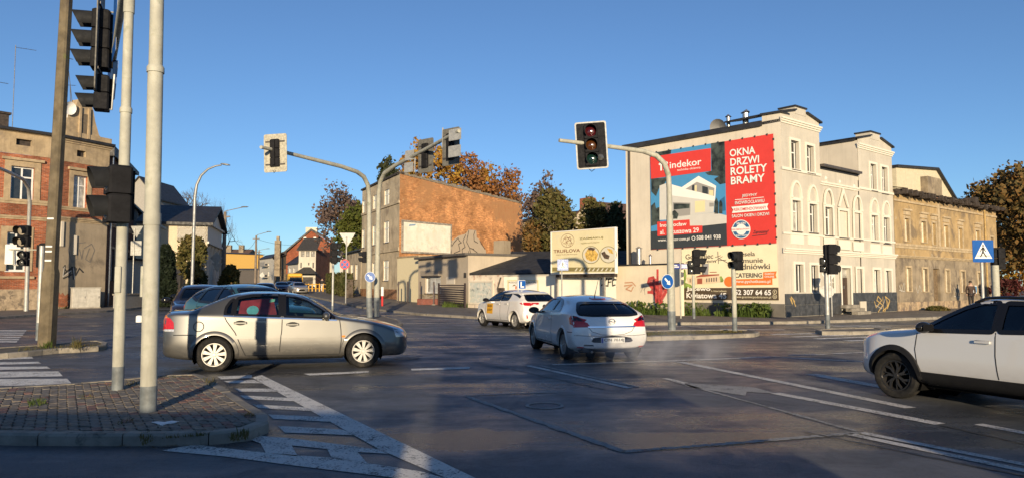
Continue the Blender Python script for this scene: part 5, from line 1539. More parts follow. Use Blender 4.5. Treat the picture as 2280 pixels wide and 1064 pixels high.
# ------------------------------------------------------------------ restaurant billboard
def zt_(u, v): return (1160 + u / 3.942, 390 + v / 3.94)
T0, T1 = PT(1228, 41.2), PT(1370, 37.7)
bill = empty('billboard', (*((T0 + T1) / 2), .1), label='cream restaurant billboard on posts in front of the shed', cat='billboard')
FT = Fac(bill, T0, T1, .1)
c0, c1 = FT.px(1228, 518), FT.px(1370, 606)
b = MB(); b.box(0, 0, c1[1], FT.L, .14, c0[1]); FT.build(b, 'board_panel', mat('billboard cream print', (.72, .64, .40), .6, var=.05, scale=1.5, patch=[((.66, .60, .42), .5, .7, 3)]))
b = MB(); bars(b, (-.04, c1[1] - .04, FT.L + .04, c0[1] + .04), -.03, .17, .05, (), ()); FT.build(b, 'board_frame', K_white)
for px_ in (1233, 1338):
 s = FT.px(px_, 650)[0]; b = MB(); b.box(s - .06, .2, 0, s + .06, .32, c0[1] - .3); FT.build(b, 'post', M_zinc)
b = MB(); b.box(.2, .15, c1[1] - .22, FT.L - .1, .3, c1[1] - .06); FT.build(b, 'bottom_rail', M_rot)
K_tr = P_('billboard brown print', (.22, .09, .05)); K_ol = P_('billboard olive print', (.24, .20, .08)); K_pl = P_('plate print', (.66, .62, .50)); K_fd = mat('pasta print', (.62, .40, .10), .6, var=.5, scale=9); K_fk = mat('truffle print', (.09, .06, .04), .6, var=.8, scale=9)
def T(m, pts, k=0, name='printed_shape'): return decal(FT, name, m, pts, -.006 - .002 * k, None, zt_)
T(K_ol, [(275, 806), (825, 806), (825, 842), (275, 842)], 0)
for k in range(9): T(K_pl, [(470 + k * 38, 838), (490 + k * 38, 812), (500 + k * 38, 812), (485 + k * 38, 838)], 1)
T(K_ol, ell(615, 697, 78), 1); T(K_pl, ell(615, 697, 72), 2); T(K_fd, [(560, 690), (590, 640), (640, 645), (680, 690), (665, 740), (620, 755), (575, 735)], 3); T(K_fk, [(585, 640), (610, 630), (655, 640), (640, 660), (600, 655)], 4)
T(K_ol, ell(768, 695, 74), 1); T(K_pl, ell(768, 695, 68), 2); T(K_fk, [(705, 680), (735, 665), (750, 690), (780, 705), (770, 735), (735, 730), (715, 700)], 3); T(K_fd, [(755, 640), (800, 650), (812, 690), (780, 680)], 3)
stroke(FT, 'printed_emblem', K_tr, [[zt_(*p) for p in L] for L in (ell(410, 573, 58) + [(468, 573)], [(365, 590), (390, 540), (400, 590), (430, 540), (440, 580)], [(375, 560), (440, 545)], [(385, 605), (410, 590), (400, 620)], [(420, 600), (445, 595), (435, 620), (418, 612)], [(370, 600), (450, 560)], [(395, 530), (455, 600)])], .022, -.012)
for s_, ll, tr, m_, bd, sh_ in (('TRUFLOVA', (288, 682), (520, 642), K_tr, .016, 0), ('RESTAURACJA', (313, 703), (498, 686), K_tr, .0, 0), ('ZASMAKUJ', (515, 572), (722, 536), K_ol, .02, 0), ('wyjątkowych smaków', (527, 606), (692, 578), K_ol, 0, .4)):
 ptext(FT, s_, ll, tr, m_, -.014, None, zt_, bd, sh_)
# gate, fence posts and planter before the annex
M_iron = mat('brown iron', (.05, .035, .035), .6, .3, var=.3, scale=6)
gx0, gx1 = PT(976, 50.6), PT(1036, 46.4)
gate = empty('slatted_gate', (*gx0, .1), label='brown metal gate of horizontal slats in front of the beige annex', cat='gate')
FGt = Fac(gate, gx0, gx1, .1); zgt = FGt.px(1000, 633)[1]
for s in (.06, FGt.L - .06):
 b = MB(); b.box(s - .06, -.04, 0, s + .06, .06, zgt + .1); FGt.build(b, 'post', M_iron)
for k in range(10):
 z = .15 + (zgt - .2) * k / 9; b = MB(); b.box(.12, -.015, z - .035, FGt.L - .12, .02, z + .035); FGt.build(b, 'slat', M_iron)
for k, px_ in enumerate((887, 908, 936, 966)):
 p = PT(px_, 55.5 - 1.5 * k); o = empty('fence_post', (*p, .12), label=('dark fence post against the corner of the brick tenement', 'dark fence post before the pale yellow extension', 'dark fence post left of the annex shutter', 'dark fence post between planter and shutter window')[k], cat='post', group='fence posts before the annex')
 b = MB(); h = (.05 + (634 - 628) / FPX * p.y + 1.5); b.box(-.05, -.05, 0, .05, .05, h); b.build('post', M_iron, o); b = MB(); b.box(-.12, -.12, 0, .12, .12, .12); b.build('post_footing', M_kerb, o)
p = PT(953, 51.8); pt = empty('flower_planter', (*p, .12), label='red brown planter box of yellow flowers beside the gate', cat='planter')
b = MB(); b.bbox(-.75, -.25, 0, .75, .25, .5, .03); b.build('planter_box', mat('planter brown', (.16, .05, .035), .8, var=.2), pt)
b = MB()
for k in range(120):
 x, y, z = random.uniform(-.7, .7), random.uniform(-.22, .22), .5 + random.uniform(0, .32); q = .05
 b.add([(x - q, y, z), (x, y - q, z + .02), (x + q, y, z + .03), (x, y + q, z)], [(0, 1, 2, 3)])
o = b.build('flowers', mat('yellow flower', (.55, .42, .06), .8, var=.4, scale=20), pt); o['kind'] = 'stuff'
# one-storey house past the brick-gabled tenement
L0, L1 = PT(768, 92), PT(803, 82)
A = L0; r_, f_ = simple_house('low_grey_house', 'low grey brown house between the hedge and the brick-gabled tenement', L0, L1, 7, gzp(L1) - .1, 5.2, M_front, M_roofd, [(772, 588, 776, 622), (781, 588, 786, 622), (791, 588, 796, 622)], 1.0, pane=M_bf)
A = PT(756, 100); simple_house('pale_gable_house', 'pale grey gable end showing behind the give way sign', A, PT(790, 100), 7, gzp(A), 6.8, mat('pale grey render', (.46, .45, .43), .9), mat('rust tile', (.20, .07, .05), .9), [], .8)
# house behind the trees in the middle
A = PT(1165, 66); r_, f_ = simple_house('cream_house', 'cream gabled house half hidden behind the dark trees', PT(1262, 72), PT(1365, 66), 7, 0, 7.5, mat('cream house render', (.66, .58, .42), .9, var=.06), mat('brown roof tile', (.12, .07, .05), .9), [(1285, 500, 1295, 520), (1325, 500, 1335, 520)], 2.0, gable=True, overhang=.1)
s, z = f_.px(1300, 452, -2); b = MB(); b.box(s - .7, 2, z - 1, s + .7, 3, z + .5); f_.build(b, 'chimney', M_brick)
simple_house('brown_house', 'brown stuccoed house with white windows behind the left dark trees', PT(1163, 84), PT(1260, 80), 10, 0, 9.0, M_tan, M_roofd, [(1172, 540, 1180, 565), (1195, 540, 1203, 565), (1218, 540, 1226, 565)], 1.2)
# ================================================================== VEHICLES
def pchip(x, y, xi):
 x, y, xi = map(np.asarray, (x, y, xi))
 h = np.diff(x); d = np.diff(y) / h
 m = np.zeros(len(x))
 for i in range(1, len(x) - 1):
  if d[i - 1] * d[i] > 0:
   w1, w2 = 2 * h[i] + h[i - 1], h[i] + 2 * h[i - 1]
   m[i] = (w1 + w2) / (w1 / d[i - 1] + w2 / d[i])
 m[0], m[-1] = d[0], d[-1]
 k = np.clip(np.searchsorted(x, xi) - 1, 0, len(x) - 2)
 t = (xi - x[k]) / h[k]
 return ((1 + 2 * t) * (1 - t) ** 2) * y[k] + t * (1 - t) ** 2 * h[k] * m[k] + t * t * (3 - 2 * t) * y[k + 1] + t * t * (t - 1) * h[k] * m[k + 1]
def smooth_rows(P, axis, passes, w=.5, fix=True):
 P = P.copy()
 for _ in range(passes):
  Q = P.copy()
  if axis == 0:
   Q[1:-1] = P[1:-1] * (1 - w) + (P[:-2] + P[2:]) * .5 * w
  else:
   Q[:, 1:-1] = P[:, 1:-1] * (1 - w) + (P[:, :-2] + P[:, 2:]) * .5 * w
  P = Q
 return P
def circle(cx, cz, r, n=28, a0=0, a1=2 * math.pi, close=False):
 return [(cx + r * math.cos(a0 + (a1 - a0) * i / n), cz + r * math.sin(a0 + (a1 - a0) * i / n)) for i in range(n + (1 if close else 0))]
class Shell:
 def __init__(self, st, kf=.10, kr=.08, xf=1.6, xr=-1.6, nu=150, seg=(4, 12, 14, 16, 18), sm=(3, 3), pw=2.4):
  st = np.array(st, float)
  xs = st[:, 0]
  t = np.zeros(len(st))
  for i in range(1, len(st)):
   t[i] = t[i - 1] + max(abs(xs[i] - xs[i - 1]), .6 * abs(st[i, 9] - st[i - 1, 9]), .6 * abs(st[i, 1] - st[i - 1, 1]), .02)
  ti = np.linspace(0, t[-1], nu)
  S = np.stack([pchip(t, st[:, k], ti) for k in range(10)], 1)
  rows = []
  for (x, zb, wb, zm, wm, zs, ws, zr, wr, zt) in S:
   ctrl = [(0, zb), (wb, zb), (wm, zm), (ws, zs), (wr, zr), (0, zt)]
   pts = []
   for k in range(5):
    (y0, z0), (y1, z1) = ctrl[k], ctrl[k + 1]
    for q in range(seg[k]):
     f = q / seg[k]
     y, z = y0 + (y1 - y0) * f, z0 + (z1 - z0) * f
     if k == 4:     # crowned roof or bonnet
      y = wr * (1 - f)
      z = zr + (zt - zr) * (1 - (1 - f) ** 2)
     if k == 3:     # slightly bowed side glass
      y += .018 * math.sin(math.pi * f) * min(1, (z1 - z0) / .3)
     if k == 1:
      y += .035 * math.sin(math.pi * f)
     pts.append((y, z))
   pts.append((0, zt))
   rows.append([(x, y, z) for y, z in pts])
  P = np.array(rows)
  P = smooth_rows(P, 1, sm[1]); P = smooth_rows(P, 0, sm[0])
  P[:, 0, 1] = 0; P[:, -1, 1] = 0
  W = st[:, 4].max()
  L0, L1 = xs.max(), xs.min()
  x = P[..., 0]; a = (np.abs(P[..., 1]) / W) ** pw
  s = np.clip((x - xf) / (L0 - xf), 0, 1); x = x - kf * a * s * s * (3 - 2 * s)
  s = np.clip((xr - x) / (xr - L1), 0, 1); x = x + kr * a * s * s * (3 - 2 * s)
  P[..., 0] = x
  right = P.copy(); right[..., 1] *= -1
  full = np.concatenate([right, P[:, -2::-1]], 1)     # -y bottom, over the roof, +y bottom
  self.P = full
  nu_, nv = full.shape[:2]
  self.V = full.reshape(-1, 3)
  i, j = np.meshgrid(np.arange(nu_ - 1), np.arange(nv - 1), indexing='ij')
  a = (i * nv + j).ravel()
  self.F = np.stack([a, a + 1, a + nv + 1, a + nv], 1)[:, ::-1]   # st runs front to rear
  self.V0 = self.V.copy()
  self.bvh = BVHTree.FromPolygons([tuple(v) for v in self.V], [tuple(f) for f in self.F])
  self.keep = np.ones(len(self.F), bool)
 AX = {'L': ((0, 2), 1, 1), 'R': ((0, 2), 1, -1), 'F': ((1, 2), 0, 1), 'B': ((1, 2), 0, -1), 'T': ((0, 1), 2, 1)}
 def hit(self, side, p, q):
  (a, b), c, sg = self.AX[side]
  o = [0, 0, 0]; o[a] = p; o[b] = q; o[c] = 4.0 * sg
  d = [0, 0, 0]; d[c] = -sg
  loc, nor, _, _ = self.bvh.ray_cast(o, d)
  if loc is None:
   o[c] = .6 * sg if c == 1 else (2.2 * sg if c == 0 else 1.2)
   loc, nor, _, _ = self.bvh.find_nearest(o)
  nor = nor.copy()
  if nor[c] * sg < 0: nor.negate()
  return loc, nor
 def cut(self, side, poly, lim=None):
  """take the faces inside the outline out of the shell; the outline is snapped clean"""
  (a, b), c, sg = self.AX[side]
  V = self.V
  ok = V[:, c] * sg > (lim if lim is not None else .2)
  pts = np.array(poly)
  A = pts; B = np.roll(pts, -1, 0)
  lo, hi = pts.min(0) - .05, pts.max(0) + .05
  cand = np.where(ok & (V[:, a] > lo[0]) & (V[:, a] < hi[0]) & (V[:, b] > lo[1]) & (V[:, b] < hi[1]))[0]
  if len(cand):
   p = V[cand][:, [a, b]]
   d = B - A
   best = np.full(len(cand), 1e9); bp = p.copy()
   for k in range(len(A)):
    tt = np.clip(((p - A[k]) @ d[k]) / (d[k] @ d[k] + 1e-12), 0, 1)
    q = A[k] + tt[:, None] * d[k]
    dist = np.hypot(*(p - q).T)
    m = dist < best
    best[m] = dist[m]; bp[m] = q[m]
   sel = best < .017
   for k in np.where(sel)[0]:
    loc, _ = self.hit(side, bp[k][0], bp[k][1])
    if abs(loc[c] - V[cand[k]][c]) < .08:
     V[cand[k]] = loc
  cen = V[self.F].mean(1)
  ins = inpoly(poly, cen[:, a], cen[:, b]) & (cen[:, c] * sg > (lim if lim is not None else .2))
  self.keep &= ~ins
 def patch(self, b, side, poly, off=.004, step=.06, skirt=None):
  """a sheet lying on the shell inside the outline; skirt gives it thickness down to that offset"""
  pts = []
  N = len(poly)
  for i in range(N):
   p, q = Vector(poly[i]), Vector(poly[(i + 1) % N])
   n = max(1, int((q - p).length / step))
   for k in range(n):
    pts.append(p.lerp(q, k / n))
  nb = len(pts)
  arr = np.array([tuple(p) for p in pts])
  lo, hi = arr.min(0), arr.max(0)
  gx, gy = np.meshgrid(np.arange(lo[0] + step / 2, hi[0], step), np.arange(lo[1] + step / 2, hi[1], step))
  gx, gy = gx.ravel(), gy.ravel()
  m = inpoly([tuple(p) for p in arr], gx, gy)
  allp = pts + [Vector((x, y)) for x, y in zip(gx[m], gy[m])]
  edges = [(i, (i + 1) % nb) for i in range(nb)]
  vs, _, fs, ov, _, _ = delaunay_2d_cdt(allp, edges, [], 1, 1e-6)
  out, low = [], []
  for v in vs:
   loc, nor = self.hit(side, v[0], v[1])
   out.append(loc + nor * off)
   low.append(loc + nor * (skirt if skirt is not None else 0))
  (a, bb), c, sg = self.AX[side]
  faces = []
  for f in fs:
   f = list(f)
   n = (Vector(out[f[1]]) - Vector(out[f[0]])).cross(Vector(out[f[2]]) - Vector(out[f[0]]))
   if n[c] * sg < 0: f.reverse()
   faces.append(f)
  o = len(b.v)
  b.add(out, faces)
  if skirt is not None:
   cnt = {}
   for f in faces:
    for i in range(len(f)):
     e = (f[i], f[(i + 1) % len(f)])
     cnt[e] = cnt.get(e, 0) + 1
   ed = [e for e in cnt if (e[1], e[0]) not in cnt]
   vs2, fs2 = [], []
   for (i, j) in ed:
    k = len(vs2)
    vs2 += [out[i], out[j], low[j], low[i]]
    fs2.append((k + 1, k, k + 3, k + 2))
   b.add(vs2, fs2)
  return b
 def strip(self, b, side, line, w=.012, off=.003, step=.06):
  """a narrow band along a line drawn on the shell"""
  pts = []
  for i in range(len(line) - 1):
   p, q = Vector(line[i]), Vector(line[i + 1])
   n = max(1, int((q - p).length / step))
   for k in range(n):
    pts.append(p.lerp(q, k / n))
  pts.append(Vector(line[-1]))
  vs, fs = [], []
  for i, p in enumerate(pts):
   t = (pts[min(i + 1, len(pts) - 1)] - pts[max(i - 1, 0)]).normalized()
   nrm = Vector((-t.y, t.x)) * w / 2
   for q in (p + nrm, p - nrm):
    loc, nor = self.hit(side, q[0], q[1])
    vs.append(loc + nor * off)
  for i in range(len(pts) - 1):
   fs.append((2 * i, 2 * i + 1, 2 * i + 3, 2 * i + 2))
  return b.add(vs, fs)
 def ring(self, b, side, poly, w, off=.004, step=.05, skirt=None):
  """a band of width w just outside the outline"""
  pts = []
  for i in range(len(poly)):
   p, q = Vector(poly[i]), Vector(poly[(i + 1) % len(poly)])
   k_ = max(1, int((q - p).length / step))
   pts += [p.lerp(q, k / k_) for k in range(k_)]
  n = len(pts)
  area = sum(pts[i].x * pts[(i + 1) % n].y - pts[(i + 1) % n].x * pts[i].y for i in range(n))
  s = 1 if area > 0 else -1
  vs, fs = [], []
  for i in range(n):
   t = (pts[(i + 1) % n] - pts[i - 1]).normalized()
   nr = Vector((t.y, -t.x)) * s
   for q in (pts[i] - nr * .022, pts[i] + nr * w):
    loc, no = self.hit(side, q[0], q[1])
    vs.append(loc + no * off)
  for i in range(n):
   j = (i + 1) % n
   fs.append((2 * i, 2 * i + 1, 2 * j + 1, 2 * j))
  return b.add(vs, fs)
 def body(self, name, m, parent, clip=None):
  b = MB()
  used = np.unique(self.F[self.keep])
  remap = -np.ones(len(self.V), int); remap[used] = np.arange(len(used))
  b.v = [tuple(v) for v in self.V[used]]
  b.f = [tuple(f) for f in remap[self.F[self.keep]]]
  b.mi = [0] * len(b.f)
  return b.build(name, m, parent, smooth=50)
CAR = {}
def car_mats():
 CAR['rubber'] = mat('tyre rubber', (.018, .018, .018), .9, var=.25, scale=20, spec=.15, patch=[((.06, .052, .042), .5, .75, 6)])
 CAR['plastic'] = mat('black trim plastic', (.016, .016, .017), .7, var=.1, spec=.25)
 CAR['gloss'] = mat('black gloss trim', (.01, .01, .011), .12, var=0)
 CAR['dark'] = mat('vehicle underside', (.006, .006, .006), .9, var=0, spec=.1)
 CAR['alloy'] = mat('silver wheel paint', (.34, .335, .32), .45, .5, var=.1, patch=[((.25, .22, .18), .55, .8, 5)])
 CAR['dalloy'] = mat('graphite wheel metal', (.07, .068, .07), .3, .7, var=.1)
 CAR['chrome'] = mat('chrome trim', (.75, .75, .75), .12, 1.0, var=0)
 CAR['seat'] = mat('seat cloth', (.09, .09, .095), .9, var=.2)
 CAR['glass'] = glassmat('vehicle glass', (.62, .74, .72), .95)
 CAR['tint'] = glassmat('dark vehicle glass', (.5, .55, .55), .3)
 CAR['red'] = mat('red lamp lens', (.42, .008, .01), .12, var=.15, scale=30, coat=.6)
 CAR['amber'] = mat('amber lamp lens', (.75, .20, .01), .15, var=.1, coat=.6)
 CAR['clear'] = mat('clear lamp lens', (.55, .55, .56), .08, .3, var=.2, scale=30, coat=.8)
 CAR['plate'] = mat('number plate white', (.75, .75, .72), .4, var=.03)
 CAR['plate_text'] = mat('number plate black', (.02, .02, .02), .5, var=0)
 CAR['eu'] = mat('number plate blue', (.01, .05, .35), .4, var=0)
 CAR['white_print'] = mat('white print', (.8, .8, .78), .5, var=0)
 CAR['seam'] = mat('panel gap', (.02, .02, .02), .9, var=0)
def paint(name, col, metal=0.0, rough=.35, dirt=.5):
 """car paint with clear coat and road dirt that gathers low on the flanks"""
 if name in MATS: return MATS[name]
 m, nt, b = _new(name)
 tc = nt.nodes.new('ShaderNodeTexCoord')
 sep = nt.nodes.new('ShaderNodeSeparateXYZ'); nt.links.new(tc.outputs['Object'], sep.inputs[0])
 low = _ramp(nt, sep.outputs[2], .22, .75, 1, 0)
 nz = _ramp(nt, _noise(nt, _coord(nt, (1, 1, 2)), 5, 7, .7), .35, .75, .25, 1)
 mu = nt.nodes.new('ShaderNodeMath'); mu.operation = 'MULTIPLY'
 nt.links.new(low, mu.inputs[0]); nt.links.new(nz, mu.inputs[1])
 m2 = nt.nodes.new('ShaderNodeMath'); m2.operation = 'MULTIPLY'; m2.inputs[1].default_value = dirt
 nt.links.new(mu.outputs[0], m2.inputs[0])
 co = _mix(nt, m2.outputs[0], col, (.13, .11, .085))
 nt.links.new(co, b.inputs['Base Color'])
 b.inputs['Metallic'].default_value = metal
 rr = _ramp(nt, m2.outputs[0], 0, .5, rough, .75)
 nt.links.new(rr, b.inputs['Roughness'])
 b.inputs['Coat Weight'].default_value = 1.0
 cr = _ramp(nt, m2.outputs[0], 0, .5, .04, .5)
 nt.links.new(cr, b.inputs['Coat Roughness'])
 MATS[name] = m
 return m
WHEELS = {}
def wheel_meshes(r, w, spokes, style, rm):
 """tyre and rim meshes, axle along local y, outer face at -y"""
 key = (round(r, 3), w, spokes, style, rm)
 if key in WHEELS: return WHEELS[key]
 Mx = Matrix.Rotation(math.pi / 2, 4, 'X')          # z -> -y
 rr = r * .655
 t = MB()
 h = w / 2
 prof = [(rr, -h * .72), (rr + .012, -h * .85), (r * .80, -h), (r * .93, -h * .96), (r * .985, -h * .78), (r, -h * .55), (r, h * .55),
   (r * .985, h * .78), (r * .93, h * .96), (r * .80, h), (rr + .012, h * .85), (rr, h * .72)]
 t.lathe(prof, 44, Mx)
 n = 60                                              # tread blocks
 for k in range(n):
  a = 2 * math.pi * k / n
  Mb = Mx @ Matrix.Rotation(a, 4, 'Z') @ Matrix.Translation((r, 0, 0))
  for s in (-1, 0, 1):
   t.box(-.004, -r * .034, s * h * .42 - h * .16, .006, r * .034, s * h * .42 + h * .16, Mb)
 tyre = t.mesh('tyre', CAR['rubber'], 40)
 q = MB()
 q.cur = 0
 q.lathe([(rr + .004, h * .75), (rr + .006, h * .86), (rr - .008, h * .86), (rr - .014, h * .70), (rr - .03, h * .35), (rr - .035, -h * .6)], 44, Mx)
 q.cur = 1
 q.lathe([(0.001, h * .1), (rr - .03, h * .1)], 32, Mx)   # dark brake disc side
 q.cur = 0
 z1 = h * .72
 q.lathe([(0.001, z1 + .004), (r * .10, z1 + .004), (r * .12, z1 - .005), (r * .13, z1 - .03)], 24, Mx)
 for k in range(spokes):
  a = 2 * math.pi * k / spokes
  Ms = Mx @ Matrix.Rotation(a, 4, 'Z')
  if style == 'blade':       # broad spoke widening to the rim
   w0, w1 = r * .045, r * .115
   q.prism([(r * .09, -w0), (rr - .012, -w1), (rr - .012, w1), (r * .09, w0)], z1 - .028, z1 - .004, Ms)
  elif style == 'twin':
   for s in (-1, 1):
    q.prism([(r * .09, s * r * .03 - .008), (rr - .01, s * r * .10 - .012), (rr - .01, s * r * .10 + .012), (r * .09, s * r * .03 + .008)], z1 - .03, z1 - .004, Ms)
  elif style == 'swirl':
   q.prism([(r * .08, -.016), (r * .35, -.03), (rr - .01, .012), (rr - .01, .05), (r * .35, .004), (r * .08, .016)], z1 - .03, z1 - .004, Ms)
   q.prism([(r * .2, -.03), (rr - .01, -.07), (rr - .01, -.055), (r * .2, -.016)], z1 - .034, z1 - .01, Ms)
  Mb = Ms @ Matrix.Translation((r * .17, 0, 0))
 for k in range(5):
  a = 2 * math.pi * (k + .5) / 5
  q.lathe([(.009, z1 + .002), (.009, z1 - .02)], 8, Mx @ Matrix.Rotation(a, 4, 'Z') @ Matrix.Translation((r * .15, 0, 0)))
 rim = q.mesh('rim', [CAR[rm], CAR['dark']], 40)
 WHEELS[key] = (tyre, rim)
 return WHEELS[key]
def add_wheels(root, sp):
 tyre, rim = wheel_meshes(sp['r'], sp.get('tw', .205), sp.get('spokes', 10), sp.get('wstyle', 'blade'), sp.get('rm', 'alloy'))
 tr = sp['track'] / 2
 for i, ax in enumerate((sp['wb'] / 2, -sp['wb'] / 2)):
  for s in (-1, 1):
   st = sp.get('steer', 0) if i == 0 else 0
   M = Matrix.Translation((ax, s * tr, sp['r'])) @ Matrix.Rotation((math.pi if s > 0 else 0) + st, 4, 'Z') @ Matrix.Rotation(random.random() * 6, 4, 'Y')
   w = empty('wheel'); w.parent = root; w.matrix_local = M
   inst('tyre', tyre, w); inst('rim', rim, w)
def add_mirror(root, sh, x, z, s, body_m, sc=1.0):
 loc, _ = sh.hit('L' if s > 0 else 'R', x, z)
 y = abs(loc[1])
 b = MB()
 b.ellipsoid((x - .02, s * (y + .15 * sc), z + .035), (.075 * sc, .125 * sc, .075 * sc), 16, 10)
 b.box(x - .05, min(s * (y - .03), s * (y + .1)), z - .03, x + .03, max(s * (y - .03), s * (y + .1)), z + .01)
 o = b.build('door_mirror', body_m, root, smooth=40)
 g = MB()
 g.prism(rpoly([(s * (y + .05 * sc), z - .02), (s * (y + .25 * sc), z - .01), (s * (y + .25 * sc), z + .08), (s * (y + .05 * sc), z + .085)], .03),
   0, .006, Matrix(((0, 0, -1, x - .085 * sc), (1, 0, 0, 0), (0, 1, 0, 0), (0, 0, 0, 1))))
 g.build('mirror_glass', CAR['gloss'], o)
def add_interior(root, sp):
 sx = sp.get('seat_x', .15)
 for x in (sx, sx - .95):
  for s in (-1, 1):
   b = MB()
   b.bbox(x - .28, s * .37 - .24, .35, x + .26, s * .37 + .24, .62, .05)
   hb_ = sp['belt'] + (.27 if x == sx else .10) - .55
   Mb = Matrix.Translation((x - .26, s * .37, .55)) @ Matrix.Rotation(R(-14), 4, 'Y')
   b.bbox(-.10, -.23, 0, .06, .23, hb_ - .2, .05, Mb)
   b.bbox(-.07, -.13, hb_ - .17, .03, .13, hb_, .04, Mb)
   b.build('seat', CAR['seat'], root, smooth=40)
 d = MB()
 x0 = sx + .55
 d.bbox(x0, -.68, .55, x0 + .45, .68, sp['belt'] - .03, .06)
 o = d.build('dashboard', CAR['plastic'], root, smooth=40)
 w = MB()
 Ms = Matrix.Translation((x0 - .06, .37, sp['belt'] - .08)) @ Matrix.Rotation(R(-65), 4, 'Y')
 ring = [(.18 * math.cos(a), .18 * math.sin(a), 0) for a in np.linspace(0, 2 * math.pi, 25)]
 w.tube(ring, .015, 6, False, Ms)
 w.box(-.17, -.02, -.01, .17, .02, .01, Ms); w.box(-.06, -.06, -.02, .06, .06, .02, Ms)
 w.build('steering_wheel', CAR['plastic'], root)
 u = MB()
 hb = sp['wb'] / 2
 u.box(-hb + .38, -.72, sp['clear'], hb - .38, .72, .36)
 u.box(-hb - .45, -.52, sp['clear'] + .05, hb + .45, .52, .48)
 u.box(-hb + .36, -.70, .36, hb - .45, .70, .40)
 u.build('underbody', CAR['dark'], root)
 for ax in (hb, -hb):
  for s in (-1, 1):
   ln = MB()
   Ml = Matrix.Translation((ax, s * .52, sp['r'])) @ Matrix.Rotation(math.pi / 2, 4, 'X')
   prof = [(sp['arch'] + .02, -.34), (sp['arch'] + .02, .34)]
   vs, fs = [], []
   n = 20
   for k in range(n + 1):
    a = math.pi * (k / n) * 1.3 - .15 * math.pi
    for z in (-.30, .30):
     vs.append(((sp['arch'] + .015) * math.cos(a), (sp['arch'] + .015) * math.sin(a), z))
   for k in range(n):
    fs.append((2 * k, 2 * k + 1, 2 * k + 3, 2 * k + 2))
   ln.add(vs, fs, Ml)
   ln.lathe([(.001, s * .29), (sp['arch'] + .015, s * .29)], 20, Ml)
   ln.build('wheel_arch_liner', CAR['dark'], root)
def add_exhaust_pipe(root, x, y, z):
 b = MB()
 b.tube([(x + .3, y, z), (x, y, z), (x - .06, y, z - .01)], .028, 10)
 b.build('exhaust_pipe', CAR['chrome'], root, smooth=40)
def plate(root, text, x, z, w=.52, h=.114, tilt=0):
 """rear number plate facing -x"""
 M = Matrix.Translation((x, 0, z)) @ Matrix.Rotation(-math.pi / 2, 4, 'Z')
 b = MB(); b.yprism(rpoly([(-w / 2, -h / 2), (w / 2, -h / 2), (w / 2, h / 2), (-w / 2, h / 2)], .012), -.012, 0)
 o = b.build('number_plate', CAR['plate'], root, M)
 e = MB(); e.yprism([(-w / 2 + .006, -h / 2 + .006), (-w / 2 + .044, -h / 2 + .006), (-w / 2 + .044, h / 2 - .006), (-w / 2 + .006, h / 2 - .006)], -.014, -.011)
 e.build('country_band', CAR['eu'], o)
 if text:
  lettering(text, -w / 2 + .06, -h / 2 + .02, w / 2 - .02, h / 2 - .02, -.0145, CAR['plate_text'], o, bold=.02)
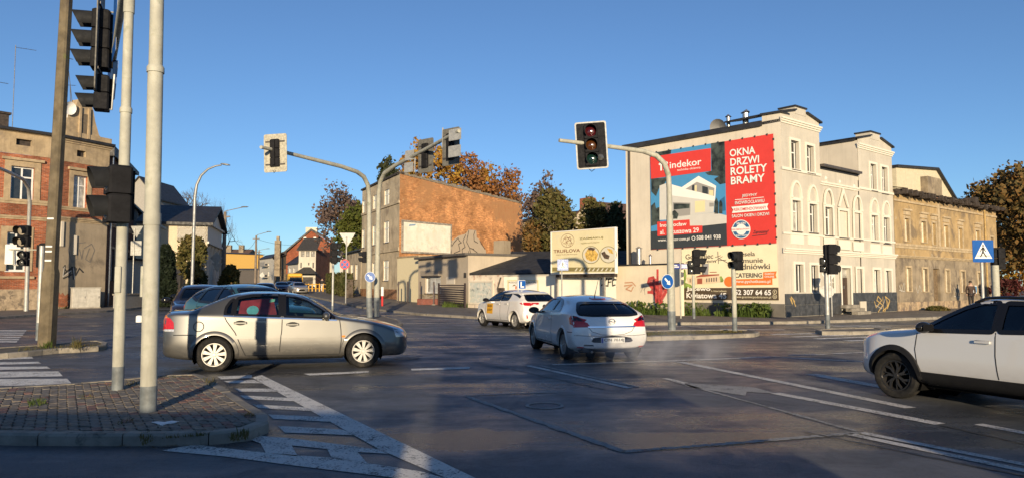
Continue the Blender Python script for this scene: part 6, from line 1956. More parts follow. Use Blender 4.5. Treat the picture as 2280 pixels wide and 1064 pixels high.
def build_car(name, sp, loc, rz, label, cat='car', group=None, detail=True):
 root = empty(name, loc, rz, label, cat, group)
 sh = Shell(sp['st'], sp.get('kf', .12), sp.get('kr', .08), sp['wb'] / 2 + .2, -sp['wb'] / 2 - .2, nu=sp.get('nu', 150), pw=sp.get('pw', 2.4),
   seg=sp.get('seg', (4, 12, 14, 16, 18)), sm=sp.get('sm', (3, 3)))
 root_sh[root.name] = sh
 bm = sp['paint']
 hb, r, ar = sp['wb'] / 2, sp['r'], sp['arch']
 sides = [('L', 1), ('R', -1)]
 wins = [rpoly(p, sp.get('wr', .05)) for p in sp['windows']]
 for ax in (hb, -hb):
  for sd, _ in sides:
   sh.cut(sd, circle(ax, r + sp.get('az', .0), ar + .02, 40), .3)
 for sd, _ in sides:
  for p in wins:
   sh.cut(sd, p, .2)
 ws = rpoly(sp['windscreen'], .08); rw = rpoly(sp['rearwin'], sp.get('rwr', .08))
 sh.cut('F', ws, sp.get('wslim', -.2)); sh.cut('B', rw, sp.get('rwlim', .4))
 for sd, s in sides:
  tr = MB()
  for p in wins:
   sh.ring(tr, sd, p, sp.get('trim_w', .022), .006)
  if sp.get('side_trim'):
   for p in sp['side_trim']:
    sh.patch(tr, sd, p, .0055, .05)
  tr.build('window_trim', CAR['gloss'], root, smooth=40)
  for k, p in enumerate(wins):
   g = MB(); sh.patch(g, sd, p, -.006, .06)
   g.build('side_window', CAR[sp.get('wglass', ['glass'] * 9)[k]], root, smooth=60)
  for ax in (hb, -hb):
   a = MB()
   big = circle(ax, r + sp.get('az', 0), ar, 30, -.12 * math.pi, 1.12 * math.pi, True)
   vs, fs = [], []
   lw = sp.get('lip', .05)
   lo = sp.get('lipoff', .012)
   for (x, z) in big:
    u, v = x - ax, z - r
    q = math.hypot(u, v)
    l0, n0 = sh.hit(sd, x, max(z, .2)); l1, n1 = sh.hit(sd, ax + u * (1 + lw / q), max(r + v * (1 + lw / q), .2))
    ym = max(abs(l0[1]), abs(l1[1]) - .01)
    i0 = (x, s * (ym - .10), z)
    o0 = (x, s * (ym + lo), z)
    o1 = (ax + u * (1 + lw * .85 / q), s * (abs(l1[1]) + lo * .9), r + v * (1 + lw * .85 / q))
    o2 = (ax + u * (1 + lw / q), s * (abs(l1[1]) - .002), r + v * (1 + lw / q))
    vs += [i0, o0, o1, o2]
   for k in range(len(big) - 1):
    for j in range(3):
     fs.append((4 * k + j, 4 * k + j + 1, 4 * k + 4 + j + 1, 4 * k + 4 + j))
   a.add(vs, fs)
   a.build('wheel_arch', sp.get('arch_m', bm), root, smooth=50)
  for line in sp.get('seams', []):
   b = MB(); sh.strip(b, sd, line, .016, .002)
   b.build('panel_seam', CAR['seam'], root)
  for (p, mm, th) in sp.get('side_patches', []):
   b = MB(); sh.patch(b, sd, p, th, .06, skirt=-.002)
   b.build(sp.get('side_patch_name', 'side_moulding'), mm, root, smooth=50)
  for (x, z) in sp.get('handles', []):
   loc_, nor = sh.hit(sd, x, z)
   b = MB()
   b.bbox(x - .115, s * abs(loc_[1]) - .012 + s * .022, z - .018, x + .115, s * abs(loc_[1]) + .012 + s * .022, z + .022, .01)
   b.box(x + .06, s * abs(loc_[1]) - .02, z - .014, x + .10, s * abs(loc_[1]) + .02, z + .014)
   b.box(x - .10, s * abs(loc_[1]) - .02, z - .014, x - .07, s * abs(loc_[1]) + .02, z + .014)
   o = b.build('door_handle', sp.get('handle_m', bm), root, smooth=40)
   k = MB(); sh.patch(k, sd, [(x + .10 * math.cos(t), z + .045 * math.sin(t)) for t in np.linspace(0, 2 * math.pi, 17)[:-1]], .0015, .05)
   k.build('handle_recess', CAR['seam'] if sp.get('dark_recess') else bm, o, smooth=40)
  if 'mirror' in sp:
   add_mirror(root, sh, sp['mirror'][0], sp['mirror'][1], s, sp.get('mirror_m', bm), sp.get('mirror_s', 1))
  for (p, mk, nm) in sp.get('side_lamps', []):
   b = MB(); sh.patch(b, sd, p, .006, .05, skirt=-.004)
   b.build(nm, CAR[mk], root, smooth=50)
  for (p, mk, nm) in sp.get('rear_lamps', []):
   pp = [(y * s, z) for y, z in p]
   b = MB(); sh.patch(b, 'B', pp, .006, .04, skirt=-.004)
   b.build(nm, CAR[mk], root, smooth=50)
  for (p, mk, nm) in sp.get('front_lamps', []):
   pp = [(y * s, z) for y, z in p]
   b = MB(); sh.patch(b, 'F', pp, .005, .04, skirt=-.004)
   b.build(nm, CAR[mk], root, smooth=50)
 for (p, mm, th, nm) in sp.get('rear_patches', []):
  b = MB(); sh.patch(b, 'B', p, th, .05, skirt=-.002)
  b.build(nm, mm, root, smooth=50)
 for (p, mm, th, nm) in sp.get('front_patches', []):
  b = MB(); sh.patch(b, 'F', p, th, .05, skirt=-.002)
  b.build(nm, mm, root, smooth=50)
 for line in sp.get('rear_seams', []):
  b = MB(); sh.strip(b, 'B', line, .010, .002)
  b.build('panel_seam', CAR['seam'], root)
 for (nm, p, sd, mk) in (('windscreen', ws, 'F', sp.get('wsglass', 'glass')), ('rear_window', rw, 'B', sp.get('rwglass', 'tint'))):
  g = MB(); sh.patch(g, sd, p, -.006, .07)
  o = g.build(nm, CAR[mk], root, smooth=60)
  t = MB(); sh.ring(t, sd, p, .025, .006)
  t.build('window_trim', CAR['gloss'], o, smooth=40)
 o = sh.body('body', bm, root)
 if sp.get('valance'):
  b = MB(); b.bbox(-hb - .74, -.64, sp['clear'] + .02, -hb - .5, .64, .33, .03); b.build('rear_valance', CAR['plastic'], root)
 add_wheels(root, sp)
 add_interior(root, sp)
 return root, sh
root_sh = {}
car_mats()
def sedan_spec():
 st = [  # x, zb, wb, zm, wm, zs, ws, zr, wr, zt
  (2.275, .40, .30, .44, .34, .50, .34, .52, .28, .54),
  (2.27, .30, .50, .42, .60, .56, .58, .60, .50, .625),
  (2.22, .22, .62, .42, .76, .63, .74, .675, .66, .70),
  (2.05, .20, .72, .45, .84, .70, .81, .745, .70, .775),
  (1.75, .20, .78, .50, .88, .79, .84, .83, .74, .865),
  (1.35, .20, .80, .55, .895, .87, .86, .91, .77, .945),
  (1.0, .20, .82, .60, .90, .925, .87, .96, .79, .995),
  (.88, .20, .82, .60, .90, .94, .87, .985, .78, 1.02),
  (.55, .20, .82, .62, .90, .955, .872, 1.18, .70, 1.23),
  (.18, .20, .82, .62, .90, .97, .875, 1.365, .605, 1.405),
  (-.2, .20, .82, .62, .90, .985, .875, 1.425, .575, 1.465),
  (-.7, .20, .82, .62, .90, 1.01, .875, 1.43, .565, 1.475),
  (-1.05, .20, .82, .62, .90, 1.03, .872, 1.385, .575, 1.435),
  (-1.5, .20, .82, .62, .90, 1.055, .865, 1.225, .63, 1.275),
  (-1.85, .21, .80, .60, .89, 1.065, .85, 1.105, .70, 1.135),
  (-2.1, .24, .76, .58, .87, 1.06, .825, 1.09, .70, 1.125),
  (-2.24, .27, .72, .55, .84, 1.04, .79, 1.07, .68, 1.115),
  (-2.30, .30, .66, .54, .80, .96, .75, 1.01, .64, 1.06),
  (-2.315, .40, .55, .54, .70, .72, .66, .78, .58, .80),
  (-2.317, .50, .3, .54, .34, .60, .34, .62, .28, .64)]
 P = paint('champagne silver paint', (.116, .116, .112), .6, .42, .45)
 return dict(st=st, paint=P, wb=2.70, r=.318, arch=.365, track=1.53, clear=.19, belt=.98, tw=.205, spokes=9, wstyle='blade', rm='alloy', kf=.20, kr=.13,
  lip=.075, lipoff=.014,
  windows=[[(-1.005, 1.045), (-.985, 1.345), (-.72, 1.395), (-.30, 1.405), (-.235, 1.40), (-.205, 1.015)],
    [(-.115, 1.005), (-.13, 1.395), (.10, 1.375), (.30, 1.305), (.56, 1.145), (.74, 1.01), (.80, .955)],
    [(-1.175, 1.05), (-1.165, 1.18), (-1.10, 1.29), (-1.04, 1.33), (-1.055, 1.045)]],
  wr=.03, trim_w=.03, wglass=['glass', 'glass', 'glass'],
  side_trim=[[(-.215, 1.02), (-.24, 1.41), (-.12, 1.405), (-.105, 1.01)]],
  windscreen=[(-.66, 1.03), (-.52, 1.36), (.52, 1.36), (.66, 1.03)], wslim=-.1,
  rearwin=[(-.58, 1.165), (-.50, 1.40), (.50, 1.40), (.58, 1.165)], rwlim=.9,
  seams=[[(-.16, 1.0), (-.165, .75), (-.20, .36), (-.22, .25)],
   [(-1.20, 1.05), (-1.14, .93), (-.99, .72), (-.86, .42), (-.80, .29)],
   [(.895, .93), (.92, .75), (.93, .55), (.90, .28)],
   [(-.80, .29), (0, .275), (.90, .28)],
   [(-2.05, .69), (-1.70, .69)],
   circle(-1.62, .84, .088, 20, close=True)],
  side_patches=[([(-1.0, .60), (-.19, .60), (-.19, .665), (-1.02, .665)], P, .014), ([(-.17, .60), (.90, .595), (.90, .65), (-.17, .665)], P, .014)],
  handles=[(-.90, .90), (.03, .86)], dark_recess=True,
  mirror=(.66, .98), mirror_m=P,
  side_lamps=[([(-2.30, .80), (-2.04, .80), (-2.05, .92), (-2.12, 1.00), (-2.30, .99)], 'red', 'tail_lamp'),
     ([(-2.30, .99), (-2.13, 1.0), (-2.22, 1.05), (-2.30, 1.06)], 'amber', 'indicator_lamp'),
     ([(-2.30, .755), (-2.04, .755), (-2.04, .795), (-2.30, .795)], 'clear', 'reversing_lamp'),
     ([(1.98, .58), (2.16, .58), (2.14, .70), (2.0, .76), (1.93, .74)], 'clear', 'headlight'),
     ([(.94, .60), (1.0, .60), (1.0, .635), (.94, .635)], 'amber', 'side_repeater')],
  rear_lamps=[([(.52, .78), (.74, .78), (.74, 1.0), (.54, 1.0)], 'red', 'tail_lamp')],
  front_patches=[([(-.45, .55), (.45, .55), (.48, .64), (-.48, .64)], CAR['gloss'], .004, 'grille')],
  seat_x=.18)
def gtc_spec():
 st = [
  (2.16, .40, .3, .44, .34, .52, .34, .54, .28, .56), (2.15, .28, .5, .42, .6, .60, .56, .64, .48, .66), (2.05, .22, .64, .45, .78, .68, .72, .72, .62, .75),
  (1.75, .20, .74, .5, .85, .79, .79, .83, .68, .87), (1.3, .20, .78, .55, .872, .90, .82, .94, .72, .975), (1.0, .20, .8, .58, .876, .95, .835, .99, .74, 1.03),
  (.72, .20, .8, .6, .876, .965, .84, 1.13, .69, 1.18), (.3, .20, .8, .6, .876, .975, .845, 1.34, .60, 1.385), (-.1, .20, .8, .6, .876, .985, .845, 1.385, .565, 1.43),
  (-.6, .20, .8, .6, .876, 1.0, .845, 1.37, .555, 1.42), (-1.1, .20, .8, .6, .876, 1.02, .845, 1.305, .56, 1.365), (-1.5, .20, .8, .6, .874, 1.035, .84, 1.215, .58, 1.285),
  (-1.75, .21, .79, .58, .87, 1.03, .82, 1.10, .62, 1.16), (-1.93, .23, .77, .56, .86, .985, .81, 1.0, .70, 1.03), (-2.03, .25, .75, .54, .85, .90, .79, .925, .72, .95),
  (-2.10, .28, .72, .52, .84, .72, .80, .78, .72, .82), (-2.125, .30, .66, .50, .80, .58, .79, .63, .70, .66), (-2.13, .40, .4, .46, .44, .50, .42, .52, .3, .54)]
 P = paint('white hatchback paint', (.74, .73, .71), 0, .4, .45)
 return dict(st=st, paint=P, wb=2.614, r=.318, arch=.36, track=1.49, clear=.18, belt=.99, tw=.215, spokes=8, wstyle='twin', rm='alloy', kf=.25, kr=.17, nu=150,
  lip=.05,
  windows=[[(-.33, 1.03), (-.30, 1.335), (-.05, 1.355), (.18, 1.335), (.40, 1.25), (.66, 1.09), (.78, .99)],
    [(-.40, 1.035), (-.37, 1.325), (-.62, 1.285), (-.85, 1.19), (-1.02, 1.06)]],
  wr=.03, trim_w=.028, wglass=['glass', 'glass'],
  side_trim=[[(-.41, 1.04), (-.38, 1.33), (-.29, 1.34), (-.32, 1.03)]],
  windscreen=[(-.62, 1.05), (-.49, 1.315), (.49, 1.315), (.62, 1.05)], wslim=-.1,
  rearwin=[(-.66, 1.01), (-.645, 1.08), (-.53, 1.255), (.53, 1.255), (.645, 1.08), (.66, 1.01), (.45, .985), (-.45, .985)], rwlim=1.3,
  seams=[[(-.44, 1.02), (-.46, .75), (-.50, .45), (-.46, .30)], [(.86, .95), (.90, .7), (.88, .3)], [(-1.70, .62), (-2.0, .62)], [(-.46, .30), (.88, .29)]],
  side_patches=[([(-.42, .50), (.82, .50), (.82, .535), (-.42, .545)], P, .016)],
  handles=[(-.25, .86)], mirror=(.70, .99), mirror_m=CAR['plastic'], mirror_s=1.05,
  rear_lamps=[([(.47, .74), (.64, .735), (.80, .73), (.815, .86), (.79, .87), (.60, .86), (.52, .83)], 'red', 'tail_lamp'),
     ([(.60, .862), (.79, .872), (.81, .935), (.77, .985), (.70, .965), (.64, .91)], 'tint', 'tail_lamp_lens'),
     ([(.60, .29), (.74, .295), (.74, .32), (.60, .315)], 'red', 'reflector')],
  side_lamps=[([(-2.02, .75), (-1.80, .80), (-1.74, .93), (-1.80, .985), (-1.90, .96), (-2.0, .90)], 'red', 'tail_lamp'),
     ([(1.75, .70), (2.0, .63), (1.98, .70), (1.7, .79)], 'clear', 'headlight')],
  rear_patches=[([(-.52, .725), (.52, .725), (.52, .755), (-.52, .755)], CAR['chrome'], .02, 'boot_strip'),
           ([(-.16, 1.335), (.16, 1.335), (.16, 1.362), (-.16, 1.362)], CAR['red'], .02, 'brake_light')],
  rear_seams=[[(-.50, .72), (-.44, .64), (-.25, .575), (0, .56), (.25, .575), (.44, .64), (.50, .72)], [(-.80, .56), (-.5, .545), (.5, .545), (.80, .56)]],
  valance=True, seat_x=.1)
def hatch_spec():
 st = [
  (2.02, .40, .3, .44, .34, .54, .34, .57, .28, .59), (2.01, .27, .5, .42, .6, .64, .58, .68, .48, .70), (1.92, .22, .66, .45, .79, .72, .74, .76, .64, .79),
  (1.65, .20, .75, .5, .86, .84, .80, .88, .68, .91), (1.25, .20, .79, .55, .878, .92, .83, .955, .72, .99), (1.0, .20, .8, .58, .88, .95, .84, .99, .74, 1.03),
  (.7, .20, .8, .6, .88, .965, .845, 1.14, .69, 1.19), (.25, .20, .8, .6, .88, .975, .848, 1.345, .60, 1.39), (-.15, .20, .8, .6, .88, .985, .848, 1.385, .57, 1.43),
  (-.6, .20, .8, .6, .88, 1.0, .848, 1.38, .56, 1.428), (-1.05, .20, .8, .6, .88, 1.02, .848, 1.33, .56, 1.39), (-1.45, .20, .8, .6, .878, 1.035, .84, 1.25, .575, 1.315),
  (-1.65, .21, .79, .58, .875, 1.03, .82, 1.12, .61, 1.18), (-1.82, .23, .77, .56, .865, 1.0, .80, 1.015, .70, 1.04), (-1.92, .25, .75, .54, .85, .88, .79, .905, .72, .93),
  (-2.0, .28, .72, .52, .84, .70, .80, .74, .72, .78), (-2.02, .30, .66, .50, .80, .56, .78, .60, .70, .63), (-2.025, .40, .4, .46, .44, .50, .42, .52, .3, .54)]
 P = paint('white school car paint', (.68, .66, .62), 0, .35, .3)
 return dict(st=st, paint=P, wb=2.538, r=.315, arch=.36, track=1.49, clear=.18, belt=.99, tw=.195, spokes=8, wstyle='swirl', rm='alloy', kf=.25, kr=.17, nu=140, lip=.05,
  windows=[[(-.20, 1.03), (-.17, 1.35), (.05, 1.365), (.25, 1.335), (.5, 1.22), (.80, 1.0)],
    [(-.27, 1.035), (-.24, 1.345), (-.55, 1.335), (-.80, 1.27), (-.86, 1.14), (-.82, 1.05)]],
  wr=.04, trim_w=.028, wglass=['glass', 'glass'],
  side_trim=[[(-.28, 1.035), (-.25, 1.35), (-.16, 1.355), (-.19, 1.03)], [(-.84, 1.27), (-.6, 1.345), (-.6, 1.37), (-1.0, 1.33), (-1.45, 1.20), (-1.5, 1.12), (-1.2, 1.20)]],
  windscreen=[(-.62, 1.05), (-.49, 1.315), (.49, 1.315), (.62, 1.05)], wslim=-.1,
  rearwin=[(-.62, 1.03), (-.52, 1.27), (.52, 1.27), (.62, 1.03)], rwlim=1.2,
  seams=[[(-.24, 1.02), (-.26, .7), (-.28, .3)], [(.86, .96), (.9, .7), (.88, .3)], [(-.92, 1.04), (-.93, .85), (-.85, .6), (-.80, .3)], [(-.80, .30), (.88, .29)]],
  handles=[(-.12, .89), (-.72, .91)], mirror=(.72, 1.0), mirror_m=CAR['gloss'],
  rear_lamps=[([(.42, .90), (.60, .86), (.74, .87), (.80, .92), (.74, .965), (.55, .955)], 'red', 'tail_lamp'),
     ([(.66, .43), (.71, .40), (.72, .53), (.69, .55)], 'red', 'reflector')],
  side_lamps=[([(-1.95, .88), (-1.72, .91), (-1.62, .955), (-1.72, .98), (-1.88, .97)], 'red', 'tail_lamp'),
     ([(1.65, .70), (1.9, .66), (1.88, .72), (1.6, .80)], 'clear', 'headlight')],
  valance=True, rear_patches=[
     ([(-.66, 1.272), (.66, 1.272), (.60, 1.33), (-.60, 1.33)], P, .03, 'roof_spoiler')],
  rear_seams=[[(-.55, .86), (-.5, .6), (.5, .6), (.55, .86)]], seat_x=.1)
def suv_spec(pn='white suv paint', pc=(.64, .64, .63)):
 st = [
  (2.24, .50, .3, .55, .34, .66, .34, .70, .28, .73), (2.23, .36, .55, .52, .68, .78, .64, .83, .56, .86), (2.12, .30, .70, .55, .86, .88, .79, .92, .68, .96),
  (1.85, .28, .80, .6, .915, .95, .85, 1.0, .72, 1.04), (1.35, .26, .83, .65, .932, 1.01, .88, 1.06, .77, 1.10), (1.05, .26, .84, .66, .932, 1.045, .89, 1.095, .79, 1.135),
  (.90, .26, .84, .67, .932, 1.055, .89, 1.15, .78, 1.19), (.55, .26, .84, .68, .932, 1.065, .892, 1.36, .70, 1.41), (.15, .26, .84, .68, .932, 1.075, .893, 1.53, .63, 1.58),
  (-.3, .26, .84, .68, .932, 1.085, .893, 1.575, .60, 1.625), (-.8, .26, .84, .68, .932, 1.10, .893, 1.57, .59, 1.62), (-1.3, .26, .84, .68, .932, 1.13, .89, 1.52, .59, 1.575),
  (-1.7, .27, .83, .66, .93, 1.16, .88, 1.42, .61, 1.48), (-1.95, .30, .81, .64, .92, 1.14, .86, 1.24, .66, 1.30), (-2.1, .34, .79, .62, .91, 1.06, .83, 1.10, .72, 1.13),
  (-2.2, .36, .75, .60, .88, .85, .82, .90, .74, .93), (-2.24, .40, .66, .58, .80, .68, .78, .72, .68, .75), (-2.25, .50, .4, .56, .44, .60, .42, .62, .3, .64)]
 P = paint(pn, pc, 0, .3, .25)
 pl = CAR['plastic']
 return dict(st=st, paint=P, wb=2.68, r=.355, arch=.405, track=1.60, clear=.22, belt=1.07, tw=.235, spokes=7, wstyle='swirl', rm='dalloy', kf=.26, kr=.16, nu=150,
  lip=.085, lipoff=.022, arch_m=pl,
  windows=[[(-.20, 1.13), (-.18, 1.515), (.05, 1.515), (.30, 1.43), (.60, 1.27), (.88, 1.095)],
    [(-.30, 1.135), (-.28, 1.515), (-.75, 1.51), (-1.02, 1.47), (-1.10, 1.17)],
    [(-1.20, 1.18), (-1.13, 1.45), (-1.35, 1.41), (-1.6, 1.29)]],
  wr=.03, trim_w=.04, wglass=['glass', 'tint', 'tint'],
  side_trim=[[(-.31, 1.14), (-.29, 1.525), (-.17, 1.525), (-.19, 1.13)]],
  windscreen=[(-.66, 1.17), (-.53, 1.50), (.53, 1.50), (.66, 1.17)], wslim=-.1,
  rearwin=[(-.60, 1.20), (-.52, 1.45), (.52, 1.45), (.60, 1.20)], rwlim=1.3,
  seams=[[(-.245, 1.12), (-.25, .8), (-.29, .48)], [(.93, 1.05), (.96, .8), (.90, .5)], [(-1.14, 1.16), (-1.16, .95), (-.96, .75), (-.86, .5)]],
  side_patches=[([(-.86, .28), (.86, .28), (.88, .47), (-.88, .47)], pl, .018)], side_patch_name='sill_cladding',
  handles=[(-.08, .98), (-.98, 1.01)], handle_m=P, mirror=(.74, 1.11), mirror_m=CAR['gloss'], mirror_s=1.15,
  rear_lamps=[([(.4, .93), (.78, .95), (.80, 1.02), (.4, .99)], 'red', 'tail_lamp')],
  side_lamps=[([(1.98, .72), (2.16, .70), (2.14, .80), (1.98, .90)], 'clear', 'headlight'),
     ([(-2.18, .94), (-1.95, .98), (-1.95, 1.04), (-2.15, 1.02)], 'red', 'tail_lamp')],
  front_patches=[([(-.55, .52), (.55, .52), (.66, .82), (-.66, .82)], CAR['gloss'], .006, 'grille'), ([(-.72, .33), (.72, .33), (.72, .48), (-.72, .48)], pl, .006, 'front_bumper')],
  front_lamps=[([(.62, .66), (.78, .64), (.78, .78), (.64, .80)], 'clear', 'headlight')],
  seat_x=.15)
def lower(sp, k, z0=.45):
 f = lambda z: z if z < z0 else z0 + (z - z0) * k
 g = lambda P: [(a, f(z)) for a, z in P]
 sp['st'] = [(q[0], f(q[1]), q[2], f(q[3]), q[4], f(q[5]), q[6], f(q[7]), q[8], f(q[9])) for q in sp['st']]
 for n in ('windows', 'side_trim', 'seams', 'rear_seams'):
  if n in sp: sp[n] = [g(P) for P in sp[n]]
 for n in ('windscreen', 'rearwin', 'handles'):
  if n in sp: sp[n] = g(sp[n])
 for n in ('side_lamps', 'rear_lamps', 'front_lamps', 'side_patches', 'rear_patches', 'front_patches'):
  if n in sp: sp[n] = [(g(q[0]),) + tuple(q[1:]) for q in sp[n]]
 sp['mirror'] = (sp['mirror'][0], f(sp['mirror'][1])); sp['belt'] = f(sp['belt'])
 return sp
def generic_spec(base, pn, pc, metal=.4):
 sp = base()
 old = sp['paint']
 P = paint(pn, pc, metal, .3, .3)
 sp['paint'] = P
 for k in ('mirror_m', 'handle_m', 'arch_m'):
  if sp.get(k) is old: sp[k] = P
 for k in ('side_patches',):
  if k in sp: sp[k] = [(p, P if mm is old else mm, t) for p, mm, t in sp[k]]
 for k in ('rear_patches', 'front_patches'):
  if k in sp: sp[k] = [(p, P if mm is old else mm, t, n) for p, mm, t, n in sp[k]]
 sp['nu'] = 110
 sp['seg'] = (3, 8, 10, 12, 10)
 return sp
# ================================================================== STREET FURNITURE
M_pole = mat('weathered pole paint', (.39, .385, .325), .75, var=.16, scale=3, bump=.2, bscale=30, streak=.5, patch=[((.27, .28, .21), .52, .70, 3), ((.36, .34, .25), .6, .7, 9)])
M_galv = mat('galvanised pole', (.40, .40, .38), .5, .35, var=.15, scale=5, streak=.3, patch=[((.28, .17, .10), .68, .78, 3)])
M_lamp = mat('street lamp metal', (.30, .31, .31), .5, .5, var=.15)
M_black_s = mat('signal housing', (.014, .014, .016), .8, var=.2, spec=.15)
M_vis = mat('signal visor', (.018, .019, .021), .75, var=.2, spec=.15)
M_back = mat('sign back', (.42, .42, .40), .55, .4, var=.15, scale=6, streak=.2)
M_board = mat('weathered backboard', (.38, .36, .29), .8, var=.25, scale=12, patch=[((.30, .28, .22), .52, .68, 9)])
M_dboard = mat('dark backboard', (.13, .125, .11), .7, var=.25, scale=6)
M_lr, M_la, M_lg = [mat(n, c, .15, var=.2, scale=30, coat=.5) for n, c in (('dark red lens', (.05, .004, .007)), ('dark amber lens', (.055, .018, .004)), ('dark green lens', (.004, .02, .017)))]
M_ld = mat('unlit lens', (.06, .062, .06), .15, var=.3, scale=30, coat=.6)
M_sblue = mat('sign blue', (.008, .085, .34), .35, var=.04); M_swhite = mat('sign white', (.74, .74, .72), .4, var=.03); M_sred = mat('sign red', (.55, .03, .03), .4, var=.05)
M_sblk = mat('sign black', (.015, .015, .015), .5, var=0)
M_basep = mat('grey blue pole base', (.15, .17, .18), .6, var=.3, scale=6, streak=.4)
def face(yaw, loc, pitch=0, roll=0):
 """local frame whose -y axis looks along the yaw direction (0 = towards the camera, -90 = to the left, 180 = away)"""
 return Matrix.Translation(loc) @ Matrix.Rotation(R(yaw), 4, 'Z') @ Matrix.Rotation(R(pitch), 4, 'X') @ Matrix.Rotation(R(roll), 4, 'Y')
HEADS = {}
def signal_head(root, M, n=3, s=.33, lens=None, board=None, bw=.9, bh=1.5, vis=.32, dep=.20, border=False, name='signal_head'):
 r = s * .40
 lens = lens or [M_ld] * n
 h = n * s
 b = MB()
 for k in range(n):
  z0 = h / 2 - (k + 1) * s
  b.bbox(-s * .52, -dep * .4, z0 + .004, s * .52, dep * .6, z0 + s - .004, .03)
 b.box(-.04, dep * .6, -h / 2 + .05, .04, dep * .6 + .06, h / 2 - .05)
 o = b.build(name, M_black_s, root, M, smooth=30)
 for k in range(n):
  z = h / 2 - (k + .5) * s
  b = MB(); b.lathe([(.001, .035), (r * .6, .028), (r, .0)], 18, Matrix.Translation((0, -dep * .4, z)) @ Matrix.Rotation(math.pi / 2, 4, 'X')); b.build('lens', lens[k], o, smooth=60)
  b = MB(); N = 16; vs = []
  for i in range(N + 1):
   a = math.pi * (-.22 + 1.44 * i / N)
   t = .5 + .5 * math.sin(a)
   ln = vis * (.55 + .45 * max(0, t))
   for rr, y in ((r * 1.10, 0), (r * 1.10, -ln), (r * 1.04, -ln), (r * 1.04, 0)):
    vs.append((rr * math.cos(a), -dep * .4 + y, z + rr * math.sin(a) - (.05 * vis if y < 0 else 0)))
  fs = []
  for i in range(N):
   for j in range(4):
    fs.append((4 * i + j, 4 * i + (j + 1) % 4, 4 * i + 4 + (j + 1) % 4, 4 * i + 4 + j))
  b.add(vs, fs); b.build('visor', M_vis, o, smooth=40)
 if board is not None:
  pl = rpoly([(-bw / 2, -bh / 2), (bw / 2, -bh / 2), (bw / 2, bh / 2), (-bw / 2, bh / 2)], .08)
  b = MB(); b.yprism(pl, -.012, .012); q = b.build('backboard', board, o)
  if border:
   b = MB(); inn = rpoly([(-bw / 2 + .045, -bh / 2 + .045), (bw / 2 - .045, -bh / 2 + .045), (bw / 2 - .045, bh / 2 - .045), (-bw / 2 + .045, bh / 2 - .045)], .06)
   m = len(pl); b.add([(p[0], -.015, p[1]) for p in pl] + [(p[0], -.015, p[1]) for p in inn], [(i, (i + 1) % m, m + (i + 1) % m, m + i) for i in range(m)]); b.build('board_border', mat('faded white border', (.40, .40, .38), .6, var=.15), o)
  b = MB()
  for z in (-bh * .3, bh * .3): b.box(-bw * .42, .013, z - .025, bw * .42, .05, z + .025)
  b.build('board_rail', M_sill, o)
 return o
def disc(b, r, y, c=(0, 0), n=28):
 b.add([(c[0] + r * math.cos(2 * math.pi * k / n), y, c[1] + r * math.sin(2 * math.pi * k / n)) for k in range(n)], [tuple(range(n))])
def flat(root, name, m, pts, y, M=None):
 b = MB(); v = [Vector((p[0], y, p[1])) for p in pts]
 t = tessellate_polygon([v])
 b.add(v, [tuple(f) if (v[f[1]] - v[f[0]]).cross(v[f[2]] - v[f[0]]).y < 0 else tuple(reversed(f)) for f in t])
 return b.build(name, m, root, M)
def plate_sign(root, M, pts, m, name='sign_plate', back=True):
 b = MB(); b.yprism(pts, -.008, .0); o = b.build(name, m, root, M)
 if back:
  b = MB(); b.yprism(pts, .0005, .006); b.build('sign_back', M_back, o)
  xs = [p[0] for p in pts]; zs = [p[1] for p in pts]; w = (max(xs) - min(xs)) * .35; zc = (max(zs) + min(zs)) / 2
  b = MB()
  for q in (-.16, .16): b.box(-w, .007, zc + q - .015, w, .03, zc + q + .015)
  o2 = b.build('sign_bracket', M_galv, o)
 return o
def circ(r, n=28): return [(r * math.cos(2 * math.pi * k / n), r * math.sin(2 * math.pi * k / n)) for k in range(n)]
def rct(w, h, c=.03): return rpoly([(-w / 2, -h / 2), (w / 2, -h / 2), (w / 2, h / 2), (-w / 2, h / 2)], c)
def tri(s, up=True):
 h = s * .866; k = 1 if up else -1
 return rpoly([(-s / 2, -h / 3 * k), (s / 2, -h / 3 * k), (0, 2 * h / 3 * k)][::1 if up else -1], .05)
def keep_right(root, M, r=.3):
 o = plate_sign(root, M, circ(r), M_swhite)
 b = MB(); disc(b, r * .95, -.010); b.build('sign_field', M_sblue, o)
 a = -math.pi / 4; c, s = math.cos(a), math.sin(a)
 ar = [(-.62, -.13), (.12, -.13), (.12, -.36), (.66, 0), (.12, .36), (.12, .13), (-.62, .13)]
 flat(o, 'sign_arrow', M_swhite, [((x * c - z * s) * r, (x * s + z * c) * r) for x, z in ar], -.012)
 return o
def crossing_sign(root, M, w=.6):
 o = plate_sign(root, M, rct(w, w, .03), M_sblue)
 k = w / .6
 flat(o, 'sign_triangle', M_swhite, [(-.25 * k, -.20 * k), (.25 * k, -.20 * k), (0, .25 * k)], -.010)
 fig = [(-.012, .115), (.03, .105), (.055, .03), (.085, .0), (.07, -.015), (.04, .01), (.02, .045), (.015, -.02), (.06, -.09), (.10, -.165), (.07, -.17), (.03, -.10), (-.01, -.05), (-.04, -.11), (-.075, -.165), (-.10, -.16), (-.06, -.08), (-.03, 0), (-.03, .05), (-.065, .01), (-.08, -.03), (-.095, -.02), (-.075, .035), (-.03, .10)]
 flat(o, 'sign_walker', M_sblk, [(x * k, z * k) for x, z in fig], -.012)
 b = MB(); disc(b, .026 * k, -.0125, (.0, .15 * k), 14); b.build('sign_walker_head', M_sblk, o)
 for k2, z in enumerate((-.125,)):
  flat(o, 'sign_stripe', M_sblk, [(-.20 * k, z * k - .008), (.20 * k, z * k - .008), (.19 * k, z * k + .008), (-.19 * k, z * k + .008)], -.0115)
 return o
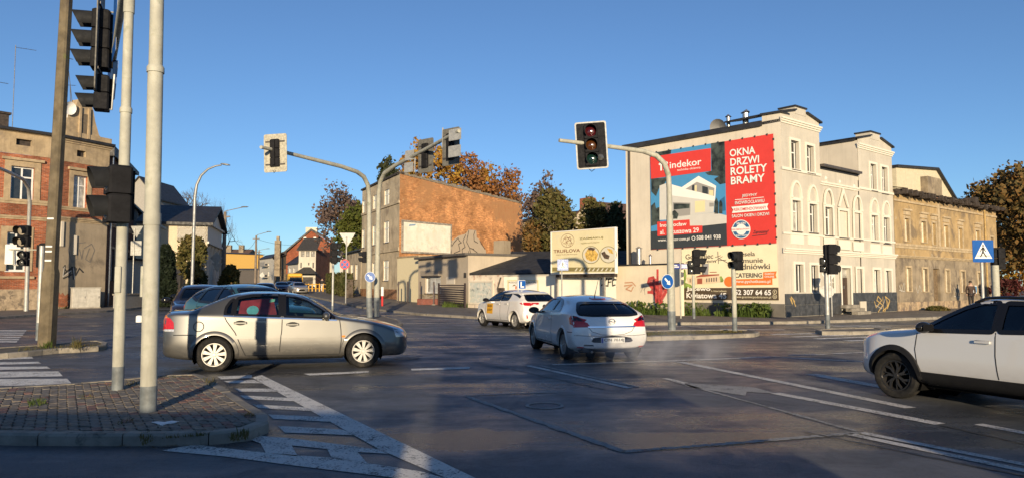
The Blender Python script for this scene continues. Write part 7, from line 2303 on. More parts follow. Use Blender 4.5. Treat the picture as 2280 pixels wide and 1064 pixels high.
def pole_to(root, name, m, p0, p1, r0, r1=None, n=14, collar=None, base=None, base_m=None):
 b = MB(); b.tube([p0, p1], [r0, r1 or r0], n); o = b.build(name, m, root, smooth=40)
 return o
def local(root, p): return Vector(p) - root.location
# --- tall poles on the near island
M_conc = mat('mossy weathered concrete', (.125, .10, .062), .95, var=.3, scale=3, bump=.4, bscale=25, streak=.5, patch=[((.15, .16, .05), .62, .72, 1.2), ((.09, .07, .05), .5, .72, 1.0)])
x, y = GG(104, 768, .12)
root = empty('concrete_pole', (x, y, .1), label='dark weathered concrete pole leaning at the left edge', cat='pole')
top = local(root, at(152, -70, y))
b = MB()
def oct_(w, d, c): return [(-w + c, -d), (w - c, -d), (w, -d + c), (w, d - c), (w - c, d), (-w + c, d), (-w, d - c), (-w, -d + c)]
def loft(b, secs):
 vs, fs = [], []
 n = len(secs[0][1])
 for (cpt, pl) in secs: vs += [(cpt[0] + p[0], cpt[1] + p[1], cpt[2]) for p in pl]
 for i in range(len(secs) - 1):
  for j in range(n): fs.append((i * n + j, i * n + (j + 1) % n, (i + 1) * n + (j + 1) % n, (i + 1) * n + j))
 fs.append(tuple(range((len(secs) - 1) * n, len(secs) * n)))
 b.add(vs, fs)
def alongp(t): return Vector((top.x * t, top.y * t, top.z * t))
zt_stub = local(root, at(110, 596, y)).z / top.z
loft(b, [(alongp(0), oct_(.165, .16, .05)), (alongp(zt_stub * .93), oct_(.158, .155, .05)), (alongp(zt_stub), oct_(.128, .125, .04)), (alongp(1), oct_(.112, .11, .035))])
b.build('pole', M_conc, root, smooth=20)
for py_ in (488, 549, 560, 580):
 t = local(root, at(110, py_, y)).z / top.z; p = alongp(t)
 b = MB(); w = .158 if t < zt_stub else .128; b.box(p.x - .08, p.y - w - .01, p.z - .02, p.x + .08, p.y - w + .05, p.z + .02); b.build('cable_clamp', M_swhite, root)
def tall_pole(px, py, ptop, r, label, collar_y, base_y):
 x, y = GG(px, py, .12)
 root = empty('tall_pole', (x, y, .12), label=label, cat='pole')
 t = local(root, at(*ptop, y))
 zc = local(root, at(px, collar_y, y)).z; zb_2 = local(root, at(px, base_y, y)).z
 def q(z): return Vector((t.x * z / t.z, 0, z))
 b = MB(); b.tube([q(zb_2), q(zc)], [r, r * .95], 20); b.tube([q(zc), q(t.z)], [r * .86, r * .84], 20); b.build('pole', M_pole, root, smooth=40)
 b = MB(); b.tube([q(-.05), q(zb_2)], r * 1.01, 20); b.build('pole_base', M_basep, root, smooth=40)
 b = MB(); b.tube([q(zc - .06), q(zc), q(zc + .03)], [r * 1.08, r * 1.08, r * .9], 20); b.build('collar', M_pole, root, smooth=40)
 return root, q, y
pA, qA, yA = tall_pole(262, 866, (287, 30), .078, 'slimmer pale pole carrying the five-lamp signal and a two-lamp signal', 243, 815)
pA.name = 'signal_pole'; pA['category'] = 'traffic signal'
pB, qB, yB = tall_pole(330, 915, (351, -60), .092, 'thicker pale pole at the tip of the paved island', 152, 858)
# the arm reaches away over the side road
zA = local(pA, at(287, 30, yA)).z
e = local(pA, at(243, 205, 17.6)); d_ = Vector((e.x, e.y, 0)).normalized()
q0 = qA(zA)
pts = [q0, q0 + Vector((0, 0, .35)), q0 + d_ * .15 + Vector((0, 0, .7)), q0 + d_ * .5 + Vector((0, 0, .95)), q0 + d_ * 1.1 + Vector((0, 0, 1.05)), Vector((e.x, e.y, zA + .9))]
b = MB(); b.tube(pts, [.076, .076, .076, .075, .07, .05], 16); b.build('mast_arm', M_pole, pA, smooth=50)
hd_ = local(pA, at(222, 90, 15.0)); hb_ = local(pA, at(224, 208, 15.0))
signal_head(pA, face(-68, hd_), 3, .42, [M_ld] * 3, M_dboard, .9, 2.3, .40, .34)
signal_head(pA, face(-66, hb_), 2, .37, [M_ld] * 2, None, vis=.36, dep=.28)
b = MB(); b.tube([hd_ + Vector((.1, .0, .6)), hd_ + Vector((.4, .0, .6)), (e.x * .62, e.y * .62, zA + .95)], .025, 8); b.tube([hb_ + Vector((.1, 0, -.35)), hb_ + Vector((.25, 0, -.35)), hb_ + Vector((.28, 0, .4))], .022, 8); b.build('bracket', M_galv, pA)
plate_sign(pA, face(-57, local(pA, at(256, 55, 14.4))), rct(.9, 1.35, .06), M_sblue)
o = plate_sign(pA, face(-47, local(pA, at(249, 178, 15.6)), 0, 14), rct(.75, .85, .05), M_sblue)
flat(o, 'sign_arrow', M_swhite, [(-.05, -.3), (.05, -.3), (.05, .05), (.16, .05), (0, .3), (-.16, .05), (-.05, .05)], -.010)
signal_head(pA, face(-50, local(pA, at(257, 433, yA - .16))), 2, .405, [M_ld] * 2, None, vis=.24, dep=.30)
for z0, z1_, o_ in ((local(pA, at(262, 650, yA)).z, local(pA, at(262, 592, yA)).z, 0),):
 b = MB(); b.bbox(-.045, -.10, z0, .045, -.07, z1_, .01, Matrix.Translation(qA((z0 + z1_) / 2) * 1.0 - Vector((0, 0, (z0 + z1_) / 2)))); b.build('cover_plate', M_pole, pA)
zz = local(pB, at(322, 494, yB)).z
b = MB(); b.tube([qB(zz), qB(zz) + Vector((-.48, 1.3, .02))], .022, 8); b.build('bracket', M_pole, pB)
b = MB(); b.tube([qB(zz - .04), qB(zz + .10)], .098, 18); b.build('strap', M_pole, pB, smooth=40)
z0 = local(pB, at(322, 660, yB)).z; z1_ = local(pB, at(322, 592, yB)).z
b = MB(); p = qB(z0); b.tube([p + Vector((-.09, -.03, 0)), p + Vector((-.09, -.03, z1_ - z0))], .022, 8); b.build('cable_conduit', M_pole, pB, smooth=40)
p = qB(local(pB, at(320, 709, yB)).z); b = MB(); b.bbox(p.x - .16, -.03, p.z - .04, p.x - .09, .03, p.z + .04, .01); b.build('junction_knob', M_swhite, pB)
# --- left group before the brick corner house
def simple_signal(name, px, base_py, top_py, label, r=.055, h=.12, m=None, Y=None, pole='pole'):
 if Y is None: x, y = GG(px, base_py, h)
 else: y = Y; x = ray(px, 640)[0] * y
 root = empty(name, (x, y, h + gz(x, y)), label=label, cat='traffic signal')
 z = local(root, at(px, top_py, y)).z
 b = MB(); b.tube([(0, 0, .45), (0, 0, z)], r, 12); b.build('pole', m or M_galv, root, smooth=40)
 b = MB(); b.tube([(0, 0, -.03), (0, 0, .45)], r * 1.05, 12); b.build('pole_base', M_basep, root, smooth=40)
 return root, y
sg, y = simple_signal('traffic_signal', 90, 752, 547, 'signal post half behind the leaning concrete pole, two heads facing the camera', .065, Y=19.8)
signal_head(sg, face(-4, local(sg, at(53, 526, y))), 2, .30, [mat('dusty lens', (.30, .26, .20), .4, var=.2)] * 2, None, vis=.22)
signal_head(sg, face(8, local(sg, at(53, 575, y))), 2, .21, [M_ld] * 2, None, vis=.14)
signal_head(sg, face(120, local(sg, at(98, 570, y + .2))), 2, .36, [M_ld] * 2, None, vis=.2)
b = MB(); a_ = [local(sg, at(p, q, y + .15)) for p, q in ((90, 556), (20, 555), (30, 590), (30, 556), (66, 590), (30, 590))]
for i, j in ((0, 1), (3, 2), (2, 4)): b.tube([a_[i], a_[j]], .016, 6)
b.build('mounting_frame', M_pole, sg)
plate_sign(sg, face(35, local(sg, at(28, 566, y + .2))), rct(.35, .55, .02), M_swhite)
x, y = GG(58, 692, .12)
mst = empty('signal_mast', (x, y, .12), label='grey mast with arm arching off the left picture edge', cat='traffic signal')
q = [local(mst, at(*p)) for p in ((58, 692, y), (66, 450, y), (64, 420, y - .5), (52, 400, y - 1.6), (20, 384, y - 4), (-60, 350, y - 9))]
q[0].z = 0
b = MB(); b.tube([q[0]] + q[1:], [.12, .10, .10, .095, .085, .06], 14); b.build('mast', M_galv, mst, smooth=50)
def back_sign(px, Y, base, items, label, name='sign_post', r=.03, cat='road sign'):
 x = ray(px, 640)[0] * Y
 g = gz(x, Y) + .1
 root = empty(name, (x, Y, g), label=label, cat=cat)
 zt_ = max(local(root, at(px, it[1], Y)).z for it in items) + .1
 b = MB(); b.tube([(0, 0, -.05), (0, 0, zt_)], r, 8); b.build('post', M_galv, root, smooth=40)
 for (ipx, ipy, shape, size, yaw) in items:
  p = local(root, at(ipx, ipy, Y)); p.y -= .05 if abs(yaw) < 90 else -.05
  if shape == 'tri': plate_sign(root, face(yaw, p), tri(size, False), M_swhite)
  elif shape == 'disc': plate_sign(root, face(yaw, p), circ(size / 2), M_swhite)
  elif shape == 'rect': plate_sign(root, face(yaw, p), rct(size[0], size[1]), M_swhite)
  elif shape == 'diamond': plate_sign(root, face(yaw, p, 0, 45), rct(size, size), M_swhite)
  elif shape == 'nostop':
   o = plate_sign(root, face(yaw, p), circ(size / 2), M_sred)
   b = MB(); disc(b, size * .38, -.010); b.build('sign_field', M_sblue, o)
   for a in (45, -45):
    c_, s_ = math.cos(R(a)), math.sin(R(a)); w = size * .05; l = size * .38
    flat(o, 'sign_bar', M_sred, [(l * c_ - w * s_, l * s_ + w * c_), (-l * c_ - w * s_, -l * s_ + w * c_), (-l * c_ + w * s_, -l * s_ - w * c_), (l * c_ + w * s_, l * s_ - w * c_)], -.012 - .001 * (a > 0))
  elif shape == 'keep': keep_right(root, face(yaw, p), size / 2)
  elif shape == 'cross': crossing_sign(root, face(yaw, p), size)
  elif shape == 'blue': plate_sign(root, face(yaw, p), rct(size[0], size[1]), M_sblue)
 return root
back_sign(295, 50, 676, [(304, 512, 'tri', .95, 172), (302, 552, 'rect', (.75, 1.0), 180)], 'back of a give way sign over a rectangular plate beside the thicker pale pole', r=.035)
back_sign(481, 60, 660, [(481, 574, 'diamond', .75, 175), (483, 592, 'tri', .9, 178)], 'diamond and triangle sign backs before the columned hall')
back_sign(770, 54, 664, [(773, 529, 'tri', 1.22, 178), (768, 588, 'nostop', .74, 0)], 'post with give way sign back and round no stopping sign beside the hedge', r=.045)
back_sign(583, 118, 640, [(583, 612, 'disc', .75, 180)], 'small round sign back far down the left street')
back_sign(1851, 34.5, 708, [(1846, 616, 'tri', .62, 165), (1843, 648, 'disc', .62, 160)], 'triangular and round sign backs behind the right signal post')
back_sign(1251, 37.6, 700, [(1253, 589, 'cross', .58, 0)], 'blue pedestrian crossing sign before the restaurant billboard', r=.035)
rb = back_sign(2188, 20, 760, [(2186, 559, 'cross', .61, 4)], 'large blue pedestrian crossing sign beside the white suv', r=.04)
# --- street lamps and utility poles
def lamp(px, Y, path, label, r=.09, head=True, m=None, cat='street lamp', name='street_lamp'):
 x = ray(px, 640)[0] * Y; g = gz(x, Y)
 root = empty(name, (x, Y, g), label=label, cat=cat)
 q = [local(root, at(p, r_, Y)) for p, r_ in path]
 base = Vector((q[0].x * 0, 0, 0))
 b = MB(); n = len(q); b.tube([base] + q, [r] + [r * (1 - .55 * (i + 1) / n) for i in range(n)], 10); b.build('pole', m or M_lamp, root, smooth=50)
 if head:
  d = (q[-1] - q[-2]).normalized(); p = q[-1]
  b = MB(); b.ellipsoid((0, 0, 0), (.32, .13, .06), 12, 8, Matrix.Translation(p + d * .25) @ Matrix.Rotation(math.atan2(-d.z, math.hypot(d.x, d.y)) * -1, 4, 'Y')); b.build('lamp_head', M_lamp, root, smooth=50)
 return root
lamp(427, 44, [(434, 440), (438, 412), (448, 391), (463, 377), (480, 370), (493, 368)], 'tall curved street lamp in front of the columned hall', .10)
M_wood = mat('old utility pole', (.20, .16, .125), .9, var=.25, scale=4, streak=.4)
def upole(px, Y, py, arm, label, r):
 x = ray(px, 640)[0] * Y; g = gz(x, Y)
 root = empty('utility_pole', (x, Y, g), label=label, cat='utility pole'); t = local(root, at(px, py, Y))
 b = MB(); b.tube([(0, 0, 0), (0, 0, t.z)], [r, r * .6], 10); b.build('pole', M_wood, root, smooth=40)
 q = [local(root, at(*p, Y)) for p in arm]
 b = MB(); b.tube([(0, 0, q[0].z - .3)] + q, .045, 6); b.ellipsoid(tuple(q[-1]), (.4, .15, .07), 10, 6); b.build('lamp_arm', M_lamp, root, smooth=40)
 b = MB(); b.box(-.5, -.06, t.z - .55, .5, .06, t.z - .42); b.build('crossbar', M_wood, root)
 return root.location + Vector((0, 0, t.z - .5))
w0 = upole(497, 73, 472, [(503, 470), (530, 464), (545, 461)], 'thick utility pole with lamp arm right of the columned hall', .24)
w1 = upole(568, 105, 524, [(573, 523), (590, 518), (599, 516)], 'slimmer utility pole with lamp arm halfway down the left street', .2)
w2 = upole(575, 150, 556, [(580, 556), (590, 554), (597, 553)], 'farthest utility pole with lamp arm on the left street', .2)
for k, (a, c, sag) in enumerate(((w0, w1, 2.4), (w1, w2, 1.0), (w1, Vector((ray(700, 640)[0] * 130, 130, 9.5)), .8))):
 b = MB(); b.tube([a.lerp(c, t) - Vector((0, 0, sag * 4 * t * (1 - t))) for t in np.linspace(0, 1, 13)], .02, 5)
 tag(b.build('overhead_wire', M_black_s), ('sagging wire between the thick and the slimmer utility pole', 'thin wire between the slimmer and the farthest utility pole', 'thin wire from the slimmer utility pole to the red brick gable')[k], 'wire')
# --- the pair of masts in the middle
mi = empty('signal_mast', (*GG(823, 706, .12), .12), label='pale mast whose arm reaches left with one backboard', cat='traffic signal')
y = mi.location.y
q = [local(mi, at(*p)) for p in ((823, 706, y), (822, 640, y), (822, 440, y), (819, 412, y - .25), (810, 394, y - .7), (795, 383, y - 1.2), (760, 371, y - 2.4), (640, 341, 28.7), (581, 328, 27.0))]
q[0].z = 0; q[1].z = .9
b = MB(); b.tube(q[1:], [.13, .10, .10, .10, .095, .09, .075, .065], 14); b.build('mast', M_pole, mi, smooth=50)
b = MB(); b.tube(q[:2], .135, 14); b.build('pole_base', M_basep, mi, smooth=40)
hp = local(mi, at(611, 340, 27.6))
signal_head(mi, face(172, hp + Vector((0, .12, 0)), 0, 2), 3, .36, None, M_board, .94, 1.5, .3)
b = MB(); b.tube([hp + Vector((.0, -.12, -.72)), hp + Vector((.05, -.14, -.82)), hp + Vector((.12, -.12, -.72))], .012, 5); b.build('cable_loop', M_black_s, mi)
keep_right(mi, face(2, local(mi, at(824, 616, y - .18))), .24)
signal_head(mi, face(-100, local(mi, at(812, 572, y))), 2, .26, None, None, vis=.22)
mj = empty('signal_mast', (*GG(838, 704, .12), .12), label='pale mast whose long arm reaches right with two backboards and sign backs', cat='traffic signal')
y = mj.location.y
q = [local(mj, at(*p)) for p in ((838, 704, y), (839, 640, y), (843, 430, y), (847, 404, y - .3), (857, 385, y - .9), (880, 369, y - 1.8), (940, 337, 29.6), (1022, 292, 25.8))]
q[0].z = 0; q[1].z = .9
b = MB(); b.tube(q[1:], [.13, .10, .10, .10, .095, .08, .065], 14); b.build('mast', M_pole, mj, smooth=50)
b = MB(); b.tube(q[:2], .135, 14); b.build('pole_base', M_basep, mj, smooth=40)
for px_, py_, Y, bw, bh in ((948, 347, 29.3, .9, 1.42), (1004, 327, 26.6, .9, 1.42)):
 signal_head(mj, face(140, local(mj, at(px_, py_, Y + .3))), 3, .34, None, M_dboard, bw, bh, .3)
for px_, py_, Y, w, h in ((912, 346, 30.6, .55, .42), (910, 373, 30.6, .55, .42), (1013, 300, 26.0, .62, .42), (1012, 337, 26.0, .62, .42)):
 b = MB(); b.yprism(rct(w, h, .03), -.01, .01); b.build('sign_back', M_back, mj, face(140, local(mj, at(px_, py_, Y))))
for px_, y0, y1_, Y in ((924, 352, 384, 30.2), (986, 285, 330, 27.2)):
 b = MB(); b.tube([local(mj, at(px_, y0, Y)), local(mj, at(px_ - 1, y1_, Y))], .03, 6); b.build('bracket', M_galv, mj)
# --- right mast with the visible signal face
mr = empty('signal_mast', (*GG(1496, 734, .12), .12), label='pale mast on the mossy island whose arm holds a framed red amber green signal', cat='traffic signal')
y = mr.location.y
q = [local(mr, at(*p)) for p in ((1496, 734, y), (1495, 690, y), (1491, 480, y), (1490, 420, y), (1488, 390, y - .03), (1479, 364, y - .1), (1461, 347, y - .2), (1432, 337, y - .35), (1345, 325, y - .9), (1245, 313, y - 1.5))]
q[0].z = 0; q[1].z = .62
b = MB(); b.tube(q[1:3], [.125, .11], 14); b.tube(q[2:], [.095, .09, .09, .09, .088, .08, .07, .06], 14); b.build('mast', M_pole, mr, smooth=50)
b = MB(); b.tube(q[:2], .13, 14); b.build('pole_base', M_basep, mr, smooth=40)
hp = local(mr, at(1317, 324, y - 1.25))
o = signal_head(mr, face(-6, hp, 0, -3), 3, .44, [M_lr, M_la, M_lg], M_black_s, 1.0, 1.52, .26, border=True)
b = MB(); b.lathe([(.001, .03), (.10, .0)], 16, Matrix.Translation((.26, -.1, -.42)) @ Matrix.Rotation(math.pi / 2, 4, 'X')); b.build('side_lens', M_ld, o, smooth=40)
b = MB(); b.tube([hp + Vector((-.08, 0, -.76)), hp + Vector((0, 0, -.84)), hp + Vector((.1, 0, -.76))], .012, 5); b.build('cable_loop', M_black_s, mr)
keep_right(mr, face(24, local(mr, at(1486, 626, y - .30))), .24)
# --- small signals on the right
s1, y = simple_signal('traffic_signal', 1545, 708, 612, 'signal post before the brown foot of the catering banner with three-lamp and two-lamp heads', .065, m=M_pole)
signal_head(s1, face(72, local(s1, at(1553, 582, y))), 3, .37, None, None, vis=.30, dep=.3); signal_head(s1, face(-15, local(s1, at(1539, 595, y - .1))), 2, .31, None, None, vis=.12)
s2, y = simple_signal('traffic_signal', 1636, 737, 595, 'white signal post with one two-lamp head on the mossy island', .075, m=M_pole)
signal_head(s2, face(-60, local(s2, at(1640, 580, y))), 2, .31, None, None, vis=.2, dep=.26)
s3, y = simple_signal('traffic_signal', 1843, 729, 604, 'grey signal post with three-lamp and two-lamp heads before the white tenement door', .075)
signal_head(s3, face(105, local(s3, at(1851, 577, y))), 3, .35, None, None, vis=.16, dep=.36); signal_head(s3, face(-25, local(s3, at(1834, 589, y))), 2, .26, None, None, vis=.14)
s4, y = simple_signal('traffic_signal', 741, 690, 584, 'signal post with dark three-lamp head left of the no stopping sign', .055, Y=36)
signal_head(s4, face(105, local(s4, at(746, 563, y))), 3, .34, None, None, vis=.2, dep=.32)
s5, y = simple_signal('traffic_signal', 2217, 760, 590, 'thick pale signal post with dark head back at the far right', .10, m=M_pole, Y=20.6)
signal_head(s5, face(165, local(s5, at(2222, 575, y + .1))), 2, .31, None, None, vis=.15)
# street name plates
x, y = GG(1516, 708, .12)
nm = empty('street_name_sign', (x, y, .12), label='dark blue street name plates on a thin white post', cat='street sign')
b = MB(); b.tube([(0, 0, 0), (0, 0, local(nm, at(1516, 582, y)).z)], .035, 8); b.build('post', M_pole, nm, smooth=40)
for px_, yaw in ((1503, 8), (1528, -6)):
 o = plate_sign(nm, face(yaw, local(nm, at(px_, 592, y - .06))), rct(.48, .22, .02), mat('street plate blue', (.02, .03, .20), .4, var=.05), back=False)
 b = MB(); b.box(-.20, -.011, .02, .10, -.009, .06); b.box(-.20, -.011, -.05, .18, -.009, -.01); b.build('plate_line', M_swhite, o)
# small red and white post by the brick-gabled tenement
x, y = GG(851, 680, .12)
mp = empty('marker_post', (x, y, .12), label='slim red and white post on the pavement before the tenement front', cat='post'); h = local(mp, at(851, 638, y)).z
b = MB(); b.tube([(0, 0, 0), (0, 0, h * .55)], .07, 8); b.build('post_foot', M_sred, mp); b = MB(); b.tube([(0, 0, h * .55), (0, 0, h)], .10, 8); b.build('post_head', M_swhite, mp)
# yellow barrier down the street
bx0, bx1 = PT(672, 96), PT(736, 92)
br_ = empty('yellow_barrier', (*bx0, gz(*bx0)), label='yellow railing along the pavement by the white dormer house', cat='railing')
M_yb = mat('yellow railing paint', (.62, .34, .03), .6, var=.1); d = bx1 - bx0; N = 9
for k in range(N):
 p = d * k / (N - 1); b = MB(); b.box(p.x - .06, p.y - .06, 0, p.x + .06, p.y + .06, 1.1); b.build('railing_post', M_yb, br_)
for z in (.45, 1.0):
 b = MB(); b.tube([(0, 0, z), (d.x, d.y, z)], .05, 6); b.build('rail', M_yb, br_)
# unseen shade casters added behind the viewpoint for the long shade on the near road
wl_ = empty('shade_wall', (0, -5, 0), label='long unseen wall added behind the viewpoint to shade the near road', cat='wall')
b = MB(); b.box(-40, -.15, -.05, -.1, .15, 2.5); b.box(5.0, -.15, -.05, 40, .15, 2.3); b.build('wall', M_gry, wl_)
kk = empty('blocker', (1.55, -6.4, 0), label='unseen kiosk behind the viewpoint shading the crossing', cat='building')
b = MB(); b.box(-1.2, -1.2, -.05, 2.1, 1.2, 5.05); b.build('wall', M_cream, kk); b = MB(); b.box(-2.7, -.1, 3.65, -1.21, .1, 5.05); b.build('side_blocker', M_cream, kk); b = MB(); b.box(-1.3, -1.3, 5.05, 2.2, 1.3, 5.2); b.build('roof', M_roofd, kk)  # added block; its raised side panel is shaped for the shade edge
# ================================================================== TREES AND PLANTS
def leafmat(name, cols):
 """leaf colour varies from leaf clump to leaf clump"""
 if name in MATS: return MATS[name]
 m, nt, b = _new(name)
 v = _coord(nt)
 c = _mix(nt, _ramp(nt, _noise(nt, v, 1.1, 3, .6), .35, .65), cols[0], cols[1])
 c = _mix(nt, _ramp(nt, _noise(nt, v, 7, 3, .6), .45, .7), c, cols[2])
 nt.links.new(c, b.inputs['Base Color'])
 b.inputs['Roughness'].default_value = .7
 b.inputs['Specular IOR Level'].default_value = .25
 tr = nt.nodes.new('ShaderNodeBsdfTranslucent'); nt.links.new(c, tr.inputs[0])
 mx = nt.nodes.new('ShaderNodeMixShader'); mx.inputs[0].default_value = .3
 out = [n for n in nt.nodes if n.type == 'OUTPUT_MATERIAL'][0]
 nt.links.new(b.outputs[0], mx.inputs[1]); nt.links.new(tr.outputs[0], mx.inputs[2]); nt.links.new(mx.outputs[0], out.inputs[0])
 MATS[name] = m
 return m
M_bark = mat('grey brown bark', (.085, .065, .05), .95, var=.3, scale=4, bump=.4, bscale=18)
def quads(name, P, size, m, parent, flat_=.0, asp=1.6):
 """many small leaf faces at points P, each a folded pair of triangles"""
 n = len(P)
 d = RNG.normal(size=(n, 3)); d /= np.linalg.norm(d, axis=1)[:, None]
 e = RNG.normal(size=(n, 3)); e -= (e * d).sum(1)[:, None] * d; e /= np.linalg.norm(e, axis=1)[:, None]
 s = size * RNG.uniform(.42, 1.7, (n, 1))
 V = np.empty((n, 4, 3))
 V[:, 0] = P - d * s * asp * .5; V[:, 1] = P + e * s * .5; V[:, 2] = P + d * s * asp * .5; V[:, 3] = P - e * s * .5
 V[:, 1, 2] -= s[:, 0] * .15; V[:, 3, 2] -= s[:, 0] * .15
 me = bpy.data.meshes.new(name)
 me.vertices.add(n * 4); me.loops.add(n * 4); me.polygons.add(n)
 me.vertices.foreach_set('co', V.ravel())
 me.loops.foreach_set('vertex_index', np.arange(n * 4))
 me.polygons.foreach_set('loop_start', np.arange(n) * 4)
 me.materials.append(m)
 me.update()
 o = bpy.data.objects.new(name, me); C.objects.link(o); o.parent = parent
 return o
def tree(name, px, Y, py_top, py_bot, wpx, label, leaf=None, n=5000, size=.2, trunk_r=.16, levels=4, cat='tree', group=None, seed=0, sparse=.35, trunk_frac=None, spread=1.0, base=None):
 rnd = random.Random(seed * 77 + 5); rg = np.random.default_rng(seed + 11)
 x = ray(px, 640)[0] * Y; g = gz(x, Y) if base is None else base
 root = empty(name, (x, Y, g), label=label, cat=cat, group=group)
 zt_, zb2 = at(px, py_top, Y).z - g, max(.2, at(px, py_bot, Y).z - g)
 rw = wpx / FPX * Y / 2
 c = Vector((0, 0, (zt_ + zb2) / 2)); rh = (zt_ - zb2) / 2
 b = MB(); tips = []
 def grow(p, d, L, r, lev):
  q = p
  k = 3
  pts = [p]
  for i in range(k):
   d = (d + Vector((rnd.uniform(-.22, .22), rnd.uniform(-.22, .22), rnd.uniform(-.05, .16)))).normalized()
   q = q + d * L / k; pts.append(q)
  b.tube(pts, [r * (1 - .45 * i / k) for i in range(k + 1)], 7 if lev > 2 else (5 if lev > 0 else 4), False)
  if lev <= 1: tips.append(q); tips.append(pts[2])
  if lev == 0: return
  m = rnd.choice((3, 4)) if lev > 1 else 3
  for i in range(m):
   a = 2 * math.pi * (i + rnd.random() * .7) / m
   s = d.orthogonal().normalized(); t = d.cross(s)
   tilt = rnd.uniform(.35, .85) * spread
   nd = (d * math.cos(tilt) + (s * math.cos(a) + t * math.sin(a)) * math.sin(tilt)).normalized()
   grow(q if i < m - 1 else pts[2], nd, L * rnd.uniform(.58, .78), r * .55, lev - 1)
 tl = max(.3, zb2 + rh * .25)
 b.tube([(0, 0, -.1), (.05, 0, tl * .5), (0, .05, tl)], [trunk_r * 1.25, trunk_r, trunk_r * .85], 9, False)
 for i in range(5):
  a = 2 * math.pi * (i + rnd.random() * .5) / 5
  grow(Vector((0, 0, tl * (.8 + .05 * i))), Vector((math.cos(a) * rnd.uniform(.3, .9) * spread, math.sin(a) * rnd.uniform(.3, .9) * spread, 1)).normalized(), min(rh * .75, (zt_ - tl) * .42), trunk_r * .5, levels - 1)
 V = np.array(b.v); hi = V[V[:, 2] > tl]
 k = rw / max(1e-3, np.percentile(np.hypot(hi[:, 0], hi[:, 1]), 97)); kz = (zt_ - tl) / max(1e-3, np.percentile(hi[:, 2], 99) - tl)
 f = np.clip((V[:, 2] - tl * .6) / (tl * .6 + .01), 0, 1)
 V[:, 0] *= 1 + (k - 1) * f; V[:, 1] *= 1 + (k - 1) * f
 V[:, 2] = np.where(V[:, 2] > tl, tl + (V[:, 2] - tl) * kz, V[:, 2])
 b.v = [tuple(p) for p in V]
 b.build('trunk', M_bark, root, smooth=60)
 if leaf is not None:
  T = np.array([tuple(t) for t in tips])
  T[:, :2] *= k; T[:, 2] = tl + (T[:, 2] - tl) * kz
  T = T[T[:, 2] > zb2 * .8]
  m = int(len(T) * .5)
  u = rg.normal(size=(m, 3)); u /= np.linalg.norm(u, axis=1)[:, None]
  rr = rg.uniform(.45, 1, (m, 1)) ** .5
  E = u * rr * np.array([rw * .92, rw * .92, rh * .95]) + np.array([0, 0, c.z])
  A = np.concatenate([T, E]); A = A[rg.random(len(A)) > sparse * .5]
  w = rg.gamma(1.5, 1, len(A)); idx = rg.choice(len(A), n, p=w / w.sum())
  sg = min(rw, rh) * .13
  P = A[idx] + rg.normal(size=(n, 3)) * sg * np.array([1, 1, .75])
  P = P[P[:, 2] > .15]
  quads('crown', P, size, leaf, root)
 return root
L_or = leafmat('orange autumn leaves', ((.36, .16, .03), (.46, .30, .05), (.22, .12, .03)))
L_rd = leafmat('russet autumn leaves', ((.32, .13, .045), (.21, .095, .045), (.38, .21, .06)))
L_pu = leafmat('purple brown leaves', ((.13, .095, .095), (.18, .115, .085), (.11, .095, .075)))
L_gr = leafmat('green yellow leaves', ((.075, .10, .02), (.13, .14, .025), (.05, .065, .02)))
L_dk = leafmat('dark olive leaves', ((.085, .095, .028), (.14, .12, .04), (.17, .12, .04)))
L_dg = leafmat('dark green needles', ((.03, .048, .02), (.05, .06, .028), (.075, .075, .03)))
L_mx = leafmat('brown and olive leaves', ((.15, .11, .04), (.24, .12, .035), (.09, .085, .03)))
L_th = leafmat('thuja green', ((.014, .024, .013), (.024, .034, .016), (.011, .017, .011)))
L_wd = leafmat('weed green', ((.075, .12, .022), (.11, .15, .03), (.05, .08, .02)))
tree('bare_tree', 425, 108, 428, 505, 105, 'wide bare tree behind the roof of the columned hall', None, trunk_r=.3, levels=5, seed=1)
tree('bare_tree', 492, 112, 447, 560, 62, 'narrow bare tree beside the thick utility pole', None, trunk_r=.22, levels=5, seed=2)
tree('street_tree', 424, 55, 530, 622, 62, 'small leafy street tree before the lit hall wall', L_dk, 4200, .16, seed=3)
tree('purple_tree', 765, 98, 425, 590, 118, 'sparse purple brown tree left of the brick-gabled tenement', L_pu, 4200, .24, levels=4, seed=4, sparse=.7)
tree('green_tree', 792, 92, 462, 590, 76, 'yellow green tree close to the tenement street front', L_gr, 5200, .24, seed=5)
tree('dark_tree', 862, 92, 360, 480, 50, 'dark green tree top over the tenement eaves', L_dg, 3500, .24, seed=6)
for k, (px_, t, bt, w, lf, lab) in enumerate(((925, 322, 440, 80, L_or, 'orange autumn tree behind the roof under the mast arm'), (985, 330, 450, 92, L_or, 'orange tree top behind the last backboard'), (1040, 352, 460, 82, L_rd, 'russet tree behind the roof beside the aerial'),
         (1122, 383, 500, 92, L_rd, 'russet tree behind the low right end of the brick gable'), (1075, 378, 480, 70, L_or, 'small orange tree behind the middle of the brick gable'))):
 tree('autumn_tree', px_, 100 + 2 * k, t, bt, w, lab, lf, 1800, .27, seed=10 + k, group='autumn trees behind the brick gable', sparse=.8)
tree('dark_tree', 1212, 60, 402, 588, 92, 'tall thin-topped brown tree left of the restaurant billboard', L_pu, 2400, .17, seed=21, sparse=.7)
tree('dark_tree', 1240, 55, 432, 590, 88, 'dense olive tree rising behind the left half of the billboard', L_dk, 3800, .17, seed=22)
tree('dark_tree', 1195, 56, 500, 605, 60, 'low yellowish bush tree beside the gable end', L_mx, 3600, .16, seed=23)
tree('dark_tree', 1328, 53, 452, 590, 74, 'olive tree behind the right half of the billboard', L_dk, 3200, .16, seed=24)
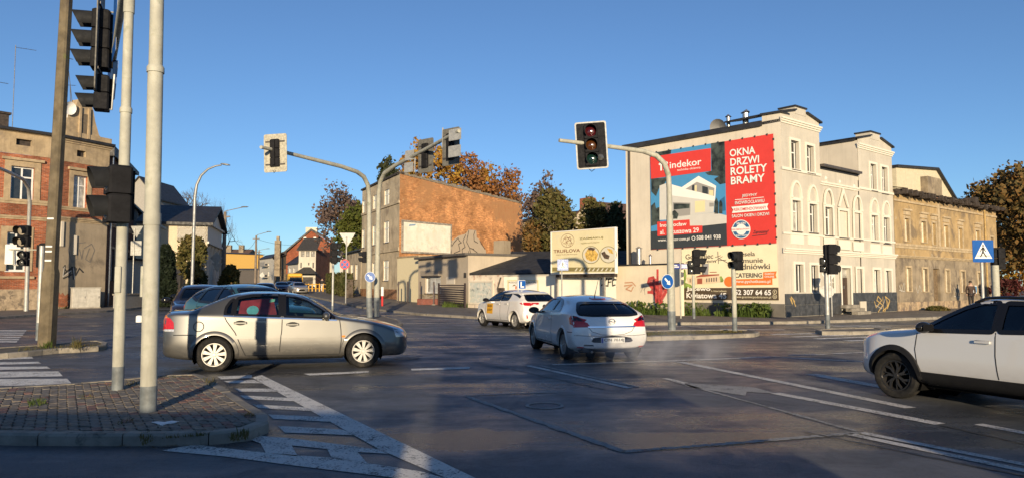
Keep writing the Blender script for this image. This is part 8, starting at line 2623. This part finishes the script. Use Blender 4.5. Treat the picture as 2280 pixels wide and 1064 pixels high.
tree('dark_tree', 1374, 52, 462, 590, 54, 'dark tree squeezed against the white gable', L_dg, 5000, .15, seed=25)
tree('big_tree', 2300, 60, 385, 600, 225, 'big brown and olive autumn tree at the right picture edge', L_mx, 13000, .22, trunk_r=.4, seed=31, sparse=.5)
tree('big_tree', 2262, 66, 500, 650, 120, 'lower russet tree below the big autumn tree', L_or, 6000, .22, trunk_r=.2, seed=32, sparse=.3)
tree('red_shrub', 2245, 48, 625, 668, 60, 'low red shrub right of the shabby tenement', leafmat('dark red leaves', ((.10, .025, .025), (.07, .02, .02), (.14, .04, .03))), 2500, .10, trunk_r=.06, levels=3, cat='shrub', seed=33)
def bush(name, px, Y, py_top, py_bot, wpx, label, leaf, n, size, cat='shrub', cone=False, seed=0):
 rg = np.random.default_rng(seed + 500)
 x = ray(px, 640)[0] * Y; g = gz(x, Y) + .05
 root = empty(name, (x, Y, g), label=label, cat=cat)
 h = at(px, py_top, Y).z - g; w = wpx / FPX * Y / 2
 b = MB(); b.tube([(0, 0, 0), (0, 0, h * .7)], [.08, .03], 6); b.build('trunk', M_bark, root)
 z = rg.uniform(.02, 1, n); a = rg.uniform(0, 2 * math.pi, n)
 prof = (np.sin(np.clip(z, 0, 1) ** .75 * math.pi * .93 + .12) ** .6) if cone else np.sqrt(np.clip(1 - (z - .35) ** 2 / .45, .02, 1))
 bump_ = 1 + .22 * np.sin(a * 3 + z * 7) + .12 * np.sin(a * 7 - z * 11)
 r = w * prof * bump_ * rg.uniform(.55, 1, n) ** .4
 P = np.stack([r * np.cos(a), r * np.sin(a), z * h], 1)
 quads('crown', P, size, leaf, root)
 return root
bush('thuja', 366, 49, 545, 655, 46, 'dark thuja column beside the garden wall', L_th, 6000, .14, 'conifer', True, 1)
bush('dark_shrub', 512, 64, 590, 640, 40, 'dark shrub behind the thick utility pole', L_dk, 1700, .2, seed=2)
bush('dark_shrub', 440, 57, 600, 650, 40, 'dark low shrub below the street tree', L_dg, 2500, .15, seed=3)
bush('grass_clump', 2085, 42.5, 682, 700, 40, 'dark overgrown clump at the foot of the shabby tenement', L_dk, 2500, .09, seed=4)
# clipped hedge
h0, h1 = PT(734, 84), PT(778, 68)
hg = empty('hedge', (*h0, gz(*h0)), label='green and brown hedge along the pavement before the low grey house', cat='hedge')
_d = h1 - h0; n = 9000
t = RNG.random(n); y_ = RNG.uniform(-.6, .6, n); z_ = RNG.uniform(.05, 1, n) ** .7
hh = 2.1 + .25 * np.sin(t * 23) + RNG.normal(0, .1, n)
P = np.stack([_d.x * t + y_ * .7, _d.y * t + y_ * .3, z_ * hh + t * (gz(*h1) - gz(*h0))], 1)
quads('foliage', P, .2, leafmat('hedge leaves', ((.05, .07, .02), (.085, .085, .025), (.10, .07, .03))), hg)
b = MB(); nrm_ = Vector((-_d.y, _d.x)).normalized() * .35
pp = [(-nrm_.x, -nrm_.y), (nrm_.x, nrm_.y), (_d.x + nrm_.x, _d.y + nrm_.y), (_d.x - nrm_.x, _d.y - nrm_.y)]
b.prism(pp, -.3, 1.6); b.build('stems', M_bark, hg)
def blades(name, pts, n, hmin, hmax, w, m, lean=.35, bias=None, kind='stuff', label=None, parent=None):
 """grass blades and weed stalks scattered in an outline"""
 arr = np.array(pts); lo, hi = arr.min(0), arr.max(0)
 P = RNG.uniform(lo, hi, (n * 4, 2)); P = P[inpoly([tuple(p) for p in pts], P[:, 0], P[:, 1])]
 cl = .5 + .5 * np.sin(P[:, 0] * 2.1 + np.sin(P[:, 1] * 1.7) * 2) ; P = P[RNG.random(len(P)) < .35 + .65 * cl][:n]
 k = len(P)
 h = RNG.uniform(hmin, hmax, k) * (.6 + .4 * RNG.random(k)); a = RNG.uniform(0, 2 * math.pi, k); l = RNG.uniform(0, lean, k) * h
 Z = np.array([gz(x, y) for x, y in P]) + .10
 V = np.empty((k, 4, 3)); ax, ay = np.cos(a), np.sin(a)
 V[:, 0] = np.stack([P[:, 0] - ay * w, P[:, 1] + ax * w, Z], 1); V[:, 1] = np.stack([P[:, 0] + ay * w, P[:, 1] - ax * w, Z], 1)
 V[:, 2] = np.stack([P[:, 0] + ay * w * .7 + ax * l * .5, P[:, 1] - ax * w * .7 + ay * l * .5, Z + h * .6], 1); V[:, 3] = np.stack([P[:, 0] + ax * l, P[:, 1] + ay * l, Z + h], 1)
 me = bpy.data.meshes.new(name); me.vertices.add(k * 4); me.loops.add(k * 4); me.polygons.add(k)
 me.vertices.foreach_set('co', V.ravel()); me.loops.foreach_set('vertex_index', np.arange(k * 4)); me.polygons.foreach_set('loop_start', np.arange(k) * 4)
 me.materials.append(m); me.update()
 o = bpy.data.objects.new(name, me); C.objects.link(o); o['kind'] = kind
 return o
wp = [GG(*p) for p in [(1398, 703), (1480, 706), (1600, 708), (1716, 709)]]
wp += [tuple(A2 - gdir * -.5 + Vector((-.6, -1.0))), tuple(Lg + Vector((-.6, -1.0))), tuple(PT(1392, 40))]
blades('weeds', wp, 12000, .1, .6, .03, L_wd, .6)
arr_ = np.array(wp); P = RNG.uniform(arr_.min(0), arr_.max(0), (14000, 2)); P = P[inpoly(wp, P[:, 0], P[:, 1])][:5000]
o = quads('weed_leaves', np.column_stack([P, .12 + RNG.random(len(P)) ** 1.5 * .62]), .11, L_wd, None); o['kind'] = 'stuff'
blades('grass', [GG(*p) for p in [(985, 687), (1050, 687), (1052, 682), (990, 681)]], 1500, .1, .45, .03, L_wd)
L_dry = leafmat('dry grass', ((.12, .10, .03), (.085, .095, .025), (.16, .12, .05)))
def P4(*q): return [GG(*z4(*p), .12) for p in q]
for q, n, h in (((( 170, 590), (280, 570), (290, 610), (180, 625)), 160, .09), (((1240, 450), (1330, 470), (1320, 500), (1280, 490)), 130, .12), (((640, 480), (860, 460), (850, 500), (680, 500)), 200, .06), (((1420, 780), (1540, 770), (1530, 820), (1420, 830)), 110, .09), (((480, 555), (560, 540), (570, 570), (490, 575)), 90, .06),
    (((690, 715), (830, 690), (820, 715), (700, 740)), 120, .05), (((850, 780), (950, 775), (940, 830), (880, 850)), 120, .06), (((1520, 660), (1580, 670), (1560, 690), (1500, 680)), 70, .07), (((250, 240), (330, 240), (320, 255), (250, 258)), 160, .25), (((440, 230), (500, 225), (500, 265), (450, 268)), 150, .28), (((110, 255), (640, 235), (640, 250), (110, 280)), 300, .10), (((900, 440), (1240, 425), (1240, 436), (900, 452)), 220, .05), ((( 1000, 800), (1300, 780), (1300, 786), (1000, 812)), 120, .05)):
 blades('grass', P4(*q), n, h * .4, h, .006, L_dry if n != 160 else L_wd, .8)
blades('grass', [GG(1425, 745, .12), GG(1560, 742, .12), GG(1660, 738, .12), GG(1640, 736, .12), GG(1500, 739, .12), GG(1420, 742, .12)], 2500, .03, .10, .012, L_dry, .8)
blades('grass', [GG(0, 690, .12), GG(60, 688, .12), GG(225, 684, .12), GG(225, 681, .12), GG(0, 686, .12)], 1600, .05, .3, .03, L_dry, .8)
# fallen leaves and grit on the island, in the gutters and on the far pavements
L_lf = leafmat('fallen leaves', ((.16, .085, .03), (.10, .06, .03), (.22, .14, .05)))
def litter(pts, n, size, h):
 arr = np.array(pts); P = RNG.uniform(arr.min(0), arr.max(0), (n * 5, 2)); P = P[inpoly([tuple(p) for p in pts], P[:, 0], P[:, 1])][:n]
 k = len(P); a = RNG.uniform(0, 6.28, k); s = size * RNG.uniform(.4, 1.4, k); t = RNG.uniform(.2, .7, k)
 V = np.empty((k, 4, 3)); z = h + np.array([gz(x, y) for x, y in P])
 for j, (u, v, w) in enumerate(((-1, 0, .15), (0, -.5, 0), (1, 0, .3), (0, .5, .1))):
  V[:, j, 0] = P[:, 0] + s * (u * np.cos(a) - v * np.sin(a)); V[:, j, 1] = P[:, 1] + s * (u * np.sin(a) + v * np.cos(a)); V[:, j, 2] = z + .004 + w * s * t
 b = MB(); b.v = [tuple(p) for p in V.reshape(-1, 3)]; b.f = [(4 * i, 4 * i + 1, 4 * i + 2, 4 * i + 3) for i in range(k)]; b.mi = [0] * k
 o = b.build('fallen_leaves', L_lf); o['kind'] = 'stuff'
litter([tuple(p) for p in near_in], 260, .022, .122)
litter([GG(*p) for p in [(0, 968), (340, 985), (470, 976), (600, 950), (606, 962), (470, 990), (330, 1000), (0, 985)]], 160, .02, .008)
litter([GG(*p) for p in [(1405, 752), (1560, 749), (1690, 742), (1690, 746), (1560, 754), (1405, 757)]], 150, .04, .008)
litter([GG(*p) for p in [(1300, 706), (1990, 703), (1990, 713), (1400, 716)]], 300, .05, .125)
litter([GG(*p) for p in [(880, 690), (1060, 698), (1060, 703), (940, 701)]], 120, .06, .125)
# ================================================================== CARS, PEOPLE, SMOKE
P_cham = sedan_spec()
def wheel_at(px, py): return Vector(G(px, py, 0))
# silver sedan: wheels on the ground at these points
def place_two(front, rear, track, side):
 """centre and heading from the contact points of the two wheels on the near side"""
 f, r = Vector(front), Vector(rear)
 d = (f - r).normalized(); n = Vector((-d.y, d.x)) * (1 if side == 'R' else -1)
 c = (f + r) / 2 + n * track / 2
 return (c.x, c.y, 0), math.atan2(d.y, d.x)
loc, rz = place_two(G(812, 817), G(472, 827), 1.53, 'R')
car1, sh1 = build_car('silver_sedan', P_cham, loc, rz, 'champagne silver saloon crossing behind the two pale poles')
b = MB(); sh1.patch(b, 'R', rpoly([(-.95, 1.06), (-.93, 1.33), (-.35, 1.385), (-.26, 1.06)], .03), -.05, .06); o = b.build('sun_shade', mat('red sun shade', (.30, .03, .045), .8, var=.4, scale=4), car1)
b = MB(); sh1.patch(b, 'R', [(-.70 + .11 * math.cos(t), 1.15 + .09 * math.sin(t)) for t in np.linspace(0, 6.28, 13)[:-1]], -.046, .05); b.build('shade_print', mat('turquoise print', (.16, .45, .55), .8, var=.2), o)
b = MB(); sh1.patch(b, 'R', [(-.42, 1.30), (-.32, 1.31), (-.31, 1.36), (-.40, 1.365)], -.046, .05); b.build('shade_print', mat('mint print', (.2, .45, .38), .8, var=.2), o)
b = MB()
for pts in ([(-1.20, 1.03), (.84, .925)],): sh1.strip(b, 'R', pts, .022, .008); sh1.strip(b, 'L', pts, .022, .008)
b.build('chrome_strip', CAR['chrome'], car1)
loc, rz = place_two(G(1195, 775), G(1263, 798), 1.49, 'L')
car2, sh2 = build_car('white_hatchback', lower(gtc_spec(), .945), loc, rz, 'white three-door hatchback seen from behind, exhaust steaming')
rx = sh2.hit('B', 0, .46)[0].x
plate(car2, 'CIN 7014J', rx - .004, .45, .52, .114)
ex = sh2.hit('B', 0, .835)[0].x
b = MB()
ring_ = [(0, .068 * math.cos(a), .068 * .8 * math.sin(a)) for a in np.linspace(0, 2 * math.pi, 25)]
b.tube([(ex - .012, p[1], .835 + p[2]) for p in ring_], .009, 6, False); b.tube([(ex - .012, .08, .83), (ex - .014, .02, .843), (ex - .014, -.02, .827), (ex - .012, -.08, .84)], .009, 6); b.build('tailgate_emblem', CAR['chrome'], car2)
b = MB(); tz = sh2.hit('T', -1.0, 0)[0].z; b.tube([(-.98, 0, tz), (-1.12, 0, tz + .2), (-1.30, 0, tz + .46)], [.012, .006, .004], 6); b.build('roof_aerial', CAR['plastic'], car2)
add_exhaust_pipe(car2, sh2.hit('B', .45, .3)[0].x + .05, .45, .22)
b = MB(); sh2.patch(b, 'B', rpoly([(.40, .33), (.62, .335), (.60, .365), (.42, .36)], .01), .004, .04); b.build('rear_vent', CAR['plastic'], car2)
loc, rz = place_two(G(1080, 725), G(1147, 732), 1.49, 'L')
car3, sh3 = build_car('learner_hatchback', hatch_spec(), loc, rz, 'white driving school hatchback with blue roof sign and yellow door sticker')
tz = sh3.hit('T', -.35, 0)[0].z
Mx_ = Matrix.Translation((-.35, 0, tz)) @ Matrix.Rotation(-math.pi / 2, 4, 'Z')
b = MB(); b.bbox(-.17, -.07, .02, .17, .07, .36, .02); o = b.build('learner_sign', M_swhite, car3, Mx_)
b = MB(); b.box(-.15, -.074, .04, .15, .074, .34); b.build('sign_field', M_sblue, o)
b = MB(); b.box(-.075, -.078, .08, -.02, .078, .30); b.box(-.02, -.078, .08, .085, .078, .13); b.build('sign_letter', M_swhite, o)
b = MB(); sh3.patch(b, 'L', [(.30, .52), (.78, .52), (.78, .90), (.30, .90)], .006, .08); o = b.build('door_sticker', mat('yellow orange sticker', (.72, .36, .02), .5, var=.06), car3)
l0 = sh3.hit('L', .54, .8)[0]; l1 = sh3.hit('L', .54, .62)[0]
for s_, z in (('NAUKA', .76), ('JAZDY', .60)):
 yy = max(sh3.hit('L', q, z + .05)[0].y for q in (.33, .54, .75)) + .010
 lettering(s_, -.19, z, .19, z + .10, 0, CAR['plate_text'], o, Matrix.Translation((.54, yy, 0)) @ Matrix.Rotation(math.pi, 4, 'Z'), bold=.02)
ex = sh3.hit('B', 0, .83)[0].x
b = MB(); b.lathe([(.001, .02), (.07, .015), (.08, 0)], 20, Matrix.Translation((ex - .004, 0, .83)) @ Matrix.Rotation(-math.pi / 2, 4, 'Y')); b.build('tailgate_emblem', CAR['gloss'], car3, smooth=40)
sp = suv_spec(); sp['steer'] = R(8)
loc, rz = place_two(G(2003, 885), Vector(G(2003, 885)) - Vector((math.cos(R(114)), math.sin(R(114)))) * 2.41, 1.44, 'L')
car4, sh4 = build_car('white_suv', sp, loc, rz, 'white sport utility car with black wheel arches cut by the right picture edge')
b = MB()
for s in (1, -1):
 q = [(x, sh4.hit('T', x, s * .60)[0].z) for x in np.linspace(.2, -1.55, 12)]
 b.tube([(x, s * .60, z + (.045 if 0 < i < 11 else .0)) for i, (x, z) in enumerate(q)], .022, 8)
b.build('roof_rail', CAR['gloss'], car4, smooth=50)
car4.scale = (.9, .9, .9)
# queue on the left street and cars far down it
def other(spec, pn, pc, px, Y, deg, label, group, metal=.4, name='queued_car'):
 x = ray(px, 640)[0] * Y
 r_, s_ = build_car(name, generic_spec(spec, pn, pc, metal), (x, Y, gz(x, Y)), R(deg), label, group=group)
 return r_, s_
g1_ = 'cars waiting on the left street'
other(suv_spec, 'dark aubergine paint', (.03, .022, .03), 452, 23.0, -66, 'dark car with lit headlamp right behind the silver saloon boot', g1_)
other(suv_spec, 'teal paint', (.04, .12, .14), 556, 19.6, -40, 'teal car whose roof shows over the silver saloon', g1_)
other(suv_spec, 'deep blue paint', (.02, .04, .14), 452, 30.0, -70, 'deep blue car second in the queue', g1_)
other(gtc_spec, 'steel grey paint', (.10, .11, .13), 482, 37.5, -72, 'steel grey car third in the queue', g1_)
other(hatch_spec, 'navy paint', (.02, .03, .10), 520, 46, -74, 'navy car fourth in the queue', g1_)
other(suv_spec, 'black car paint', (.012, .012, .013), 590, 56, -74, 'black car seen over the teal roof', g1_)
g2_ = 'cars parked far down the left street'
other(hatch_spec, 'dark blue paint', (.02, .025, .06), 627, 88, -68, 'dark blue car parked before the brick tenement', g2_, name='parked_car')
other(gtc_spec, 'plum paint', (.05, .02, .05), 648, 92, -65, 'plum coloured car parked beside the dark blue car', g2_, name='parked_car')
other(hatch_spec, 'pearl paint', (.30, .29, .28), 664, 84, -62, 'pale car parked before the white dormer house', g2_, name='parked_car')
x, y = PT(655, 100); van = empty('yellow_van', (x, y, gz(x, y)), R(-68), 'yellow delivery van behind the pale parked car', 'van')
b = MB(); b.bbox(-2.4, -.95, .45, 1.2, .95, 2.45, .1); b.build('cargo_box', M_yb, van); b = MB(); b.yprism([(1.22, .45), (2.4, .45), (2.4, 1.1), (1.9, 1.95), (1.22, 2.1)], -.92, .92); b.build('cab', M_yb, van)
b = MB(); b.yprism([(1.95, 1.9), (2.42, 1.15), (2.43, 1.15), (1.97, 1.93)], -.8, .8); b.build('windscreen', M_pane, van)
for ax in (-1.5, 1.6):
 for s in (-1, 1):
  b = MB(); b.lathe([(.001, -.1), (.34, -.1), (.34, .1), (.001, .1)], 16, Matrix.Translation((ax, s * .85, .34)) @ Matrix.Rotation(math.pi / 2, 4, 'X')); b.build('wheel', CAR['rubber'], van)
# lit headlamp of the first queued car
# people
def person(loc, h, rz, label, jacket, trousers, hair, stride=.3, skin=(.42, .27, .2)):
 root = empty('person', loc, rz, label, 'person')
 k = h / 1.75
 def sk(name, V, E, Rr, m, sub=1):
  me = bpy.data.meshes.new(name); me.from_pydata([(x * k, y * k, z * k) for x, y, z in V], E, [])
  o = bpy.data.objects.new(name, me); C.objects.link(o)
  md = o.modifiers.new('s', 'SKIN'); sv = me.skin_vertices[0].data
  for i, r in enumerate(Rr): sv[i].radius = (r * k, r * k * .85)
  sv[0].use_root = True
  o.modifiers.new('d', 'SUBSURF').levels = sub
  dg = bpy.context.evaluated_depsgraph_get()
  m2 = bpy.data.meshes.new_from_object(o.evaluated_get(dg)); bpy.data.objects.remove(o)
  m2.materials.clear(); m2.materials.append(m)
  m2.polygons.foreach_set('use_smooth', [True] * len(m2.polygons))
  return inst(name, m2, root)
 s = stride
 V = [(0, 0, .95), (0, 0, 1.15), (0, 0, 1.38), (0, .01, 1.50), (0, .02, 1.60), (0, .03, 1.70), (.09, 0, .90), (.10, s * .5, .50), (.10, s * .7, .07), (.10, s * .7 + .14, .04), (-.09, 0, .90), (-.10, -s * .2, .50), (-.10, -s * .75, .09), (-.10, -s * .75 + .13, .04),
  (.19, 0, 1.40), (.25, -s * .25, 1.14), (.24, s * .1, .90), (.23, s * .15, .80), (-.19, 0, 1.40), (-.25, s * .25, 1.14), (-.24, s * .35, .90), (-.23, s * .4, .80)]
 E = [(0, 1), (1, 2), (2, 3), (3, 4), (4, 5), (0, 6), (6, 7), (7, 8), (8, 9), (0, 10), (10, 11), (11, 12), (12, 13), (2, 14), (14, 15), (15, 16), (16, 17), (2, 18), (18, 19), (19, 20), (20, 21)]
 Rr = [.14, .13, .15, .06, .095, .085, .10, .075, .05, .04, .10, .075, .05, .04, .075, .055, .04, .04, .075, .055, .04, .04]
 sk('body', V, E, Rr, mat('skin tone', skin, .6, var=.1))
 sk('jacket', [V[i] for i in (0, 1, 2, 14, 15, 16, 18, 19, 20)] + [(0, 0, .82)], [(0, 1), (1, 2), (2, 3), (3, 4), (4, 5), (2, 6), (6, 7), (7, 8), (0, 9)], [.17, .16, .175, .095, .07, .055, .095, .07, .055, .17], jacket)
 sk('trousers', [V[i] for i in (0, 6, 7, 8, 10, 11, 12)], [(0, 1), (1, 2), (2, 3), (0, 4), (4, 5), (5, 6)], [.155, .115, .09, .07, .115, .09, .07], trousers)
 b = MB(); b.ellipsoid((0, -.01 * k, 1.685 * k), (.098 * k, .115 * k, .09 * k), 12, 8); b.build('hair', hair, root, smooth=60)
 f = MB(); f.ellipsoid((0, .125 * k, 1.62 * k), (.018, .03, .03), 8, 6); f.build('nose', mat('skin tone', skin), root, smooth=60)
 return root
m_dkc = mat('dark coat', (.02, .018, .02), .9, var=.2); m_wht = mat('white trousers', (.6, .58, .55), .9, var=.05); m_hair = mat('dark hair', (.025, .018, .012), .7, var=.2)
m_brn = mat('brown jacket', (.055, .035, .028), .9, var=.2)
x, y = PT(717, 93); person((x, y, gz(x, y) + .12), 1.72, R(-150), 'person in dark coat and white trousers walking by the hedge', m_dkc, m_wht, m_hair)
x, y = PT(729, 92); person((x, y, gz(x, y) + .12), 1.75, R(-150), 'person all in black walking right beside the one in white trousers', m_dkc, m_dkc, m_hair)
x, y = PT(2161, 46); person((x, y, .12), 1.74, R(170), 'person in brown jacket standing before the shabby tenement', m_brn, m_dkc, m_hair, .05)
# exhaust steam drifting low behind the hatchback
vm = bpy.data.materials.new('exhaust steam'); vm.use_nodes = True; nt = vm.node_tree; nt.nodes.clear()
vo = nt.nodes.new('ShaderNodeOutputMaterial'); vp = nt.nodes.new('ShaderNodeVolumePrincipled')
vp.inputs['Color'].default_value = (.92, .92, .94, 1); vp.inputs['Anisotropy'].default_value = .1
tc = nt.nodes.new('ShaderNodeTexCoord')
ns = _noise(nt, tc.outputs['Object'], 1.5, 5, .6, .6)
ln = nt.nodes.new('ShaderNodeVectorMath'); ln.operation = 'LENGTH'
mp_ = nt.nodes.new('ShaderNodeMapping'); mp_.inputs['Scale'].default_value = (1 / 2.1, 1 / 1.3, 1 / .5); nt.links.new(tc.outputs['Object'], mp_.inputs[0]); nt.links.new(mp_.outputs[0], ln.inputs[0])
fo = _ramp(nt, ln.outputs['Value'], .25, 1.0, 1, 0)
m1 = nt.nodes.new('ShaderNodeMath'); m1.operation = 'MULTIPLY'; nt.links.new(fo, m1.inputs[0]); nt.links.new(_ramp(nt, ns, .42, .68, 0, .9), m1.inputs[1])
nt.links.new(m1.outputs[0], vp.inputs['Density']); nt.links.new(vp.outputs[0], vo.inputs['Volume'])
b = MB(); b.ellipsoid((0, 0, 0), (2.1, 1.3, .5), 20, 12)
x, y = G(1465, 828); sm_ = b.build('exhaust_smoke', vm); sm_.location = (x, y, .42); sm_.rotation_euler = (0, 0, R(-25)); sm_['kind'] = 'stuff'
